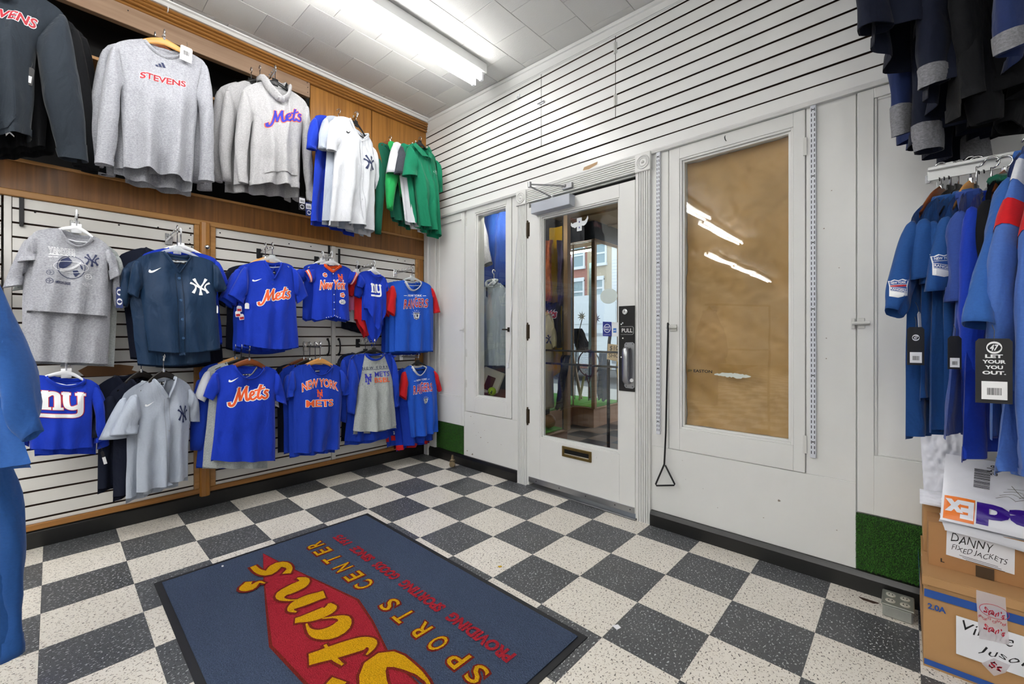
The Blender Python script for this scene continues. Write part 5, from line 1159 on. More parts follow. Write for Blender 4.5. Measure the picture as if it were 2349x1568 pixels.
'high_hoodie_d': {'nL':(-0.088,0.907),'dip':(0.0,0.863),'sL':(-0.232,0.75),'aL':(-0.197,0.396),'hL':(-0.244,0.02),'hook':(0.0,1.047),'nR':(0.088,0.907),'sR':(0.232,0.75),'aR':(0.197,0.396),'hR':(0.244,0.02),'SL':[[(-0.232,0.75),(-0.267,0.348),(-0.272,0.145),(-0.262,0.005)],[(-0.149,0.409),(-0.154,0.23),(-0.162,0.124),(-0.164,0.035)]],'SR':[[(0.232,0.75),(0.267,0.348),(0.272,0.145),(0.262,0.005)],[(0.149,0.409),(0.154,0.23),(0.162,0.124),(0.164,0.035)]],'D':0.06,'Ds':0.03,'fold':0.03,'hm':0.0,'hb':0.05,'pr':{},'frame':((1.6558,-0.1891,2.0139),1.0821)},
'high_hoodie_e': {'nL':(-0.099,0.958),'dip':(0.0,0.924),'sL':(-0.238,0.807),'aL':(-0.193,0.449),'hL':(-0.204,0.02),'hook':(0.0,1.113),'nR':(0.099,0.958),'sR':(0.238,0.807),'aR':(0.193,0.449),'hR':(0.204,0.02),'SL':[[(-0.238,0.807),(-0.238,0.327),(-0.181,0.119),(-0.111,-0.04)],[(-0.123,0.469),(-0.069,0.227),(-0.045,0.103),(-0.015,-0.016)]],'SR':[[(0.238,0.807),(0.238,0.327),(0.181,0.119),(0.111,-0.04)],[(0.123,0.469),(0.069,0.227),(0.045,0.103),(0.015,-0.016)]],'D':0.06,'Ds':0.03,'fold':0.035,'hm':-0.03,'hb':0.05,'pr':{},'frame':((1.7104,-0.2476,1.9215),1.0821)},
'high_hoodie_f': {'nL':(-0.119,0.835),'dip':(0.0,0.809),'sL':(-0.274,0.658),'aL':(-0.209,0.3),'hL':(-0.242,0.02),'hook':(0.0,0.992),'nR':(0.119,0.835),'sR':(0.274,0.658),'aR':(0.209,0.3),'hR':(0.242,0.02),'SL':[[(-0.274,0.658),(-0.278,0.267),(-0.274,0.061),(-0.266,-0.056)],[(-0.165,0.314),(-0.16,0.165),(-0.16,0.064),(-0.151,-0.009)]],'SR':[[(0.274,0.658),(0.278,0.267),(0.274,0.061),(0.266,-0.056)],[(0.165,0.314),(0.16,0.165),(0.16,0.064),(0.151,-0.009)]],'D':0.06,'Ds':0.03,'fold':0.03,'hm':0.0,'hb':0.05,'pr':{},'frame':((1.8126,-0.3437,2.0436),1.0821)},
'front_tee_blue': {'nR':(0.083,0.637),'dip':(-0.0,0.585),'sR':(0.229,0.481),'aR':(0.271,0.189),'hR':(0.325,0.02),'hook':(-0.0,0.731),'nL':(-0.083,0.637),'sL':(-0.229,0.481),'aL':(-0.271,0.189),'hL':(-0.325,0.02),'SL':[[(-0.229,0.481),(-0.29,0.303),(-0.346,0.1)],[(-0.271,0.189),(-0.292,0.126),(-0.315,0.072)]],'SR':[[(0.229,0.481),(0.29,0.303),(0.346,0.1)],[(0.271,0.189),(0.292,0.126),(0.315,0.072)]],'D':0.04,'Ds':0.035,'fold':0.012,'hm':0.02,'pr':{},'frame':((-0.2732,-2.6604,0.8673),0.75431)},
'front_sweat_blue': {'nR':(0.088,0.605),'dip':(0.0,0.561),'sR':(0.248,0.539),'aR':(0.287,0.428),'hR':(0.298,0.02),'hook':(0.0,0.671),'nL':(-0.088,0.605),'sL':(-0.248,0.539),'aL':(-0.287,0.428),'hL':(-0.298,0.02),'SL':[[(-0.248,0.539),(-0.305,0.34),(-0.302,0.163),(-0.309,0.009)],[(-0.265,0.406),(-0.265,0.274),(-0.259,0.141),(-0.254,-0.008)]],'SR':[[(0.248,0.539),(0.305,0.34),(0.302,0.163),(0.309,0.009)],[(0.265,0.406),(0.265,0.274),(0.259,0.141),(0.254,-0.008)]],'D':0.08,'Ds':0.06,'fold':0.012,'pr':{},'frame':((-0.3688,-2.668,0.3771),0.75431)},
'display_jacket': {'nL':(-0.083,0.793),'nR':(0.083,0.789),'dip':(0.002,0.762),'sL':(-0.208,0.699),'sR':(0.172,0.71),'aL':(-0.178,0.546),'aR':(0.128,0.528),'hL':(-0.123,0.02),'hR':(0.145,0.026),'hook':(-0.012,0.924),'SL':[[(-0.208,0.699),(-0.238,0.471),(-0.241,0.214),(-0.23,-0.043)],[(-0.178,0.546),(-0.119,0.405),(-0.126,0.216),(-0.141,-0.032)]],'SR':[[(0.172,0.71),(0.191,0.519),(0.178,0.28),(0.158,0.025)],[(0.128,0.528),(0.083,0.402),(0.061,0.243),(0.064,0.041)]],'D':0.06,'Ds':0.05,'fold':0.014,'pr':{'tag':[(-0.065,0.729)]},'frame':((-1.3644,0.46,0.8926),0.0)},
'display_jersey_blue': {'nL':(-0.075,0.971),'nR':(0.075,0.963),'dip':(0.001,0.901),'sL':(-0.201,0.917),'sR':(0.217,0.867),'aL':(-0.181,0.531),'aR':(0.234,0.518),'hL':(-0.292,0.02),'hR':(0.269,0.029),'hook':(0.001,1.086),'SL':[[(-0.201,0.917),(-0.251,0.734),(-0.292,0.506)],[(-0.181,0.599),(-0.152,0.526),(-0.132,0.455)]],'SR':[[(0.217,0.867),(0.269,0.639),(0.303,0.418)],[(0.234,0.556),(0.231,0.48),(0.226,0.417)]],'D':0.07,'Ds':0.06,'fold':0.03,'pr':{},'frame':((-1.5599,0.68,1.6631),0.0)},
'display_shirt_grey': {'nL':(-0.07,0.805),'nR':(0.07,0.789),'dip':(0.001,0.75),'sL':(-0.217,0.753),'sR':(0.195,0.698),'aL':(-0.174,0.512),'aR':(0.138,0.487),'hL':(-0.195,0.02),'hR':(0.109,0.02),'hook':(0.001,0.91),'SR':[[(0.195,0.698),(0.26,0.493),(0.306,0.307),(0.347,0.147)],[(0.138,0.539),(0.17,0.378),(0.214,0.243),(0.264,0.124)]],'D':0.05,'Ds':0.05,'fold':0.02,'pr':{},'frame':((-1.785,0.5,1.7407),0.0)},
'display_tee_cream': {'nL':(-0.028,0.998),'nR':(0.028,0.987),'dip':(0.0,0.97),'sL':(-0.096,0.929),'sR':(0.088,0.854),'aL':(-0.084,0.642),'aR':(0.05,0.64),'hL':(-0.084,0.02),'hR':(0.061,0.068),'hook':(0.0,1.068),'SR':[[(0.088,0.854),(0.106,0.759),(0.11,0.661)],[(0.05,0.715),(0.066,0.68),(0.072,0.641)]],'D':0.1,'Ds':0.06,'fold':0.01,'pr':{'ny':[(0.028,0.679),(0.091,0.689),(0.028,0.767)]},'frame':((-1.1147,0.96,0.4295),0.0)},
'display_jersey_navy': {'nL':(-0.039,0.483),'nR':(0.039,0.484),'dip':(0.003,0.452),'sL':(-0.087,0.467),'sR':(0.094,0.462),'aL':(-0.093,0.37),'aR':(0.085,0.364),'hL':(-0.087,0.02),'hR':(0.08,0.042),'hook':(0.003,0.519),'D':0.07,'fold':0.03,'pr':{'name':[(-0.051,0.31),(0.068,0.326),(-0.048,0.397)]},'frame':((-1.1217,1.07,1.0434),0.0)}}
# ---- fabrics
F_GREY = fabric('heather_grey', '#a0a2a9', .26); F_GREY2 = fabric('heather_grey_fleece', '#adadaf', .2)
F_CHAR = fabric('charcoal_fleece', '#232b34', .1); F_WHITE = fabric('white_knit', '#cfd2d8', .02)
F_ROYAL = fabric('royal_blue', '#0f35b4', .06); F_ROYAL2 = fabric('royal_blue_tee', '#1138ac', .08); F_NAVY = fabric('navy_polyester', '#12304f', .05, rough=.55, sheen=.1)
F_NAVYD = fabric('dark_navy_cotton', '#0a1226', .06, sheen=.05); F_SILVER = fabric('silver_grey_polyester', '#a9b2c0', .03, rough=.6)
F_GREEN = fabric('kelly_green', '#0e7a58', .05); F_GREENB = fabric('bright_green', '#1f9e52', .06); F_GREEND = fabric('dark_green_fleece', '#0a5a44', .06)
F_RED = fabric('red_cotton', '#c3161f', .06); F_RNGR = fabric('rangers_blue', '#1c55c4', .08); F_HEATH = fabric('heather_ash', '#a9afae', .22)
F_SKY = fabric('sky_blue_cotton', '#2d5ca3', .07); F_SKY2 = fabric('steel_blue_cotton', '#1f4d8c', .07); F_SKY3 = fabric('pale_blue_fleece', '#4468b0', .08)
F_BLACKN = fabric('black_navy_fleece', '#06080d', .05, sheen=.03); F_NAVY2 = fabric('navy_fleece_lit', '#1a2a57', .06); F_CUFFG = fabric('grey_marl_cuff', '#77787d', .3); F_PINK = fabric('pink_cotton', '#e07aa8', .08); F_DGREY = fabric('graphite_heather', '#3c4048', .35)
F_PERI = fabric('periwinkle_navy', '#2f4a94', .1); F_ORANGE = fabric('orange_rib', '#e0531f', .05); F_BURG = fabric('burgundy_cotton', '#5a1020', .05)
I_WHITE = mat('ink_white', '#eceef0', .6); I_RED = mat('ink_red', '#a3232f', .6); I_NAVY = mat('ink_navy', '#17244d', .6); I_ORANGE = mat('ink_orange', '#ea5a1f', .6)
I_BLUE = mat('ink_blue', '#2a2fae', .6); I_BLACK = mat('ink_black', '#14161c', .6); I_GREYI = mat('ink_slate', '#5b6275', .6); I_CRIM = mat('ink_crimson', '#b81c28', .6)
M_CARD = mat('tag_card_white', '#e9eaec', .6); M_CARDK = mat('tag_card_black', '#1b1b1e', .45); M_CARDB = mat('tag_card_blue', '#27366e', .5)

def outlined(R, nm, st, q, w, mf, mo, grow=.07, lvl=0):
    if mo: print_on(R, nm + '_outline', xf(strokes2d(st, grow), *q, w=w), mo, lvl)
    print_on(R, nm, xf(strokes2d(st), *q, w=w), mf, lvl + 1)
def textp(R, nm, s, q, mf, mo=None, bold=.02, ob=.07, shear=0.0, bend=0.0, lvl=0):
    if mo: print_on(R, nm + '_outline', xf(arc(text2d(s, ob, shear, bold), bend), *q), mo, lvl)
    print_on(R, nm, xf(arc(text2d(s, bold, shear), bend), *q), mf, lvl + 1)
def quad(q): return poly2d([q[0], q[1], (q[1][0] + q[2][0] - q[0][0], q[1][1] + q[2][1] - q[0][1]), q[2]])
def shift(g, da=0.0, dz=0.0, sw=1.0, sh=1.0, **kw):
    """a copy of an outline, moved and resized about its neck"""
    k = {}
    zt = g['nL'][1]
    f = lambda p: (p[0] * sw + da, zt + (p[1] - zt) * sh + dz)
    for a, v in g.items():
        if a in ('pr', 'frame'): k[a] = v
        elif a in ('SL', 'SR'): k[a] = [[f(p) for p in r] for r in v]
        elif isinstance(v, tuple): k[a] = f(v)
        else: k[a] = v
    k.update(kw); return k
def back_frame(fr, d):
    """frame moved d metres away from the viewer"""
    (x, y, z), r = fr
    return ((x - math.sin(r) * d, y + math.cos(r) * d, z), r)
seedc = [1.0]
def make(id, name, label, cat, m, group, hanger=None, hlabel=None, **kw):
    seedc[0] += 1.37
    g = GD[id]
    R = build_garment(g, name, label, cat, m, g['frame'], group, True, seed=seedc[0], **kw)
    if hanger:
        mid = ((g['nL'][0] + g['nR'][0]) / 2, (g['nL'][1] + g['nR'][1]) / 2 - .018)
        make_hanger(hanger, hlabel, g['frame'], mid, g['sL'], g['sR'], (mid[0], g['hook'][1]))
    return R
def behind(id, d, name, label, cat, m, group, da=0, dz=0, sw=1, sh=1, hanger=None, hlabel=None, drop=(), msleeve=None, **kw):
    seedc[0] += 1.37
    g = shift(GD[id], da, dz, sw, sh, **kw)
    g['D'] = min(g.get('D', .05), kw.get('D', .03)); g['Ds'] = min(g.get('Ds', .05), .035)
    for k in drop: g[k] = None
    fr = back_frame(GD[id]['frame'], d)
    R = build_garment(g, name, label, cat, m, fr, group, False, seed=seedc[0], msleeve=msleeve, mcollar=m)
    if hanger:
        mid = ((g['nL'][0] + g['nR'][0]) / 2, (g['nL'][1] + g['nR'][1]) / 2 - .018)
        make_hanger(hanger, hlabel, fr, mid, g['sL'], g['sR'], (mid[0], GD[id]['hook'][1] + .0))
    return R
def rib_band(R, m, h=.055):
    """knitted waistband of a hoodie: a band that hugs the bottom of the body"""
    n = max(3, int(len(R.F) * .09))
    rows = [R.F[j] + R.B[j][::-1] for j in range(len(R.F) - n, len(R.F))]
    vs, fs = band_mesh(rows, .004)
    MB().add(vs, fs).build('waistband', m, R.root, smooth=True, local=True)
def cuffs(R, m, n=3):
    for s in R.sleeves:
        if s is None: continue
        vs, fs = band_mesh(s.rows[-n:], .003)
        MB().add(vs, fs).build('cuff', m, s.o, smooth=True, local=True)
def hood(R, m):
    """hood lying back over the shoulders, its two front edges crossing at the neck"""
    g = R.g; nL, nR, dip = g['nL'], g['nR'], g['dip']
    c0 = ((nL[0] + nR[0]) / 2, (nL[1] + nR[1]) / 2); w = (nR[0] - nL[0]) / 2
    vs = []; NA, NB = 22, 9
    for i in range(NA):            # sweep from the left neck round the back to the right neck
        t = math.pi * i / (NA - 1); ct, st = math.cos(t), math.sin(t)
        for j in range(NB):        # inner rim, over the fold, down the outside
            s = j / (NB - 1); r = lerp(.80, 1.5, s) + .06 * noise.noise((i * .5, j * .6, 2.2)); hgt = .060 * math.sin(math.pi * s) * (1 + .5 * st) - .05 * s * s + .012 * noise.noise((i * .4, j * .5, 9.1))
            vs.append((c0[0] - ct * w * r, .018 + st * .075 * r, lerp(nL[1], nR[1], (1 - ct) / 2) + .004 + hgt))
    fs = [(i * NB + j, i * NB + j + 1, (i + 1) * NB + j + 1, (i + 1) * NB + j) for i in range(NA - 1) for j in range(NB - 1)]
    h = MB().add(vs, fs).build('hood', m, R.root, smooth=True, local=True)
    un = g.get('un', .42)
    fr = [R.F[0][i] for i, u in enumerate(R.us) if abs(u) <= un + .03]; n = len(fr); mid = n // 2
    for s in (-1, 1):              # thick overlapping front edges that follow the neckline
        seq = fr[:mid + 3] if s < 0 else fr[mid - 3:][::-1]
        pts = [(p[0] + s * .010 * (1 - k / len(seq)), p[1] - .012 - .010 * (k / len(seq)) - (.006 if s < 0 else 0), p[2] + .016 - .026 * (k / len(seq)) ** 2) for k, p in enumerate(seq)]
        pts = [(pts[0][0] + s * .004, .035, pts[0][2] + .012)] + pts
        MB().tube(catmull(pts, 18), .011, 10, rz=[.020 + .010 * math.sin(math.pi * k / 17) for k in range(18)]).build('hood_edge', m, h, smooth=True, local=True)
def placket(R, q, m, w=.028, lvl=0):
    vs, fs = project(R, ribbon2d(q, w, n=30), lvl)
    o = MB().add(vs, fs).build('placket', m, R.body, smooth=True, local=True)
    sm = mat('seam_white', '#8f949c', .8) if m in (F_WHITE, F_SILVER) else mat('seam_dark', '#0a1626', .8)
    for k in (-.5, .5):
        q2 = [(a + k * w, z) for a, z in q]
        vs, fs = project(R, ribbon2d(q2, .0022, n=30), lvl + 1.2); MB().add(vs, fs).build('placket_seam', sm, o, local=True)
def neck_label(R, q):
    a = (q[0][0] + q[1][0]) / 2; z = (q[0][1] + q[2][1]) / 2; w = abs(q[1][0] - q[0][0]); h = abs(q[2][1] - q[0][1])
    bb = grid_mesh(MB(), R.B, True); bt = BVHTree.FromPolygons(bb.v, bb.f)
    r = bt.ray_cast(Vector((a, -1, z)), Vector((0, 1, 0))); y = (r[0].y if r[0] is not None else .03) - .003
    o = MB().box(a - w / 2, a + w / 2, y - .001, y, z - h / 2, z + h / 2).build('neck_label', M_CARDK, R.root, local=True)
    for k in (-.33, 0, .33): MB().box(a + k * w - w * .10, a + k * w + w * .10, y - .0016, y - .001, z - h * .18, z + h * .18).build('label_print', I_WHITE, o, local=True)
def adi(R, q): # three slanted bars
    for k in range(3):
        x = .05 + .32 * k; hh = .35 + .3 * k
        print_on(R, 'stripe_mark', xf(poly2d([(x, 0), (x + .26, 0), (x + .26 - .30 * hh, hh), (x - .30 * hh + .04, hh)]), *q), I_NAVY if R.m is F_GREY else I_WHITE, 0)
def crown_emblem(R, q):
    c, e, t = q; rx = (e[0] - c[0]); rz = t[1] - c[1]
    P = lambda a, b: (c[0] + a * rx, c[1] + b * rz)
    rays = [poly2d([P(math.cos(t - .09) * .62, .15 + math.sin(t - .09) * .55), P(math.cos(t) * 1.0, .15 + math.sin(t) * .95), P(math.cos(t + .09) * .62, .15 + math.sin(t + .09) * .55)]) for t in [math.pi * k / 6 for k in range(7)]]
    print_on(R, 'emblem_rays', merge2d(*rays), I_WHITE, 0)
    print_on(R, 'emblem_face', poly2d([P(-.55, .45), P(.55, .45), P(.62, -.1), P(.45, -.75), P(0, -.95), P(-.45, -.75), P(-.62, -.1)]), I_WHITE, 1)
    print_on(R, 'emblem_lines', merge2d(poly2d([P(-.5, .38), P(.5, .38), P(.48, .22), P(-.5, .2)]), poly2d([P(-.1, .12), P(.22, .1), P(.34, -.15), P(.24, -.2), P(.26, -.42), P(.05, -.5), P(-.05, -.2)]), ribbon2d([P(-.2, .1), P(-.32, -.2), P(-.22, -.55)], rz * .09), ribbon2d([P(-.42, .08), P(-.48, -.25), P(-.36, -.6)], rz * .07), poly2d([P(-.4, -.66), P(.4, -.66), P(.32, -.8), P(-.32, -.8)])), I_NAVY, 2)
def shield(R, side, full=True, t=.58, k=.78, at=.5):
    """woven team shield on a sleeve, centred at fraction t of its length"""
    o, i = R.g['SL' if side == 0 else 'SR']; O = catmull(o, 50)[int(49 * t)]; I = catmull(i, 50)[int(49 * t)]
    w = k; h = w * 1.2; c3 = Vector((lerp(O[0], I[0], at), 0, lerp(O[1], I[1], at)))
    sd = -1 if side == 0 else 1; th = R.frame[1]; bv = R.sleeves[side].bvh
    d = Vector((math.sin(th), math.cos(th), 0)) if side == 0 else Vector((-1, 0, 0)); e = Vector((math.cos(th), -math.sin(th), 0)) if side == 0 else Vector((0, 1, 0))
    P = lambda a, b: ((a - .5) * w, (b - .5) * h)
    def print_on(R_, nm, m2, mm, lvl, S_):
        vs, fs = subdivide2d(m2[0], m2[1], .008); out_ = []
        for s_, z_, e_ in vs:
            p = c3 + e * s_ + Vector((0, 0, z_)); hit = bv.ray_cast(p - d * .5, d)
            out_.append(((hit[0] if hit[0] is not None else p) - d * (.0014 + lvl * .0007 + e_))[:])
        return MB().add(out_, fs).build(nm, mm, R.sleeves[side].o, local=True)
    out = [(0, .97), (.12, .93), (.3, 1.0), (.5, .93), (.7, 1.0), (.88, .93), (1, .97), (.93, .6), (.93, .1), (.5, 0), (.07, .1), (.07, .6)]
    inn = [(.5 + (a - .5) * .88, .5 + (b - .5) * .90) for a, b in out]
    S = side
    print_on(R, 'patch_border', poly2d([P(*p) for p in out]), I_WHITE, 0, S)
    print_on(R, 'patch_field', poly2d([P(*p) for p in inn]), mat('patch_blue', '#1a4a94', .6), 1, S)
    print_on(R, 'patch_band', poly2d([P(.12, .40), P(.88, .22), P(.88, .13), P(.5, .05), P(.12, .13)]), I_WHITE, 2, S)
    if full: print_on(R, 'patch_stripe', poly2d([P(.12, .68), P(.88, .68), P(.88, .58), P(.12, .60)]), I_CRIM, 2, S)
    print_on(R, 'patch_rules', merge2d(ribbon2d([P(.1, .70), P(.9, .70)], h * .02, smooth=False), ribbon2d([P(.1, .62), P(.9, .44)], h * .02, smooth=False), ribbon2d([P(.1, .43), P(.9, .25)], h * .02, smooth=False)), I_WHITE, 3, S)
    v, f = text2d('NEW YORK', .02); print_on(R, 'patch_lettering', ([P(.14 + a * .72, .75 + b * .12) for a, b in v], f), I_WHITE, 3, S)
    v, f = text2d('RANGERS', .02); print_on(R, 'patch_lettering', ([P(.14 + a * .72, .46 - a * .17 + b * .12) for a, b in v], f), I_WHITE, 3, S)

# ================= upper row
GU = 'tops hung along the oak cabinet'
R = make('hoodie_charcoal', 'hoodie', 'charcoal fleece hoodie with red STEVENS lettering at the top left edge', 'hoodie', F_CHAR, GU, 'black', 'black plastic hanger holding the charcoal hoodie')
p = R.g['pr']; hood(R, F_CHAR); rib_band(R, F_CHAR); cuffs(R, F_CHAR)
textp(R, 'team_name', 'STEVENS', p['stevens'], I_RED, I_WHITE, .035, .075, .2, .12)
po = project(R, poly2d(p['pocket']), 0, None, .012, .008); MB().add(*po).build('pocket', F_CHAR, R.root, local=True)
print_on(R, 'hem_label', quad(p['hemlabel']), I_WHITE)
hang_tag(R, p['tag'][0][0], p['tag'][0][1], .028, .09, M_CARDK, tilt=-.1, ink=[(M_CARD, poly2d([(.2, .12), (.8, .12), (.8, .5), (.2, .5)]))])
for s in (-.03,): MB().tube([(s, -.085, R.g['dip'][1] + .02), (s + .004, -.10, R.g['dip'][1] - .05), (s + .002, -.112, R.g['dip'][1] - .11)], .004, 6).build('drawcord', mat('cord_speckled', '#c9ccd0', .7, var=.6, vscale=300), R.root, local=True)
behind('hoodie_charcoal', .07, 'hoodie', 'second charcoal hoodie hanging behind the STEVENS one at the left edge', 'hoodie', F_BLACKN, GU, da=.05, dz=-.01)
behind('hoodie_charcoal', .13, 'hoodie', 'third dark hoodie at the back of the left-edge stack', 'hoodie', F_BLACKN, GU, da=.085, dz=-.01)

R = make('longsleeve_stevens', 'long_sleeve_shirt', 'grey long-sleeve shirt with red STEVENS arch on a beech hanger', 'shirt', F_GREY, GU, 'wood', 'light beech hanger in the grey STEVENS long-sleeve')
p = R.g['pr']; cuffs(R, F_GREY, 2)
textp(R, 'team_name', 'STEVENS', p['stevens'], I_RED, I_WHITE, .035, .075, .0, .10)
adi(R, p['tri'])
hang_tag(R, p['tag'][0][0], p['tag'][0][1], .060, .090, M_CARD, tilt=-.06, ink=[(I_BLACK, barcode2d(.25, .75, .4, .7, 3))])
behind('longsleeve_stevens', .07, 'long_sleeve_shirt', 'middle grey long-sleeve shirt in the stack behind the STEVENS arch', 'shirt', F_GREY, GU, da=-.035, dz=.0, hb=.03, hanger='brown', hlabel='brown wooden hanger just behind the beech one')
behind('longsleeve_stevens', .14, 'long_sleeve_shirt', 'rearmost grey long-sleeve shirt in the STEVENS stack', 'shirt', F_GREY, GU, da=.02, dz=-.02, hb=.03)

R = make('hoodie_mets', 'hoodie', 'light grey hoodie with purple-blue Mets script and front pouch pocket', 'hoodie', F_GREY2, GU, 'black', 'front dark plastic hanger in the grey Mets hoodie')
p = R.g['pr']; hood(R, F_GREY2); rib_band(R, F_GREY2); cuffs(R, F_GREY2)
outlined(R, 'script_logo', METS, p['mets'], METS_W, I_BLUE, I_ORANGE, .07)
po = project(R, poly2d(p['pocket']), 0, None, .012, .008); MB().add(*po).build('pocket', F_GREY2, R.root, local=True)
for k, (a, z) in enumerate(p['tag']): hang_tag(R, a, z + .02, .048, .10, M_CARDB if k else M_CARDK, y=-.02 + .0 * k, tilt=.05 * k, ink=[(M_CARD, poly2d([(.08, .5), (.92, .5), (.92, .9), (.08, .9)])), (I_BLACK, barcode2d(.2, .8, .58, .75, 4 + k)), (M_CARD, ring2d(.5, .25, .28, .06, .14))])
behind('hoodie_mets', .08, 'hoodie', 'middle light grey hoodie behind the Mets script hoodie', 'hoodie', F_GREY2, GU, da=-.075, dz=.01, hanger='black', hlabel='second dark plastic hanger behind the Mets hoodie')
behind('hoodie_mets', .15, 'hoodie', 'rearmost light grey hoodie against the dark bay', 'hoodie', F_GREY2, GU, da=-.11, dz=.015, hanger='black', hlabel='rearmost dark plastic hanger of the grey hoodies')

R = make('jersey_white', 'baseball_jersey', 'white button-front baseball jersey with navy NY monogram', 'jersey', F_WHITE, GU, 'black', 'dark plastic hanger in the white baseball jersey')
p = R.g['pr']; placket(R, p['placket'], F_WHITE); print_on(R, 'swoosh', xf(strokes2d(SWOOSH), *p['swoosh']), I_BLACK)
outlined(R, 'monogram', NYY, p['ny'], 1, I_NAVY, None); collect_buttons(R, p['btn'], M_PLASTW); neck_label(R, p['label'])
behind('jersey_white', .05, 'baseball_jersey', 'silver grey jersey tucked right behind the white jersey', 'jersey', F_SILVER, GU, da=-.03, dz=.0)
behind('jersey_white', .11, 'baseball_jersey', 'royal blue jersey at the back of the white jersey stack', 'jersey', F_ROYAL, GU, da=-.075, dz=-.01, hanger='black', hlabel='clear-black hanger of the royal blue jersey near the oak doors')

R = make('polo_green', 'polo_shirt', 'kelly green polo shirt with white oval crest by the corner', 'polo', F_GREEN, GU, 'black', 'black hanger in the green polo shirt')
p = R.g['pr']; placket(R, p['placket'], F_GREEN, .03)
print_on(R, 'oval_crest', xf(ring2d(.5, .5, .48, .07), *p['oval']), I_WHITE); v, f = text2d('JETS', .02, .2); print_on(R, 'crest_lettering', xf(([(.18 + a * .64, .32 + b * .36) for a, b in v], f), *p['oval']), I_WHITE, 1)
g = R.g
for s, a, b in ((-1, g['nL'], g['dip']), (1, g['nR'], g['dip'])):
    vs = [(a[0] - .0 * s, -.02, a[1] + .012), (a[0] + s * .035, -.035, a[1] - .03), (lerp(a[0], b[0], .6) + s * .03, -.062, lerp(a[1], b[1], .75) - .03), (b[0], -.060, b[1] + .012), (lerp(a[0], b[0], .5), -.045, lerp(a[1], b[1], .4) + .004)]
    mb = MB().add(vs, [(0, 1, 2, 3, 4)]); mb.add([(x, y - .003, z) for x, y, z in vs], [(0, 1, 2, 3, 4)]); mb.build('collar_leaf', F_GREEN, R.root, local=True)
behind('polo_green', .05, 'tee_shirt', 'graphite and green tee pressed behind the green polo', 'tee', F_GREEN, GU, da=-.05, msleeve=F_DGREY, sh=.96)
behind('polo_green', .09, 'tee_shirt', 'plain white tee showing below the bright green sleeve', 'tee', F_WHITE, GU, da=-.10, sh=.95)
behind('polo_green', .13, 'long_sleeve_shirt', 'bright green long-sleeve shirt among the green tops', 'shirt', F_GREENB, GU, da=-.12, sh=.62, dz=.01, SL=[[(-.23, .66), (-.27, .45), (-.26, .20)], [(-.15, .45), (-.18, .35), (-.20, .19)]], SR=None)
behind('polo_green', .20, 'hoodie', 'dark green hooded top at the back of the green cluster', 'hoodie', F_GREEND, GU, da=-.17, dz=-.0, sh=.9, SL=[[(-.30, .64), (-.32, .35), (-.33, -.02)], [(-.22, .45), (-.25, .25), (-.27, -.02)]], SR=None, hanger='brown', hlabel='brown hanger of the dark green hooded top')

# ================= middle row
GM = 'kids tops on the middle row of the slat doors'
R = make('tee_yankees_kids', 'tee_shirt', 'short grey kids tee printed with Yankees and a globe baseball', 'tee', F_GREY, GM, 'white', 'white plastic hanger in the grey Yankees kids tee')
p = R.g['pr']
textp(R, 'printed_word', 'YANKEES', p['yankees'], F_GREY, I_WHITE, .0, .06)
print_on(R, 'print_rule', quad(p['under']), I_WHITE); textp(R, 'printed_word', 'NEW YORK', p['newyork'], I_WHITE, None, .02)
outlined(R, 'monogram', NYY, p['ny'], 1, I_NAVY, None)
c, e, tt = p['globe']; rx, rz = (e[0] - c[0]) * .98, (tt[1] - c[1]) * .86
P = lambda a, b: (c[0] + a * rx, c[1] + b * rz)
print_on(R, 'globe_ring', ([P(a, b) for a, b in ring2d(0, 0, 1, .05)[0]], ring2d(0, 0, 1, .05)[1]), I_NAVY)
print_on(R, 'globe_land', merge2d(poly2d([P(-.9, .1), P(-.7, .6), P(-.2, .9), P(.1, .5), P(-.1, .2), P(-.35, -.05), P(-.6, -.2), P(-.85, -.15)]), poly2d([P(.1, -.3), P(.45, -.25), P(.6, -.5), P(.3, -.85), P(.15, -.6)]), poly2d([P(.6, .35), P(.8, .1), P(.85, -.2), P(.7, -.1)])), I_NAVY, 1)
print_on(R, 'globe_seam', merge2d(*[ribbon2d([P(-.75 + k * .1, -.42 + .5 * (k / 15) ** 2 * 1.6), P(-.72 + k * .1, -.2 + .5 * (k / 15) ** 2 * 1.6)], .0028, smooth=False) for k in range(15)]), I_WHITE, 2)
print_on(R, 'globe_orbit', merge2d(([P(a, b) for a, b in ring2d(0, 0, 1.25, .03, .5)[0]], ring2d(0, 0, 1.25, .03, .5)[1])), I_WHITE, 3)
for k, mm in (('ball1', I_GREYI), ('ball2', I_NAVY), ('ball3', I_WHITE)):
    c2, e2, t2 = p[k]; r = e2[0] - c2[0]
    print_on(R, 'small_ball_print', merge2d(ring2d(c2[0], c2[1], r, r * .16), ribbon2d([(c2[0] - r * .8, c2[1] + r * .2), (c2[0], c2[1] - r * .1), (c2[0] + r * .8, c2[1] + r * .2)], r * .14), ribbon2d([(c2[0] - r * .2, c2[1] + r * .8), (c2[0] + r * .1, c2[1]), (c2[0] - r * .2, c2[1] - r * .8)], r * .14)), mm)
textp(R, 'printed_word', 'AMERICAN LEAGUE', p['al'], I_NAVY, None, .03, shear=.2)
c2 = p['diamond']; print_on(R, 'diamond_print', xf(merge2d(ribbon2d([(0, .6), (.5, 1), (1, .6), (.5, 0), (0, .6)], .05, smooth=False), ribbon2d([(.3, .55), (.5, .75), (.7, .55), (.5, .3), (.3, .55)], .05, smooth=False)), *c2), I_WHITE)
seedc[0] += 1; g = GD['tee_grey_long']
RL = build_garment(g, 'tee_shirt', 'longer plain grey tee hanging behind the grey Yankees kids tee', 'tee', F_GREY, g['frame'], GM, True, seed=seedc[0])
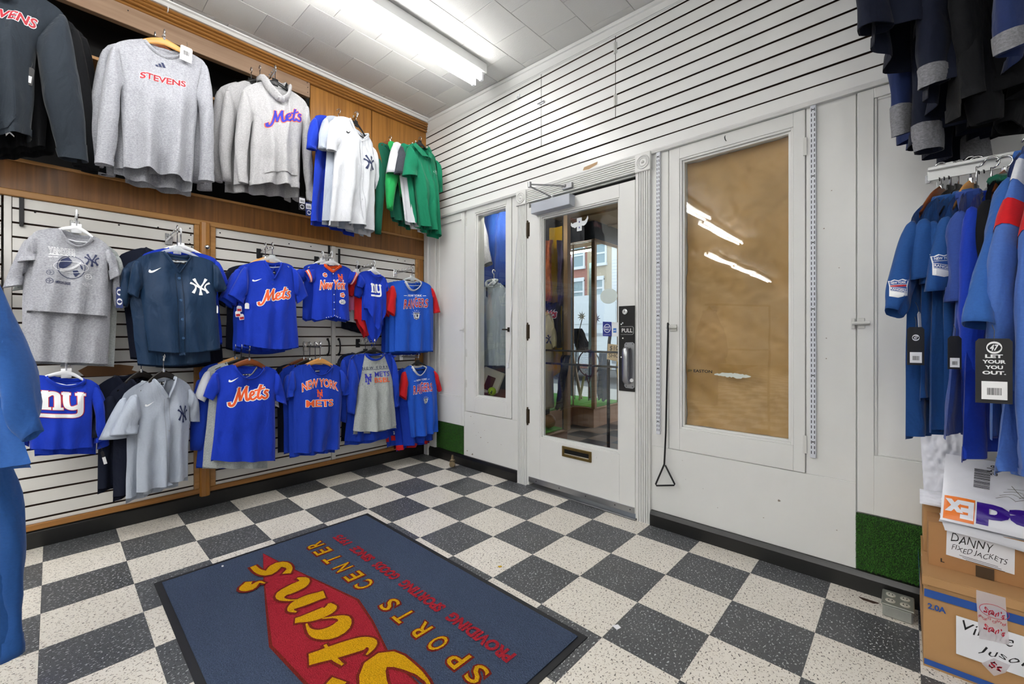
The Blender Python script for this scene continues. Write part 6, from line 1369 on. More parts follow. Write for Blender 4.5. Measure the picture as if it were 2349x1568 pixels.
hang_tag(RL, .175, .46, .03, .12, M_CARDB, y=-.03, ink=[(M_CARD, ring2d(.5, .75, .35, .08, .12)), (M_CARD, ring2d(.5, .3, .35, .08, .12))])
behind('tee_grey_long', .05, 'tee_shirt', 'rearmost grey tee of the Yankees kids stack', 'tee', F_HEATH, GM, da=.03, dz=-.01)

R = make('jersey_navy', 'baseball_jersey', 'navy baseball jersey with white NY monogram and buttons', 'jersey', F_NAVY, GM, 'clear', 'clear plastic hanger in the navy NY jersey')
p = R.g['pr']; placket(R, p['placket'], F_NAVY, .03); print_on(R, 'swoosh', xf(strokes2d(SWOOSH), *p['swoosh']), I_WHITE)
outlined(R, 'monogram', NYY, p['ny'], 1, I_WHITE, None); collect_buttons(R, p['btn'], mat('button_navy', '#3a5d85', .3), .008); neck_label(R, p['label'])
hang_tag(R, p['tag'][0][0], p['tag'][0][1], .008, .05, M_CARD, y=-.03)
behind('jersey_navy', .04, 'baseball_jersey', 'navy jersey with lower hem directly behind the NY jersey', 'jersey', F_NAVY, GM, da=-.045, dz=-.03, sh=1.08)
behind('jersey_navy', .08, 'baseball_jersey', 'royal blue top peeking over the navy NY jersey', 'jersey', F_ROYAL, GM, da=.03, dz=.035, hanger='white', hlabel='milky plastic hanger of the royal top behind the navy jersey')
behind('jersey_navy', .12, 'tee_shirt', 'dark navy tee with low left hem behind the navy jerseys', 'tee', F_NAVYD, GM, da=-.07, dz=.03, sh=1.12)
behind('jersey_navy', .17, 'tee_shirt', 'rearmost dark navy tee, shoulder beside the cabinet knob', 'tee', F_NAVYD, GM, da=.055, dz=.02, sh=1.2)

R = make('jersey_mets_blue', 'baseball_jersey', 'royal blue two-button jersey with orange Mets script, middle row', 'jersey', F_ROYAL, GM, 'clear', 'clear hanger in the royal blue two-button Mets jersey')
p = R.g['pr']; print_on(R, 'swoosh', xf(strokes2d(SWOOSH), *p['swoosh']), I_WHITE); outlined(R, 'script_logo', METS, p['mets'], METS_W, I_ORANGE, I_WHITE, .09)
collect_buttons(R, p['btn'], mat('button_royal', '#1a3fb4', .35), .006); neck_label(R, p['label']); hang_tag(R, p['tag'][0][0], p['tag'][0][1], .026, .040, M_CARD, y=-.03)
Rb = behind('jersey_mets_blue', .05, 'baseball_jersey', 'royal jersey with red-white size tags behind the two-button Mets jersey', 'jersey', F_ROYAL, GM, da=-.03, dz=-.012, hanger='wood', hlabel='beech hanger behind the two-button Mets jersey')
for k, (a, z) in enumerate([(-.205, .27), (-.215, .235), (-.195, .215)]): hang_tag(Rb, a, z + .03, .03, .04, M_CARD, nm='size_tag', y=-.045, tilt=.1 * k, ink=[(I_CRIM, poly2d([(.1, .1), (.9, .1), (.9, .5), (.1, .5)]))])
behind('jersey_mets_blue', .10, 'tee_shirt', 'dark royal tee hanging lowest behind the two-button Mets jersey', 'tee', F_ROYAL2, GM, da=-.05, dz=-.03, sw=.95)
behind('jersey_mets_blue', .15, 'tee_shirt', 'rearmost royal tee of the two-button Mets stack', 'tee', F_NAVYD, GM, da=-.07, dz=-.02)

R = make('romper_mets', 'baby_romper', 'royal blue baby romper with orange striped sleeves and New York script', 'romper', F_ROYAL, GM, 'white', 'white hanger in the striped-sleeve baby romper', mcollar=F_ORANGE)
p = R.g['pr']
for s in R.sleeves:
    for a, b, mm in ((-7, -5, F_ORANGE), (-5, -3, F_WHITE), (-3, -1, F_ORANGE)):
        vs, fs = band_mesh(s.rows[a - 1:b], .0015); MB().add(vs, fs).build('sleeve_stripe', mm, s.o, smooth=True, local=True)
placket(R, p['placket'], F_ROYAL, .02)
textp(R, 'printed_word', 'New York', p['newyork'], I_ORANGE, I_WHITE, .03, .085, .25, .05)
outlined(R, 'monogram', NYM, p['ny'], 1, I_ORANGE, None)
for k in ('shield', 'pent', 'badge'):
    c2, e2, t2 = p[k]; r = e2[0] - c2[0]; h2 = t2[1] - c2[1]
    n = {'shield': 7, 'pent': 5, 'badge': 16}[k]
    print_on(R, 'patch', ([(c2[0] + r * a, c2[1] + h2 * b) for a, b in disc2d(0, 0, 1, 1, n)[0]], disc2d(0, 0, 1, 1, n)[1]), I_WHITE)
    if k != 'badge':
        print_on(R, 'patch_inner', ([(c2[0] + r * .78 * a, c2[1] + h2 * .78 * b) for a, b in disc2d(0, 0, 1, 1, n)[0]], disc2d(0, 0, 1, 1, n)[1]), I_ORANGE, 1)
        print_on(R, 'patch_band', poly2d([(c2[0] - r * .6, c2[1] - h2 * .2), (c2[0] + r * .6, c2[1] + h2 * .1), (c2[0] + r * .6, c2[1] + h2 * .3), (c2[0] - r * .6, c2[1])]), I_WHITE, 2)
    else:
        for q, s in enumerate(('PLAY', 'BALL')):
            v, f = text2d(s, .03); print_on(R, 'patch_lettering', ([(c2[0] - r * .6 + a * r * 1.2, c2[1] + (.1 - q * .7) * h2 + b * h2 * .5) for a, b in v], f), I_NAVY, 1)
collect_buttons(R, p['btn'], M_PLASTW, .004)
g = R.g
for k in range(7):  # leg snaps along the bottom
    u = (k - 3) / 3; q = R.F[-1][int((u * .35 + 1) / 2 * 40)]
    MB().ball((q[0], q[1] - .003, q[2] + .008), .0035, 6, 4).build('snap', M_PLASTW, R.root, local=True)
behind('romper_mets', .06, 'baby_romper', 'second striped-sleeve romper set just behind the New York romper', 'romper', F_ROYAL, GM, da=-.045, dz=.005, hanger='white', hlabel='white hanger of the second baby romper')

R = make('bodysuit_giants', 'baby_bodysuit', 'royal blue baby bodysuit with white ny lettering', 'bodysuit', F_ROYAL, GM, 'white', 'white hanger in the ny baby bodysuit')
outlined(R, 'monogram', GNY, R.g['pr']['ny'], 1, I_WHITE, None)
behind('bodysuit_giants', .04, 'baby_bodysuit', 'longer royal bodysuit hanging below the ny bodysuit', 'bodysuit', F_ROYAL, GM, da=.0, dz=-.06, crotch=.2, sh=1.12)
behind('bodysuit_giants', .08, 'baby_bodysuit', 'red bodysuit edging out behind the royal bodysuits', 'bodysuit', F_RED, GM, da=-.045, dz=-.045, sh=1.15, crotch=.13)
behind('bodysuit_giants', .12, 'tee_shirt', 'small pink tee sleeve left of the ny bodysuit', 'tee', F_PINK, GM, da=-.09, dz=-.01, crotch=0, sh=1.0, hanger='white', hlabel='white hanger of the small pink tee')
behind('bodysuit_giants', .16, 'tee_shirt', 'small white tee between romper and pink tee', 'tee', F_WHITE, GM, da=-.12, dz=-.02, crotch=0, sh=1.25)
behind('bodysuit_giants', .20, 'tee_shirt', 'small navy tee at the back of the baby stack', 'tee', F_NAVYD, GM, da=-.10, dz=-.03, crotch=0, sh=1.4)

def rangers(R):
    p = R.g['pr']
    textp(R, 'printed_word', 'NEW YORK', p['newyork'], I_WHITE, None, .02, shear=.15)
    for k in ('dashL', 'dashR'): print_on(R, 'print_rule', quad(p[k]), I_WHITE)
    rnd = random.Random(4)
    for i, ch in enumerate('RANGERS'):
        b0, b1, t0 = p['rangers']; x = i / 7; o = rnd.uniform(-.08, .05); sy = rnd.uniform(.92, 1.12)
        ex = (b1[0] - b0[0], b1[1] - b0[1]); ey = (t0[0] - b0[0], t0[1] - b0[1])
        bl = (b0[0] + ex[0] * x + ey[0] * o, b0[1] + ex[1] * x + ey[1] * o); br = (bl[0] + ex[0] * .125, bl[1] + ex[1] * .125); tl = (bl[0] + ey[0] * sy, bl[1] + ey[1] * sy)
        textp(R, 'graffiti_letter', ch, (bl, br, tl), I_CRIM, I_WHITE, .02, .05, .12)
    crown_emblem(R, p['crown'])
R = make('tee_rangers', 'tee_shirt', 'blue Rangers tee with red sleeves, middle row by the corner', 'tee', F_RNGR, GM, 'clear', 'clear hanger in the middle-row Rangers tee', msleeve=F_RED, mcollar=F_WHITE)
rangers(R)
behind('tee_rangers', .04, 'tee_shirt', 'second red-sleeved blue tee behind the middle-row Rangers tee', 'tee', F_RNGR, GM, da=-.03, dz=-.006, msleeve=F_RED)
behind('tee_rangers', .08, 'tee_shirt', 'third red-sleeved blue tee in the middle-row Rangers stack', 'tee', F_RNGR, GM, da=-.045, dz=-.01, msleeve=F_RED)
behind('tee_rangers', .13, 'tee_shirt', 'rearmost royal tee behind the middle-row Rangers stack', 'tee', F_ROYAL2, GM, da=-.055, dz=-.03)

# ================= lower row
GL = 'tops on the lower row of the slat doors'
R = make('toddler_giants', 'long_sleeve_shirt', 'royal blue toddler long-sleeve with large red-edged ny letters', 'shirt', F_ROYAL, GL, 'white', 'white hanger in the toddler ny long-sleeve')
outlined(R, 'monogram', GNY, R.g['pr']['ny'], 1, I_WHITE, I_CRIM, .045)
hang_tag(R, R.g['pr']['tag'][0][0], R.g['pr']['tag'][0][1], .014, .075, M_CARD, y=.01, tilt=.2, ink=[(I_BLACK, poly2d([(0, .55), (1, .55), (1, 1), (0, 1)]))])
behind('toddler_giants', .05, 'long_sleeve_shirt', 'second royal toddler shirt hanging lower behind the ny one', 'shirt', F_ROYAL, GL, da=.015, dz=-.012, sh=1.08)
R = make('jersey_grey', 'baseball_jersey', 'silver grey road jersey with dark NY monogram, lower row', 'jersey', F_SILVER, GL, 'blackwood', 'black wooden hanger in the silver grey NY jersey')
p = R.g['pr']; placket(R, p['placket'], F_SILVER, .028); print_on(R, 'swoosh', xf(strokes2d(SWOOSH), *p['swoosh']), I_WHITE); outlined(R, 'monogram', NYY, p['ny'], 1, I_NAVY, None); collect_buttons(R, p['btn'], M_STEEL, .004); neck_label(R, p['label'])
behind('jersey_grey', .05, 'baseball_jersey', 'second silver grey jersey just behind the NY road jersey', 'jersey', F_SILVER, GL, da=-.03, dz=-.015, sh=1.03)
behind('jersey_grey', .10, 'tee_shirt', 'navy tee with square hem left of the silver grey jersey', 'tee', F_NAVYD, GL, da=-.07, dz=.0, sh=1.03, hanger='blackwood', hlabel='black hanger of the navy tee behind the silver jersey')
behind('jersey_grey', .15, 'tee_shirt', 'dark navy tee at the back of the silver jersey stack', 'tee', F_NAVYD, GL, da=-.12, dz=.02, sh=.98)
R = make('tee_mets_blue', 'tee_shirt', 'royal blue tee with orange Mets script, lower row by the post', 'tee', F_ROYAL, GL, 'brown', 'brown wooden hanger in the lower Mets script tee')
p = R.g['pr']; print_on(R, 'swoosh', xf(strokes2d(SWOOSH), *p['swoosh']), I_WHITE); outlined(R, 'script_logo', METS, p['mets'], METS_W, I_ORANGE, I_WHITE, .09)
neck_label(R, p['label'])
behind('tee_mets_blue', .05, 'raglan_tee', 'white-shouldered grey tee behind the lower Mets script tee', 'tee', F_HEATH, GL, da=-.035, dz=.012, sh=1.10, msleeve=F_WHITE, hanger='black', hlabel='dark hanger behind the brown one on the lower row')
behind('tee_mets_blue', .10, 'long_sleeve_shirt', 'royal long-sleeve shirt left behind the lower Mets script tee', 'shirt', F_ROYAL2, GL, da=-.06, dz=.01, sh=1.1, SL=[[(-.28, .62), (-.31, .40), (-.315, .16)], [(-.20, .45), (-.21, .3), (-.235, .15)]], SR=None, hanger='wood', hlabel='beech hanger at the back of the lower Mets script stack')
R = make('tee_newyork_mets', 'tee_shirt', 'royal blue tee with arched orange NEW YORK and METS lettering', 'tee', F_ROYAL2, GL, 'wood', 'light beech hanger in the arched NEW YORK METS tee')
p = R.g['pr']; textp(R, 'printed_word', 'NEW YORK', p['newyork'], I_ORANGE, I_WHITE, .022, .06, 0, .55); outlined(R, 'monogram', NYM, p['ny'], 1, I_ORANGE, None); textp(R, 'printed_word', 'METS', p['mets'], I_ORANGE, I_WHITE, .022, .06)
neck_label(R, p['label'])
behind('tee_newyork_mets', .04, 'tee_shirt', 'royal tee with lower hem right behind the arched-letter tee', 'tee', F_ROYAL2, GL, da=-.02, dz=-.03, hanger='wood', hlabel='second beech hanger of the arched-letter stack')
behind('tee_newyork_mets', .08, 'tee_shirt', 'third royal tee in the arched-letter stack', 'tee', F_ROYAL2, GL, da=-.045, dz=-.005, hanger='blackwood', hlabel='dark hanger between the beech ones of the arched-letter stack')
behind('tee_newyork_mets', .13, 'tee_shirt', 'rearmost dark royal tee in the arched-letter stack', 'tee', F_NAVYD, GL, da=-.07, dz=.0, hanger='brown', hlabel='rearmost brown hanger of the arched-letter stack')
R = make('raglan_mets', 'raglan_tee', 'grey raglan tee with blue sleeves and METS BSBL lettering', 'tee', F_HEATH, GL, 'black', 'black plastic hanger in the grey raglan tee', msleeve=F_ROYAL2, mcollar=F_ROYAL2)
p = R.g['pr']
for k, s in (('yokeL', -1), ('yokeR', 1)): # coloured raglan shoulders
    n_, a_, s_ = p[k]; print_on(R, 'raglan_yoke', poly2d([n_, (lerp(n_[0], s_[0], .5), lerp(n_[1], s_[1], .5) + .012), (s_[0], s_[1] + .004), (s_[0] - s * -.01, lerp(s_[1], a_[1], .5)), a_, (lerp(n_[0], a_[0], .6) , lerp(n_[1], a_[1], .55))]), F_ROYAL2, 0)
textp(R, 'printed_word', 'N E W   Y O R K', p['newyork'], I_NAVY, None, .01); print_on(R, 'print_rule', quad([(q[0], q[1]) for q in (p['line1'][0], p['line1'][1], (p['line1'][0][0], p['line1'][0][1] + .003))]), I_NAVY)
outlined(R, 'monogram', NYM, p['ny'], 1, I_BLUE, None); textp(R, 'printed_word', 'METS', p['mets'], I_BLUE, None, .01); textp(R, 'printed_word', 'BSBL', p['bsbl'], I_ORANGE, None, .01)
print_on(R, 'print_brackets', xf(merge2d(ribbon2d([(.04, 0), (0, 0), (0, .12)], .02, smooth=False), ribbon2d([(0, .88), (0, 1), (.05, 1)], .02, smooth=False), ribbon2d([(.92, 0), (1, 0), (1, .12)], .02, smooth=False), ribbon2d([(1, .88), (1, 1), (.92, 1)], .02, smooth=False)), *p['brk']), I_NAVY)
vs, fs = band_mesh([R.B[j] for j in (-2, -1)], .003); nB = len(R.B[0])
MB().tube([(q[0], q[1] + .001, q[2]) for q in R.B[-1]], .006, 6).build('hem_binding', F_ROYAL2, R.root, smooth=True, local=True)
behind('raglan_mets', .06, 'tee_shirt', 'royal tee with lower hem behind the grey raglan', 'tee', F_ROYAL2, GL, da=-.045, dz=-.01, sh=1.12, hanger='black', hlabel='second black hanger behind the grey raglan')
behind('raglan_mets', .11, 'tee_shirt', 'navy tee at the back of the raglan stack', 'tee', F_NAVYD, GL, da=-.05, dz=.0, sh=1.1)
R = make('tee_rangers_small', 'tee_shirt', 'small blue Rangers tee with red sleeves, lower row in the corner', 'tee', F_RNGR, GL, 'black', 'black hanger in the lower Rangers tee', msleeve=F_RED, mcollar=F_WHITE)
rangers(R)
hang_tag(R, .20, .34, .03, .07, M_CARDK, y=.02, ink=[(M_CARD, poly2d([(.2, .1), (.8, .1), (.8, .45), (.2, .45)])), (I_CRIM, poly2d([(0, 0), (1, 0), (1, .06), (0, .06)]))])
behind('tee_rangers_small', .05, 'tee_shirt', 'royal tee hanging lower behind the small Rangers tee', 'tee', F_ROYAL2, GL, da=-.04, dz=-.03, sh=1.08, sw=1.1)
Rj = behind('tee_rangers_small', .10, 'soccer_jersey', 'royal jersey with red hem bands nearly touching the floor in the corner', 'jersey', F_ROYAL, GL, da=-.07, dz=-.08, sh=1.06, sw=1.2)
n = 3; vs, fs = band_mesh([Rj.F[j] + Rj.B[j][::-1] for j in range(len(Rj.F) - 2, len(Rj.F))], .004); MB().add(vs, fs).build('hem_band', F_RED, Rj.root, smooth=True, local=True)
Rj = behind('tee_rangers_small', .15, 'soccer_jersey', 'rear royal and red banded jersey low in the corner', 'jersey', F_ROYAL2, GL, da=-.15, dz=-.05, sh=1.05, sw=1.05)
vs, fs = band_mesh([Rj.F[j] + Rj.B[j][::-1] for j in range(len(Rj.F) - 3, len(Rj.F) - 1)], .004); MB().add(vs, fs).build('hem_band', F_RED, Rj.root, smooth=True, local=True)
print_on(Rj, 'stripe_mark', merge2d(*[poly2d([(-.17 + k * .018, .055), (-.155 + k * .018, .055), (-.165 + k * .018, .07 + .008 * k), (-.178 + k * .018, .07 + .008 * k)]) for k in range(3)], poly2d([(-.172, .042), (-.118, .042), (-.118, .052), (-.172, .052)])), I_WHITE)
behind('tee_rangers_small', .19, 'tee_shirt', 'burgundy hem at the very back of the corner stack', 'tee', F_BURG, GL, da=-.05, dz=-.09, sh=1.05, sw=1.1)
# slivers at the far left edge
g = shift(GD['tee_yankees_kids'], 0, 0); fr = GD['tee_yankees_kids']['frame']
build_garment(g, 'tee_shirt', 'royal blue tee sleeve poking in at the left edge above the grey tee', 'tee', F_ROYAL, ((fr[0][0] - .1, fr[0][1] - .46, fr[0][2] - .03), fr[1]), GM, False, seed=33)
build_garment(shift(g, 0, -.05), 'tee_shirt', 'burgundy tee sliver at the left edge under the blue sleeve', 'tee', F_BURG, ((fr[0][0] - .16, fr[0][1] - .44, fr[0][2] - .08), fr[1]), GM, False, seed=34)

# ---- display arms the hangers hang on
def arm_for(id, label, style='chrome', xw=-2.08, pegs=5, xe=None):
    g = GD[id]; (x, y, z), r = g['frame']
    faceout(label, y, z + g['hook'][1] - .030, xw, (x + .015) if xe is None else xe, style, pegs=pegs)
arm_for('hoodie_charcoal', 'chrome display arm above the charcoal hoodie', 'diamond', XL + .016)
arm_for('longsleeve_stevens', 'chrome diamond-plate display arm above the STEVENS shirt', 'diamond', XL + .016)
arm_for('hoodie_mets', 'chrome display arm above the grey Mets hoodie', 'diamond', XL + .016, 6)
arm_for('jersey_white', 'chrome display arm on the oak door above the white jersey', 'diamond', XL, 6)
arm_for('polo_green', 'chrome display arm on the oak door above the green tops', 'diamond', XL, 6, xe=-1.75)
arm_for('tee_yankees_kids', 'chrome display arm behind the white hanger of the grey kids tee')
arm_for('jersey_navy', 'chrome display arm behind the clear hanger of the navy jersey')
arm_for('jersey_mets_blue', 'black-plate display arm over the two-button Mets jersey', 'black')
arm_for('romper_mets', 'black-plate display arm over the baby rompers', 'black')
arm_for('bodysuit_giants', 'black-plate display arm over the ny bodysuit', 'black')
arm_for('tee_rangers', 'chrome display arm over the middle-row Rangers tees')
arm_for('toddler_giants', 'chrome display arm over the toddler ny shirt')
arm_for('jersey_grey', 'chrome display arm over the silver grey jersey')
arm_for('tee_mets_blue', 'black-plate display arm over the lower Mets script tee', 'black')
arm_for('tee_newyork_mets', 'grey-plate display arm over the arched-letter tee')
arm_for('raglan_mets', 'black-plate display arm over the grey raglan tee', 'black')
arm_for('tee_rangers_small', 'chrome display arm over the lower Rangers tee')

# ================= right-hand rack
GR = 'tops on the right-hand rail'
rk = [('rack_tee_a', 'tee_shirt', 'leftmost blue tee on the right rail, against the white wall', 'tee', F_SKY2, 'brown', 'brown wooden hanger at the left end of the white rail'),
      ('rack_tee_b', 'tee_shirt', 'blue tee with black swing tag, second on the right rail', 'tee', F_SKY2, 'black', 'black hanger second along the white rail'),
      ('rack_tee_c', 'tee_shirt', 'blue tee with half-hidden red Rangers sleeve patch', 'tee', F_SKY2, 'black', 'black hanger third along the white rail'),
      ('rack_tee_d', 'tee_shirt', 'blue tee with fully shown white Rangers sleeve patch', 'tee', F_SKY2, 'wood', 'light wooden hanger fourth along the white rail'),
      ('rack_tee_e', 'tee_shirt', 'muted navy tee right of the white sleeve patch', 'tee', F_PERI, 'black', 'black hanger fifth along the white rail'),
      ('rack_sweatshirt_royal', 'sweatshirt', 'plain royal blue sweatshirt with ribbed hem on the right rail', 'sweatshirt', F_ROYAL2, 'clear', 'clear hanger sixth along the white rail'),
      ('rack_jersey_dark', 'long_sleeve_shirt', 'dark crumpled top with green collar between blue sweatshirts', 'shirt', F_BLACKN, 'brown', 'brown hanger seventh along the white rail'),
      ('rack_tee_sky', 'tee_shirt', 'sky blue tee with LET YOUR YOU OUT swing tag', 'tee', F_SKY, 'black', 'black hanger eighth along the white rail'),
      ('rack_sweatshirt_stripe', 'sweatshirt', 'pale blue sweatshirt with white and red sleeve stripes', 'sweatshirt', F_SKY3, 'wood', 'light wooden hanger of the striped-sleeve sweatshirt'),
      ('rack_sweatshirt_front', 'sweatshirt', 'nearest pale blue striped sweatshirt at the right edge', 'sweatshirt', F_SKY3, 'wood', 'wooden hanger at the right edge of the frame')]
RR = {}
for id, nm, lab, cat, m, hk, hl in rk:
    RR[id] = make(id, nm, lab, cat, m, GR, hk, hl)
shield(RR['rack_tee_a'], 0, True, .60, .055, .45); shield(RR['rack_tee_c'], 0, True, .62, .062, .25); shield(RR['rack_tee_d'], 0, False, .58, .066, .35)
R = RR['rack_sweatshirt_royal']; rib_band(R, F_ROYAL2); cuffs(R, F_ROYAL2)
for id in ('rack_sweatshirt_stripe', 'rack_sweatshirt_front'):
    R = RR[id]; rib_band(R, F_SKY3); cuffs(R, F_SKY3)
    for s in R.sleeves:
        n = len(s.rows)
        for a, b, mm in ((6, 9, F_WHITE), (11, 14, F_RED)):
            vs, fs = band_mesh(s.rows[a:b + 1], .0025); MB().add(vs, fs).build('sleeve_stripe', mm, s.o, smooth=True, local=True)
R = RR['rack_jersey_dark']; MB().tube([R.F[0][i] for i in range(10, 31)], .02, 8, rz=.016).build('green_collar', F_GREEND, R.root, smooth=True, local=True)
def black_tag(R, q, w, h, lines, y, ring=None, bar=True, tilt=0):
    ink = []
    for i, s in enumerate(lines):
        v, f = text2d(s, .04); wd = .16 * len(s) if len(s) < 5 else .72
        ink.append((M_CARD, ([(.5 - wd / 2 + a * wd, .70 - i * .085 + b * .055) for a, b in v], f)))
    if ring:
        ink.append((M_CARD, ring2d(.5, .86 if lines else .72, .2, .03, .2 * w / h)))
        v, f = text2d(ring, .03, .2); ink.append((M_CARD, ([(.38 + a * .24, (.86 if lines else .72) - .12 * w / h + b * .24 * w / h) for a, b in v], f)))
    if bar:
        ink.append((M_CARD, poly2d([(.15, .06), (.85, .06), (.85, .34), (.15, .34)])))
    if bar: ink.append((I_BLACK, barcode2d(.3, .7, .13, .24, 8)))
    yaw = math.radians(14) - R.frame[1]
    o = hang_tag(R, q[0], q[1], w, h, M_CARDK, 'swing_tag', y=y, tilt=tilt, ink=ink, yaw=yaw)
black_tag(RR['rack_tee_sky'], RR['rack_tee_sky'].g['pr']['tag'][0], .066, .165, ['LET', 'YOUR', 'YOU', 'OUT.'], -.035, '47')
black_tag(RR['rack_tee_b'], RR['rack_tee_b'].g['pr']['tag'][0], .044, .13, [], -.03, '47')
hang_tag(RR['rack_tee_a'], RR['rack_tee_a'].g['pr']['tag'][0][0] - .02, RR['rack_tee_a'].g['pr']['tag'][0][1] + .03, .016, .12, M_CARD, 'paper_slip', y=-.03, tilt=.1)
black_tag(RR['rack_tee_e'], RR['rack_tee_e'].g['pr']['tag'][0], .030, .10, [], -.03)
# white rail
rail = thing('hanging_rail', 'white flat rail carrying the blue tops in front of the white wall', 'rail', (1.9, -.16, 1.79))
MB().box(1.545, 2.58, -.192, -.150, 1.800, 1.812, .002).box(1.545, 2.58, -.180, -.172, 1.765, 1.802, .001).build('rail_bar', mat('white_rail', '#d3d6d6', .35), rail)
for x in (1.60, 2.4): MB().box(x - .010, x + .010, -.176, .195, 1.812, 1.822, .002).box(x - .02, x + .02, .186, .196, 1.76, 1.85, .002).build('wall_bracket', mat('white_rail', '#d3d6d6', .35), rail)
for k in range(5):
    x = 1.575 + k * .012 + (.06 if k > 2 else 0); MB().tube([(x, -.18, 1.77), (x, -.20, 1.762), (x, -.205, 1.752)], .002, 5).build('peg_hook', M_IRON, rail)

# ================= dark hoodies on the upper right rail
GH = 'dark hoodies hanging high at upper right'
hs = [('high_hoodie_a', 'front navy hoodie at the very top, lit blue cuff at its left', F_NAVYD, F_NAVYD), ('high_hoodie_b', 'indigo sweatshirt with long grey-cuffed sleeve, leftmost of the high rail', F_NAVY2, F_CUFFG), ('high_hoodie_c', 'navy hoodie, its grey cuff hanging lowest over the rail', F_NAVYD, F_CUFFG),
      ('high_hoodie_d', 'navy hoodie with pale grey cuff in the middle of the high rail', F_NAVYD, F_CUFFG), ('high_hoodie_e', 'black hoodie with curved hem on the high rail', F_BLACKN, F_BLACKN), ('high_hoodie_f', 'navy sweatshirt with grey cuff at the top right corner', F_NAVY2, F_CUFFG)]
for id, lab, m, mc in hs:
    R = make(id, 'hoodie', lab, 'hoodie', m, GH, 'black', 'black hanger above the ' + ' '.join(lab.replace(',', '').split()[:12]))
    rib_band(R, m if mc is m else m); cuffs(R, mc, 4)
rail2 = thing('hanging_rail', 'upper chrome rail carrying the dark hoodies, out of frame', 'rail', (2.0, -.15, 3.0))
MB().cyl((1.45, -.15, 3.09), (2.58, -.15, 3.09), .013, 12).build('rail_bar', M_CHROME, rail2)
for x in (1.55, 2.5): MB().box(x - .01, x + .01, -.15, .195, 3.085, 3.097, .002).build('wall_bracket', M_CHROME, rail2)

# ================= near rack at the left edge
GF = 'blue tops on the near rack'
R = make('front_tee_blue', 'tee_shirt', 'medium blue tee very near the camera at the left edge', 'tee', F_SKY, GF, 'black', 'black hanger of the near blue tee, out of frame')
R = make('front_sweat_blue', 'sweatshirt', 'deeper blue sweatshirt below the near tee at the left edge', 'sweatshirt', F_SKY2, GF, 'black', 'black hanger of the near deeper blue sweatshirt')
gx, gy = GD['front_tee_blue']['frame'][0][:2]; hz = GD['front_tee_blue']['frame'][0][2] + GD['front_tee_blue']['hook'][1]
gx2, gy2 = GD['front_sweat_blue']['frame'][0][:2]; hz2 = GD['front_sweat_blue']['frame'][0][2] + GD['front_sweat_blue']['hook'][1]
fk = thing('garment_rack', 'two-tier chrome garment rack just outside the left edge', 'rack', (gx - .1, gy - .25, 0))
ax = Vector((math.sin(.754), -math.cos(.754), 0))
for s in (-.5, .75):
    b = Vector((gx, gy, 0)) + ax * s
    MB().cyl((b.x, b.y, .0), (b.x, b.y, hz - .03), .013, 10).build('post', M_CHROME, fk) if s > 0 else None
b = Vector((gx, gy, hz - .026)); c = b + ax * .75
MB().cyl((b - ax * .05)[:], c[:], .012, 10).build('upper_rail', M_CHROME, fk)
b2 = Vector((gx2, gy2, hz2 - .026)); c2 = Vector((c.x, c.y, hz2 - .026))
MB().cyl(b2[:], c2[:], .012, 10).build('lower_rail', M_CHROME, fk)
MB().box(c.x - .25, c.x + .25, c.y - .02, c.y + .02, 0, .03, .004).build('foot', M_CHROME, fk)
# ================================================================ cartons and mailers at lower right
M_CARDB1 = mat('corrugated_card', '#b48a5c', .75, var=.10, vscale=6, bump=.08, bscale=50)
M_CARDB2 = mat('corrugated_card_warm', '#ad7f52', .75, var=.10, vscale=7, bump=.08, bscale=50)
M_CARDEDGE = mat('corrugated_edge', '#8a6238', .85)
M_BLUEINK = mat('carton_blue_ink', '#1f4f9c', .6); M_PAPERW = mat('white_paper', '#e4e5ea', .6, var=.02); M_PEN = mat('pen_black', '#141418', .5)
M_TAPE = mat('printed_tape', '#e6dfe4', .25, alpha=.55); M_TAPER = mat('tape_red_print', '#b8283c', .5)
def frontf(y): return lambda a, b: (a, y, b)
def carton(label, x0, x1, y0, y1, z0, z1, m, bulge=.006, flap=.0):
    t = thing('cardboard_box', label, 'box', ((x0 + x1) / 2, (y0 + y1) / 2, z0))
    n = 14; mb = MB()
    def side(f):
        g = [[f(i / n, j / n) for i in range(n + 1)] for j in range(n + 1)]
        grid_mesh(mb, g)
    bu = lambda a, b: bulge * math.sin(math.pi * a) * math.sin(math.pi * b)
    side(lambda a, b: (lerp(x0, x1, a), y0 - bu(a, b), lerp(z0, z1, b)))
    side(lambda a, b: (lerp(x1, x0, a), y1 + bu(a, b), lerp(z0, z1, b)))
    side(lambda a, b: (x0 - bu(a, b), lerp(y1, y0, a), lerp(z0, z1, b)))
    side(lambda a, b: (x1 + bu(a, b), lerp(y0, y1, a), lerp(z0, z1, b)))
    side(lambda a, b: (lerp(x0, x1, a), lerp(y1, y0, b), z0))
    mb.build('body', m, t, smooth=False)
    ym = (y0 + y1) / 2
    for (a, b) in ((y0 - .001, ym - .0015), (ym + .0015, y1 + .001)):
        MB().box(x0 - .001, x1 + .001, a, b, z1 - .001, z1 + .003, .001).build('top_flap', m, t)
    return t
b1 = carton('large carton marked 2.0A with blue stripes on the floor', 1.532, 2.08, -.243, .168, .0, .327, M_CARDB1, .006)
yf = -.2495
def pr(nm, pts, m, y=yf, parent=b1): return MB().add([(a, y, b) for a, b in pts], [tuple(t) for t in tessellate_polygon([[Vector((p[0], p[1], 0)) for p in pts]])]).build(nm, m, parent)
yy = -.2515
pr('blue_stripe', [(1.534, .255), (2.078, .255), (2.078, .283), (1.534, .283)], M_BLUEINK, yy)
pr('blue_stripe', [(1.534, .012), (2.078, .012), (2.078, .032), (1.534, .032)], M_BLUEINK, yy)
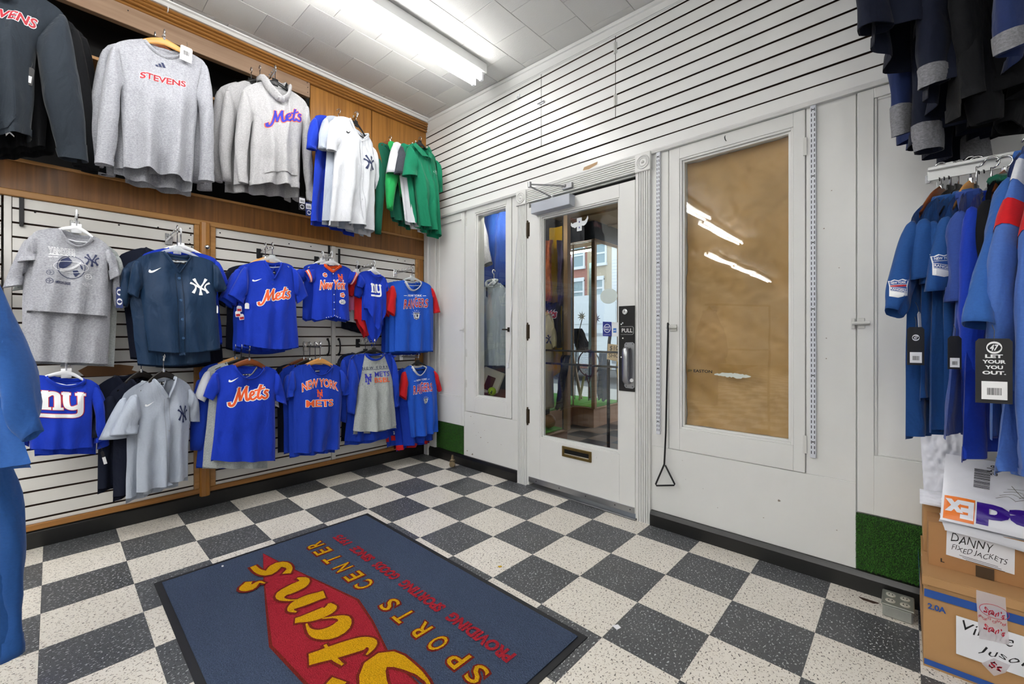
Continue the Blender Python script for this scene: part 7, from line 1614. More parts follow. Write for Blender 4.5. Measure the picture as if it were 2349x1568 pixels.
flat_print('size_mark', text2d('2.0A', .035), M_BLUEINK, b1, planef((1.543, yy, .214), (.046, 0, 0), (0, 0, .021)))
MB().add([(1.5235, y, z) for y, z in [(-.24, .255), (.16, .255), (.16, .283), (-.24, .283)]], [(0, 1, 2, 3)]).build('blue_stripe', M_BLUEINK, b1)
MB().add([(1.5235, y, z) for y, z in [(-.24, .012), (.16, .012), (.16, .032), (-.24, .032)]], [(0, 1, 2, 3)]).build('blue_stripe', M_BLUEINK, b1)
v, f = text2d('Y', .03); MB().add([(1.5232, -.16 - a * .03, .15 + b * .05) for a, b in v], f).build('side_mark', M_BLUEINK, b1)
MB().box(1.528, 1.545, -.2535, -.243, .295, .331, .002).box(1.528, 2.08, -.256, -.2505, .300, .330, .001).build('folded_front_flap', M_CARDB1, b1)
note = MB().box(1.613, 1.83, -.2565, -.2545, .090, .222, .0005).build('paper_note', M_PAPERW, b1)
def hand(nm, s, x, z, w, h, y, parent, m=M_PEN, rise=0.0, bold=-.004):
    v, f = text2d(s, bold, .25); return MB().add([(x + a * w, y, z + b * h + a * rise + .004 * math.sin(a * 19)) for a, b in v], f).build(nm, m, parent)
hand('handwriting', 'Vinnie', 1.628, .178, .115, .035, -.2568, note); hand('handwriting', 'Juson', 1.665, .118, .115, .030, -.2568, note)
tp = MB().add([(a, y, b) for a, b, y in [(1.660, .332, -.259), (1.725, .332, -.259), (1.733, .18, -.2578), (1.667, .17, -.2578), (1.66, .30, -.2585), (1.726, .30, -.2585)]], [(0, 4, 5, 1), (4, 3, 2, 5)]).build('packing_tape', M_TAPE, b1)
hand('tape_print', "Stan's", 1.676, .262, .048, .020, -.2592, tp, M_TAPER, 0, .02); hand('tape_print', 'SPORTS CENTER', 1.664, .240, .062, .008, -.2592, tp, M_TAPER, 0, .01)
hand('tape_print', "Stan's", 1.676, .205, .048, .020, -.2592, tp, M_TAPER, 0, .02)
MB().add([(a, -.2590, b) for a, b in ring2d(1.70, .275, .033, .0015, .022)[0]], ring2d(1.70, .275, .033, .0015, .022)[1]).build('tape_print', M_TAPER, tp)
pr('torn_tape', [(1.672, .088), (1.70, .12), (1.735, .115), (1.725, .085), (1.70, .06)], M_TAPE, -.2572)
hand('tape_print', "St", 1.688, .085, .03, .022, -.2575, tp, M_TAPER, 0, .02)
sidelab = MB().box(1.5312, 1.5322, -.03, .0, .29, .325).build('side_label', M_PAPERW, b1)

b2 = carton('smaller carton with DANNY FIXED JACKETS note, on the large carton', 1.548, 1.96, -.136, -.012, .331, .490, M_CARDB2, .003)
n2 = MB().add([(a, -.1415, b) for a, b in [(1.594, .384), (1.758, .372), (1.759, .470), (1.596, .478)]], [(0, 1, 2, 3)]).build('paper_note', M_PAPERW, b2)
hand('handwriting', 'DANNY', 1.606, .438, .105, .030, -.1420, n2, rise=-.008); hand('handwriting', 'FIXED JACKETS', 1.608, .402, .135, .024, -.1420, n2, rise=-.006)
for k in range(3): MB().add([(a, -.1420, b) for a, b in ribbon2d([(1.628 + .008 * k, .394 - k * .006), (1.72 + .008 * k, .386 - k * .006)], .0015, smooth=False)[0]], ribbon2d([(0, 0), (1, 0)], 1, smooth=False)[1]).build('underline', M_PEN, n2)
pr('dark_tape', [(1.668, .332), (1.712, .332), (1.712, .372), (1.668, .372)], mat('brown_tape', '#4a3a2a', .3), -.1412, b2)
flat_print('corner_mark', text2d('L', .03), M_PEN, b2, planef((1.580, -.1410, .352), (.010, 0, 0), (0, 0, .014)))
b3 = carton('taller plain carton standing behind the DANNY carton', 1.537, 1.96, -.008, .172, .331, .525, M_CARDB1, .003)

# loose papers and a bent envelope on the cartons
def bent_sheet(label, nm, corner, ex, ey, m, sag=.02, seed=1.0, cat='paper'):
    t = thing(nm, label, cat, corner)
    o, ex, ey = Vector(corner), Vector(ex), Vector(ey); n = 12; g = []
    for lay in (0, 1):
        g = [[(o + ex * (i / n) + ey * (j / n) + Vector((0, 0, sag * noise.noise((i / n * 2, j / n * 2, seed)) + .004 - .0015 * lay)))[:] for i in range(n + 1)] for j in range(n + 1)]
        if lay == 0: mb = grid_mesh(MB(), g)
        else: grid_mesh(mb, g, True)
    mb.build('sheet', m, t, smooth=True)
    return t
e1 = bent_sheet('white paper with scribbled lines lying on the DANNY carton', 'paper_sheet', (1.575, -.145, .500), (.24, .0, -.004), (.02, .11, .010), M_PAPERW, .006, 3)
for k in range(4):
    r2 = ribbon2d([(1.62, 0), (1.66, .002), (1.70, -.001), (1.75, .001)], .0016, 16)
    MB().add([(a, -.12 + k * .018 + b, .512 + k * .0015) for a, b in r2[0]], r2[1]).build('scribble', M_PEN, e1)
bent_sheet('white envelope folded over the front edge of the DANNY carton', 'envelope', (1.590, -.165, .478), (.38, -.012, -.030), (-.012, .06, .040), M_PAPERW, .012, 5, 'envelope')
# poly mailers
def pillow(t, nm, o, ex, ey, nrm, th, m, seed, wr=.010, n=34):
    o, ex, ey, nrm = Vector(o), Vector(ex), Vector(ey), Vector(nrm).normalized(); mb = MB(); G0 = None
    def P(u, v, s):
        e = (max(0, 1 - abs(2 * u - 1) ** 3) * max(0, 1 - abs(2 * v - 1) ** 3)) ** .6
        w = wr * (noise.noise((u * 3, v * 3, seed)) + .7 * abs(noise.noise((u * 6 + v * 4, v * 7 - u * 3, seed + 4))) + .35 * noise.noise((u * 14, v * 12, seed + 9)))
        return o + ex * u + ey * v + nrm * (s * (th * e + w * (.25 + e)))
    for s in (1, -1):
        g = [[P(i / n, j / n, s)[:] for i in range(n + 1)] for j in range(n + 1)]
        grid_mesh(mb, g, s < 0)
        if s == 1: G0 = g
    ob = mb.build(nm, m, t, smooth=True)
    fm = grid_mesh(MB(), G0); bv = BVHTree.FromPolygons(fm.v, fm.f)
    def proj(m2, name, mm, lvl=0):
        vs, fs = subdivide2d(m2[0], m2[1], .02); out = []
        for a, b, e in vs:
            q = o + ex * a + ey * b; h = bv.ray_cast(q + nrm * .3, -nrm)
            out.append(((h[0] if h[0] is not None else q) + nrm * (.0012 + lvl * .0006 + e))[:])
        return MB().add(out, fs).build(name, mm, ob)
    return proj
M_POLY = mat('white_poly', '#e3e5ee', .28, var=.03, bump=.25, bscale=26)
M_FXO = mat('courier_orange', '#ee7a1c', .35); M_FXP = mat('courier_purple', '#35108a', .35)
fx = thing('courier_bag', 'white courier poly bag with upside-down orange and purple FedEx logo', 'mailer', (1.75, -.10, .53))
pj_ = pillow(fx, 'bag', (1.578, -.150, .512), (.44, -.02, -.012), (.022, .16, .215), (0, -.86, .5), .018, M_POLY, 2.2, .006)
def sub(m2, x0, y0, w, h, rot=True): # place unit print, rotated half a turn
    return [((x0 + w * (1 - a)) if rot else (x0 + w * a), (y0 + h * (1 - b)) if rot else (y0 + h * b)) for a, b in m2[0]], m2[1]
pj_(poly2d([(.015, .03), (.19, .03), (.19, .36), (.015, .36)]), 'logo_block', M_FXO)
v, f = text2d('Ex', .05); pj_(sub((v, f), .02, .07, .165, .25), 'logo_letters', M_POLY, 1)
v, f = text2d('Fed', .05); pj_(sub((v, f), .20, .05, .50, .30), 'logo_letters', M_FXP, 1)
pj_(([(.175 + b * .09, .55 + a * .28) for a, b in barcode2d(0, 1, 0, 1, 12)[0]], barcode2d(0, 1, 0, 1, 12)[1]), 'barcode', M_PEN)
v, f = text2d('able', 0); pj_(([(.305 - b * .06, .76 + a * .16) for a, b in v], f), 'bag_lettering', M_PEN)
pj_(merge2d(*[ribbon2d([(.30 + .02 * k, .45 + .05 * (k % 5)), (.36 + .025 * k, .50 + .04 * (k % 4)), (.40 + .03 * k, .46 + .05 * (k % 6))], .004, 10) for k in range(14)]), 'scuffed_print', mat('scuff_grey', '#5b574f', .6))
wb2 = thing('plastic_bag', 'crumpled white plastic mailer standing behind the courier bag', 'mailer', (1.59, .06, .53))
pj2 = pillow(wb2, 'bag', (1.540, .03, .528), (.17, .0, .01), (-.012, .075, .285), (-.25, -.93, .2), .035, M_POLY, 7.7, .024)
pj2(poly2d([(.62, .55), (.76, .55), (.76, .62), (.62, .62)]), 'small_logo', M_FXP); pj2(poly2d([(.60, .36), (.76, .36), (.76, .50), (.60, .50)]), 'grey_window', mat('window_grey', '#8d949c', .5))
wb3 = thing('plastic_bag', 'small crushed white bag tucked at the left of the mailers', 'mailer', (1.55, -.02, .53))
pillow(wb3, 'bag', (1.526, -.055, .530), (.15, .0, .0), (.0, .05, .045), (-.1, -.8, .55), .016, M_POLY, 12.1, .012, 24)

# ================================================================ small fixtures on the floor and back wall
el = thing('outlet_box', 'grey metal floor outlet box with two duplex sockets', 'outlet', (1.46, .09, 0))
MB().box(1.412, 1.508, .02, .150, 0, .052, .006).build('box', mat('galvanised', '#a3a69f', .5, .3, var=.15, vscale=30), el)
MB().box(1.408, 1.512, .016, .154, .050, .057, .003).build('cover', mat('galvanised_light', '#9ea29a', .45, .5, var=.1, vscale=30), el)
for cx_ in (1.437, 1.483):
    for cy_ in (.055, .112): 
        MB().cyl((cx_, cy_, .056), (cx_, cy_, .060), .016, 14).build('socket_face', mat('socket_ivory', '#c9c8bd', .5), el)
        MB().box(cx_ - .007, cx_ - .004, cy_ - .005, cy_ + .005, .0598, .0606).box(cx_ + .004, cx_ + .007, cy_ - .005, cy_ + .005, .0598, .0606).build('slot', M_DARK, el)
for x in (1.44, 1.475): MB().cyl((x, .0205, .027), (x, .0185, .027), .011, 12).build('knockout', mat('galvanised', '#a3a69f', .5, .3), el)
hl = thing('floor_hole', 'ragged dark hole in the cream tile beside the outlet box', 'hole', (1.365, .11, 0))
MB().add([(1.363 + .032 * math.cos(t) * (1 + .25 * math.sin(3 * t)), .112 + .016 * math.sin(t) * (1 + .3 * math.cos(2 * t)), .0006) for t in [2 * math.pi * k / 20 for k in range(20)]], [tuple(range(20))]).build('hole_edge', mat('rot_brown', '#3a2416', .9), hl)
vv = thing('pipe_valve', 'old brass pipe valve standing on the floor by the turf', 'valve', (-1.54, .10, 0))
MB().cyl((-1.54, .10, 0), (-1.54, .10, .02), .026, 14).cyl((-1.54, .10, .018), (-1.54, .10, .065), .019, 14).ball((-1.54, .10, .045), .027, 12, 8).build('body', mat('valve_bronze', '#8a7a60', .45, .7, var=.3, vscale=60), vv, smooth=True)
MB().cyl((-1.54, .10, .06), (-1.54, .10, .088), .013, 6).cyl((-1.54, .10, .086), (-1.54, .10, .104), .009, 10).build('bonnet', mat('valve_bronze', '#8a7a60', .45, .7), vv)
MB().cyl((-1.53, .09, .042), (-1.49, .055, .040), .019, 14).cyl((-1.50, .064, .0405), (-1.486, .052, .040), .026, 14).build('end_cap', mat('valve_bronze', '#8a7a60', .45, .7), vv, smooth=False)
hp = thing('hook_pole', 'long thin black steel hook pole hanging from the window latch', 'pole', (.425, .165, .27))
MB().tube([(.425, .178, 1.262), (.428, .160, 1.268), (.430, .155, 1.25), (.427, .165, 1.22), (.412, .168, .60), (.404, .165, .405), (.352, .160, .272), (.357, .160, .264), (.465, .160, .292), (.470, .160, .300), (.409, .166, .400)], .0052, 8).build('rod', M_IRON, hp, smooth=True)
cb = thing('lamp_cord', 'thin white cord running down the wall left of the door casing', 'cord', (-.87, .19, .93))
MB().tube(catmull([(-.80, .188, 2.31), (-.822, .188, 2.05), (-.835, .186, 1.90), (-.868, .186, 1.60), (-.879, .185, 1.48), (-.90, .184, 1.25), (-.893, .184, 1.15), (-.926, .184, .96)], 40), .0035, 6).build('cord', M_PLASTW, cb, smooth=True)
MB().box(-.938, -.918, .178, .192, .925, .965, .003).build('plug', M_PLASTW, cb)
for lab, x, y, m, s in [('tiny yellow leaf scrap on a cream tile', -.044, -.82, mat('leaf_yellow', '#c9a227', .7), .011), ('little white paper scrap near the mat corner', .622, -.82, M_PAPERW, .016)]:
    sc_ = thing('paper_scrap', lab, 'scrap', (x, y, .001)); MB().prism([(x - s, y - s * .5), (x + s * .6, y - s), (x + s, y + s * .4), (x - s * .2, y + s)], .0006, .0016, lambda a, b, h: (a, b, h)).build('scrap', m, sc_)
sc_ = thing('paper_scrap', 'small white speck of litter on the door mat', 'scrap', (-1.073, -1.804, .01)); MB().prism([(-1.08, -1.808), (-1.066, -1.81), (-1.064, -1.802), (-1.078, -1.80)], .010, .0115, lambda a, b, h: (a, b, h)).build('scrap', M_PAPERW, sc_)
# ================================================================ vestibule, display windows and street beyond the door
M_BRZ = mat('tan_metal_frame', '#9a7a58', .4, .4); M_TANT = mat('tan_tile', '#b28a6c', .5, var=.06); M_SOFF = mat('tan_soffit', '#b79a74', .7, var=.05)
M_GLASS2 = glass('display_glass', (.94, .96, .95), .9)
vf = struct('floor_vestibule', MB().box(-3.4, .8, .30, 3.7, -.05, -.004), mat('floor_adhesive', '#2a2826', .8))
VD = mat('vestibule_tile_dark', '#232425', .35, var=.2, vscale=30); VL = mat('vestibule_tile_tan', '#7a6858', .4, var=.15, vscale=20)
vm = []
for m in (VL, VD):
    mb = MB().box(.0004, T - .0004, .0004, T - .0004, -.004, 0); me = bpy.data.meshes.new('floor_tile'); me.from_pydata(mb.v, [], mb.f); me.materials.append(m); vm.append(me)
for i in range(-6, 3):
    for j in range(1, 12):
        o = bpy.data.objects.new('floor_tile', vm[(i + j) % 2]); _link(o, vf); o.location = (i * T, j * T + .02, 0)
struct('ceiling_vestibule', MB().box(-3.4, .8, .30, 3.7, 2.68, 2.75), M_SOFF)
for k in range(5): struct('trim_%d' % (20 + k), MB().box(-2.6, .8, .9 + k * .6, .93 + k * .6, 2.66, 2.682), M_SOFF)
struct('wall_vestibule_right', MB().box(.62, .72, .30, 3.7, 0, 2.7), mat('vestibule_wall', '#8c7a64', .7))
struct('wall_display_left', MB().box(-3.4, -3.3, .30, 3.7, 0, 2.7), mat('display_back', '#b9a98a', .8))
# display platforms, glass and frames
disp = thing('display_platform', 'tan tiled display platform with green turf left of the entry', 'platform', (-2.1, .7, 0))
MB().box(-3.295, -1.0, .305, 1.14, 0, .235, .002).build('base', M_TANT, disp); MB().box(-3.295, -.985, .305, 1.155, .235, .256, .004).build('ledge', M_BRZ, disp)
MB().box(-3.295, -1.78, 1.155, 2.37, 0, .24).build('base', M_TANT, disp)
tf = MB().box(-3.295, -1.03, .31, 1.13, .256, .262).box(-3.295, -1.80, 1.13, 2.37, .24, .262).build('turf_deck', mat('display_turf', '#5aa02c', .85, var=.2, vscale=40, bump=.5, bscale=200), disp)
d2_ = thing('display_platform', 'projecting tan display platform farther out in the entry', 'platform', (-1.9, 2.75, 0))
for k in range(4): MB().box(-1.78 + .079 * k, -1.78 + .079 * (k + 1) - .002, 2.39, 2.40, 0, .232, .001).build('tile', M_TANT, d2_)
for k in range(5): MB().box(-1.474, -1.466, 2.40 + .14 * k, 2.40 + .14 * (k + 1) - .002, 0, .232, .001).build('tile', M_TANT, d2_)
MB().box(-2.8, -1.47, 2.395, 3.2, 0, .232).build('base', M_TANT, d2_); MB().box(-2.8, -1.455, 2.375, 3.2, .232, .256, .004).build('ledge', M_BRZ, d2_)
MB().box(-2.8, -1.48, 2.41, 3.19, .256, .262).build('turf_deck', MATS['display_turf'], d2_)
fr_ = thing('display_window', 'tan metal framed panes of the entry display windows', 'window', (-1.4, 1.6, .25))
for (x, y, s) in [(-1.0, 1.13, .028), (-1.468, 2.40, .026), (-1.78, 2.385, .008), (-1.468, 3.05, .02)]:
    MB().box(x - s, x + s, y - s, y + s, .25, 2.68, .003).build('mullion', M_BRZ, fr_)
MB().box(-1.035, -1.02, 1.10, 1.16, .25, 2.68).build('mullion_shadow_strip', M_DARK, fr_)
for (a, b, c, d) in [(-1.003, -.997, .31, 1.10), (-1.783, -1.777, 1.16, 2.38), (-1.47, -1.465, 2.43, 3.03)]: MB().box(a, b, c, d, .256, 2.42).build('pane', M_GLASS2, fr_)
MB().box(-1.77, -1.50, 2.397, 2.402, .256, 2.42).build('pane', M_GLASS2, fr_)
hd = thing('display_header', 'black header box above the entry display windows', 'header', (-1.9, 2.4, 2.42))
MB().box(-3.295, -1.45, 2.37, 2.44, 2.43, 2.675, .003).box(-1.50, -1.44, 2.37, 3.2, 2.43, 2.675, .003).box(-3.29, -1.79, 1.16, 2.37, 2.43, 2.675).build('box', M_PLASTK, hd)
for k in range(3): MB().box(-3.295, -1.438 + .004 * k, 2.36 - .004 * k, 2.366, 2.40 + k * .014, 2.41 + k * .014).box(-1.445, -1.436 + .004 * k, 2.36, 3.2, 2.40 + k * .014, 2.41 + k * .014).build('moulding', M_BRZ, hd)
hd2 = thing('display_header', 'dark header over the near display window beside the door', 'header', (-1.9, .7, 2.3))
MB().box(-3.295, -1.0, .31, 1.14, 2.42, 2.675).build('box', mat('header_grey', '#3a3a3e', .6), hd2)

M_LAMP = mat('display_lamp', (1.0, .93, .8), .4, emit=34.0)
for lab, x0, x1, y in (('lit strip lamp under the header of the near display', -2.3, -1.15, .42), ('lit strip lamp inside the far display window', -2.7, -1.7, 2.75)):
    dl = thing('display_lamp', lab, 'lamp', ((x0 + x1) / 2, y, 2.38))
    MB().box(x0, x1, y - .03, y + .03, 2.40, 2.425, .003).build('housing', M_FIX, dl)
    MB().cyl((x0 + .03, y, 2.388), (x1 - .03, y, 2.388), .013, 10).build('tube', M_LAMP, dl, smooth=True)
# goods inside the near display (seen through the narrow window and the door)
F_JKT = fabric('grey_poplin', '#8f979c', .05, rough=.7); F_BLUEJ = fabric('display_blue', '#1d3f8c', .08); F_CREAM = fabric('cream_rib', '#c9b994', .1); F_YEL = fabric('yellow_gold', '#d9a90f', .06); F_PURP = fabric('dusky_purple', '#4a3d63', .25)
GW = 'clothes in the entry display'
R = make('display_jacket', 'jacket', 'grey poplin jacket with collar behind the narrow window', 'jacket', F_JKT, GW, 'white', 'thin white hanger in the grey poplin jacket'); cuffs(R, F_JKT, 2)
g = R.g
for s, a in ((-1, g['nL']), (1, g['nR'])):
    MB().tube(catmull([(a[0] * .2, .0, a[1] + .035), (a[0] * .9, -.02, a[1] + .02), (a[0] * .55, -.055, a[1] - .03)], 8), .005, 8, rz=.014).build('collar_leaf', F_JKT, R.root, smooth=True, local=True)
hang_tag(R, R.g['pr']['tag'][0][0], R.g['pr']['tag'][0][1] + .04, .018, .16, M_CARDK, 'swing_tag')
make('display_jersey_blue', 'tee_shirt', 'large blue tee hung high behind the narrow window', 'tee', F_BLUEJ, GW, 'black', 'black hanger of the large blue display tee')
R = make('display_shirt_grey', 'long_sleeve_shirt', 'pale grey shirt sleeve hanging down in the narrow window', 'shirt', F_GREY, GW); cuffs(R, F_CHAR, 2)
R = make('display_tee_cream', 'sweater', 'cream ribbed sweater with dark NY on a torso at the door glass', 'sweater', F_CREAM, GW); outlined(R, 'monogram', NYY, R.g['pr']['ny'], 1, I_NAVY, None)
R = make('display_jersey_navy', 'tee_shirt', 'navy jersey with red lettering inside the near display', 'tee', F_NAVYD, GW); textp(R, 'printed_word', 'Mets', R.g['pr']['name'], I_CRIM, I_WHITE, .04, .09, .2)
def drape(label, nm, x0, x1, y, z0, z1, m, seed, amp=.05, cat='cloth', lean=0.0):
    t = thing(nm, label, cat, ((x0 + x1) / 2, y, z0)); n, k = 26, 22
    g = [[(lerp(x0, x1, i / n) + lean * (j / k) + .03 * noise.noise((i / n * 3, j / k * 3, seed)), y + amp * noise.noise((i / n * 6, j / k * 1.5, seed)) + .3 * amp * noise.noise((i / n * 15, j / k * 6, seed)), lerp(z0 + .05 * noise.noise((i / n * 5, 1, seed)), z1, j / k)) for i in range(n + 1)] for j in range(k + 1)]
    g2 = [[(x, yy + .008, z) for x, yy, z in r] for r in g]
    mb = grid_mesh(MB(), g); grid_mesh(mb, g2, True); mb.build('cloth', m, t, smooth=True); return t
drape('bright yellow jersey cloth draped in the entry display', 'draped_jersey', -1.45, -1.03, 1.12, .8, 2.3, F_YEL, 3.0)
drape('dusky purple patterned jersey in front of the yellow cloth', 'draped_jersey', -1.085, -1.03, 1.09, 1.5, 2.15, F_PURP, 5.0, .06)
drape('orange and white patterned jersey at the left of the door glass', 'draped_jersey', -1.25, -1.10, 1.0, 1.55, 2.15, mat('floral_print', '#c46a45', .8, var=.9, vscale=26), 6.0, .06)
drape('green and red pennant cloth low in the narrow window', 'draped_jersey', -1.95, -1.72, .62, 1.35, 1.78, mat('pennant_green', '#3a8c2c', .8, var=.3, vscale=12), 8.0, .04)
drape('red patterned cloth under the grey sleeve in the narrow window', 'draped_jersey', -2.02, -1.80, .70, 1.0, 1.55, mat('pattern_red', '#b5452c', .8, var=.8, vscale=20), 9.0, .04)
drape('dark backdrop curtain behind the narrow window display', 'backdrop', -2.7, -1.2, 1.10, .27, 2.42, mat('backdrop_navy', '#101425', .9), 11.0, .03, 'curtain')
drape('royal blue banner behind the grey jacket', 'banner', -1.9, -1.25, .92, .95, 1.95, F_BLUEJ, 12.0, .03, 'banner')
drape('navy jeans hanging beside the yellow cloth', 'jeans', -1.12, -1.03, 1.08, .45, 1.0, F_NAVYD, 13.0, .04, 'jeans', .1)
pf = thing('picture_frame', 'white matted picture frame leaning at the foot of the narrow window', 'picture frame', (-1.62, .62, .62))
fo, fx_, fy_ = Vector((-1.78, .60, .60)), Vector((.24, .03, -.06)), Vector((.05, .10, .27))
MB().add([(fo + fx_ * a + fy_ * b)[:] for a, b in [(0, 0), (1, 0), (1, 1), (0, 1)]] + [(fo + fx_ * a + fy_ * b + Vector((0, .02, -.004)))[:] for a, b in [(0, 0), (1, 0), (1, 1), (0, 1)]], [(0, 1, 2, 3), (7, 6, 5, 4), (0, 4, 5, 1), (1, 5, 6, 2), (2, 6, 7, 3), (3, 7, 4, 0)]).build('mat_board', mat('mat_board', '#d8d4c6', .7), pf)
MB().add([(fo + fx_ * a + fy_ * b + Vector((0, -.003, .001)))[:] for a, b in [(.3, .25), (.72, .25), (.72, .75), (.3, .75)]], [(0, 1, 2, 3)]).build('print', mat('print_maroon', '#5a1e1e', .5), pf)
bl = thing('practice_ball', 'lime green perforated practice ball in the narrow window', 'ball', (-1.43, .50, .62)); MB().ball((-1.43, .50, .655), .042, 18, 12).build('shell', mat('lime_plastic', '#a8d01c', .4), bl, smooth=True)
for k in range(10):
    t = 2.4 * k; q = Vector((math.cos(t) * .7, -.75, math.sin(t) * .7 * ((k % 3) / 2 - .2))).normalized() * .0415
    MB().cyl((Vector((-1.43, .50, .655)) + q * .98)[:], (Vector((-1.43, .50, .655)) + q * 1.012)[:], .006, 8).build('hole', mat('hole_dark', '#3b4a10', .8), bl)
sb = thing('display_crate', 'dark crate carrying the picture frame and ball in the window', 'crate', (-1.6, .62, .262)); MB().box(-2.1, -1.25, .42, .95, .262, .60, .005).build('crate_body', mat('crate_dark', '#2b1d1a', .8), sb); MB().box(-2.1, -1.25, .42, .95, .600, .612, .003).build('crate_lid', mat('crate_red', '#5a2420', .8, var=.5, vscale=30), sb)

# far display: racket, frames, flowers, stick
rk_ = thing('tennis_racket', 'maroon tennis racket leaning in the far display window', 'racket', (-1.83, 2.85, .3))
rc = Vector((-1.833, 2.85, .80))
hoop = [(rc.x + .175 * math.cos(t), rc.y, rc.z + .185 * math.sin(t)) for t in [2 * math.pi * k / 32 for k in range(32)]]
MB().tube(hoop, .009, 8, closed=True).build('hoop', mat('racket_maroon', '#5c1f2c', .4), rk_, smooth=True)
MB().tube([(rc.x - .05, rc.y, rc.z - .15), (rc.x, rc.y, rc.z - .30), (rc.x + .01, rc.y, rc.z - .36)], .008, 8).tube([(rc.x + .05, rc.y, rc.z - .15), (rc.x, rc.y, rc.z - .30)], .008, 8).cyl((rc.x + .01, rc.y, rc.z - .34), (rc.x + .02, rc.y, .30), .014, 10).build('throat_and_grip', MATS['racket_maroon'], rk_)
st_ = MB()
for k in range(-6, 7):
    w = math.sqrt(max(0, 1 - (k / 7) ** 2))
    st_.tube([(rc.x + k * .025, rc.y, rc.z - .178 * w), (rc.x + k * .025, rc.y, rc.z + .178 * w)], .0016, 4); st_.tube([(rc.x - .165 * w, rc.y, rc.z + k * .0265), (rc.x + .165 * w, rc.y, rc.z + k * .0265)], .0016, 4)
st_.build('strings', mat('string_white', '#d8d5cc', .5), rk_)
for lab, x0, z0, x1, z1, y, w, m in [('pale wooden easel leg leaning in the far display', -2.30, 1.5, -2.0, .27, 2.9, .022, M_BRZ), ('second pale easel leg crossing in the far display', -1.85, .62, -1.93, .27, 2.75, .014, mat('pale_wood', '#cbb78c', .6)), ('light blue upright board in the far display', -1.86, 2.25, -1.88, .262, 2.95, .028, mat('pale_blue_board', '#8fb0bd', .6))]:
    e = thing('display_prop', lab, 'prop', (x1, y, z1)); MB().add([(x0 - w, y, z0), (x0 + w, y, z0), (x1 + w, y, z1), (x1 - w, y, z1), (x0 - w, y + .02, z0), (x0 + w, y + .02, z0), (x1 + w, y + .02, z1), (x1 - w, y + .02, z1)], [(0, 1, 2, 3), (7, 6, 5, 4), (0, 4, 5, 1), (1, 5, 6, 2), (2, 6, 7, 3), (3, 7, 4, 0)]).build('board', m, e)
for lab, x, z, m in [('pale yellow artificial flower in the far display', -1.90, 1.47, mat('petal_cream', '#e2cf9a', .7)), ('dark red artificial flower in the far display', -1.66, 1.43, mat('petal_red', '#7d1f2a', .7))]:
    e = thing('artificial_flower', lab, 'flower', (x, 2.80, z - .4))
    MB().tube([(x - .18, 2.86, .262), (x - .14, 2.84, z - .5), (x - .07, 2.82, z - .2), (x, 2.80, z)], .006, 6).build('stem', mat('stem_brown', '#4a3b2a', .8), e)
    for k in range(9):
        t = 2 * math.pi * k / 9; MB().add([(x, 2.79, z), (x + .03 * math.cos(t - .3), 2.775, z + .03 * math.sin(t - .3)), (x + .075 * math.cos(t), 2.765, z + .075 * math.sin(t)), (x + .03 * math.cos(t + .3), 2.775, z + .03 * math.sin(t + .3))], [(0, 1, 2, 3)]).build('petal', m, e)
drape('navy and maroon scarf hanging in the far display', 'scarf', -2.25, -2.10, 2.85, .30, 2.35, mat('scarf_dark', '#3a2b45', .85, var=.5, vscale=25), 14.0, .04, 'scarf')
drape('blue folded jeans by the racket', 'jeans', -1.68, -1.53, 2.85, .3, .95, fabric('denim', '#27508c', .15), 15.0, .05, 'jeans')
drape('black folded jacket above the racket', 'jacket', -2.1, -1.82, 2.95, .95, 1.3, F_NAVYD, 16.0, .06, 'jacket', -.2)
fb = thing('football', 'tan football resting on the turf of the near display', 'ball', (-1.32, .95, .262)); MB().tube([(-1.20, 1.0, .34), (-1.16, 1.0, .34), (-1.12, 1.0, .34), (-1.08, 1.0, .34), (-1.05, 1.0, .34)], [.008, .055, .075, .055, .008], 14).build('shell', mat('ball_tan', '#b0805a', .6), fb, smooth=True)
# security rods and a chrome rack with price card just outside
sr = thing('door_guard', 'two dark push bars across the outside of the door glass', 'bars', (-.27, .262, .97))
for z in (1.078, .976): MB().cyl((-.60, .262, z), (.10, .262, z), .0075, 8).build('bar', M_IRON, sr)
pk = thing('sidewalk_rack', 'dark tube rack standing just outside the door glass', 'rack', (-.2, .62, 0))
MB().tube(catmull([(-.24, .62, 0), (-.24, .62, .7), (-.235, .62, 1.12), (-.20, .62, 1.24), (-.12, .62, 1.28)], 20), .013, 8).build('upright', M_IRON, pk, smooth=True)
MB().tube([(-.12, .62, 1.28), (.3, .62, 1.28)], .013, 8).tube([(-.10, .62, .20), (-.10, .62, .95)], .008, 8).tube([(-.24, .62, .16), (.2, .62, .12)], .012, 8).build('cross_tube', M_STEEL, pk)
for x in (-.24, -.1): MB().ball((x, .60, .06), .03, 10, 8).build('caster', M_IRON, pk, smooth=True)
pc = thing('price_card', 'tan cardboard price card reading $10 hung outside the door', 'sign', (-.12, .55, 1.02))
MB().prism([(-.205, 1.13), (-.09, 1.12), (-.06, .985), (-.215, 1.01)], .552, .556, lambda a, b, h: (a, h, b)).build('card', mat('card_tan', '#cdb38c', .8), pc)
v, f = text2d('$10', .0, .1); MB().add([(-.19 + a * .075, .5505, 1.075 + b * .040) for a, b in v], f).build('handwriting', M_PEN, pc)
v, f = text2d('SHOP', .0, .1); MB().add([(-.20 + a * .12, .5505, 1.025 + b * .030) for a, b in v], f).build('handwriting', M_PEN, pc)
yc = thing('yellow_cable', 'yellow cable hanging from the price card outside', 'cable', (-.10, .56, .35)); MB().tube(catmull([(-.13, .56, 1.0), (-.12, .56, .85), (-.10, .56, .7), (-.06, .56, .6), (-.09, .56, .4)], 20), .005, 6).build('cable', mat('cable_yellow', '#c9a01e', .5), yc)

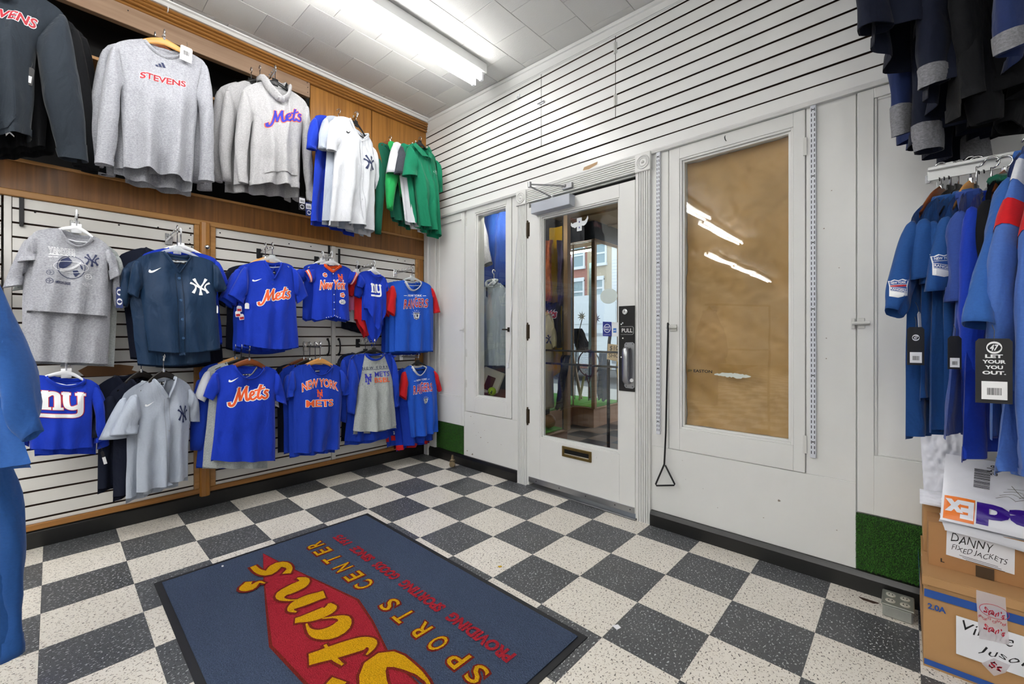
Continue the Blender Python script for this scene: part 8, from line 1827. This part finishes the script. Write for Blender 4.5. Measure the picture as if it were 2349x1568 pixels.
# street
struct('ground_street', MB().box(-16, 8, 3.7, 24, -.12, -.02), mat('asphalt', '#6b6b6a', .9, var=.1, vscale=8))
struct('floor_sidewalk', MB().box(-16, 8, 3.7, 6.2, -.02, .0), mat('concrete', '#a8a49c', .9, var=.08, vscale=4))
M_BRK = mat('buff_brick', '#b7a88e', .85, var=.12, vscale=10); M_BRR = mat('red_brick', '#a8766a', .85, var=.15, vscale=12); M_BRW = mat('white_brick', '#dfe2e4', .8, var=.04, vscale=8)
def facade(label, x0, x1, m, wins, z1=7.0, Y=11.0):
    t = thing('building', label, 'building', ((x0 + x1) / 2, Y + 1, 0)); MB().box(x0, x1, Y, Y + 3, 0, z1).build('wall', m, t)
    nb = 0
    for (a, b, c, d) in wins:
        w = MB().box(a - .06, a, Y - .05, Y + .02, c - .05, d + .05).box(b, b + .06, Y - .05, Y + .02, c - .05, d + .05).box(a - .06, b + .06, Y - .06, Y + .02, d, d + .14).box(a - .08, b + .08, Y - .09, Y + .02, c - .1, c).build('window', M_BRW, t)
        MB().box(a, b, Y - .01, Y, c, d).build('pane', mat('street_glass', '#8fa3a8', .15), w); MB().box(a, b, Y - .03, Y - .01, (c + d) / 2 - .03, (c + d) / 2 + .03).build('meeting_rail', M_BRW, w)
    return t
facade('red brick house with white window across the street', -12, -7.05, M_BRR, [(-7.62, -7.22, 2.45, 3.2), (-8.6, -8.15, 2.45, 3.2), (-7.65, -7.2, 3.75, 4.6)])
facade('buff brick house with white-framed window across the street', -7.05, -6.05, M_BRK, [(-6.75, -6.40, 2.62, 3.18), (-6.7, -6.3, 3.78, 4.5)])
t = facade('white painted brick house at the right of the door view', -6.05, 6, M_BRW, [(-5.2, -4.7, 2.3, 3.2), (-3.4, -2.9, 2.3, 3.2), (-1.4, -.9, 2.3, 3.2), (.6, 1.1, 2.3, 3.2), (-2.6, -1.7, .3, 1.9)])
for k in range(14): MB().box(-6.03, -4.5, 10.985, 11.0, 2.4 + k * .11, 2.405 + k * .11 + .09, .004).build('brick_course', M_BRW, t)
van = thing('white_van', 'white van parked on the street beyond the entry', 'van', (-5.2, 7.8, 0))
M_VAN = mat('van_white', '#c9cfd2', .25)
MB().prism([(-9.0, .45), (-9.0, 1.9), (-8.7, 2.25), (-3.6, 2.25), (-3.0, 1.5), (-2.4, 1.25), (-2.3, .45)], 7.2, 8.9, lambda a, b, h: (a, h, b)).build('body', M_VAN, van)
MB().box(-8.9, -2.5, 7.17, 7.2, 1.20, 1.26).build('side_moulding', mat('van_grey', '#9aa3a8', .4), van)
MB().box(-8.6, -3.8, 7.18, 7.2, 1.5, 2.05, .002).build('side_panel', M_VAN, van)
for x in (-7.6, -3.4, -5.4): MB().cyl((x, 7.15, .38), (x, 7.45, .38), .38, 20).build('wheel', M_IRON, van); MB().box(x - .5, x + .5, 7.17, 7.2, .5, .95).build('wheel_arch', mat('van_shadow_grey', '#6f7578', .5), van)
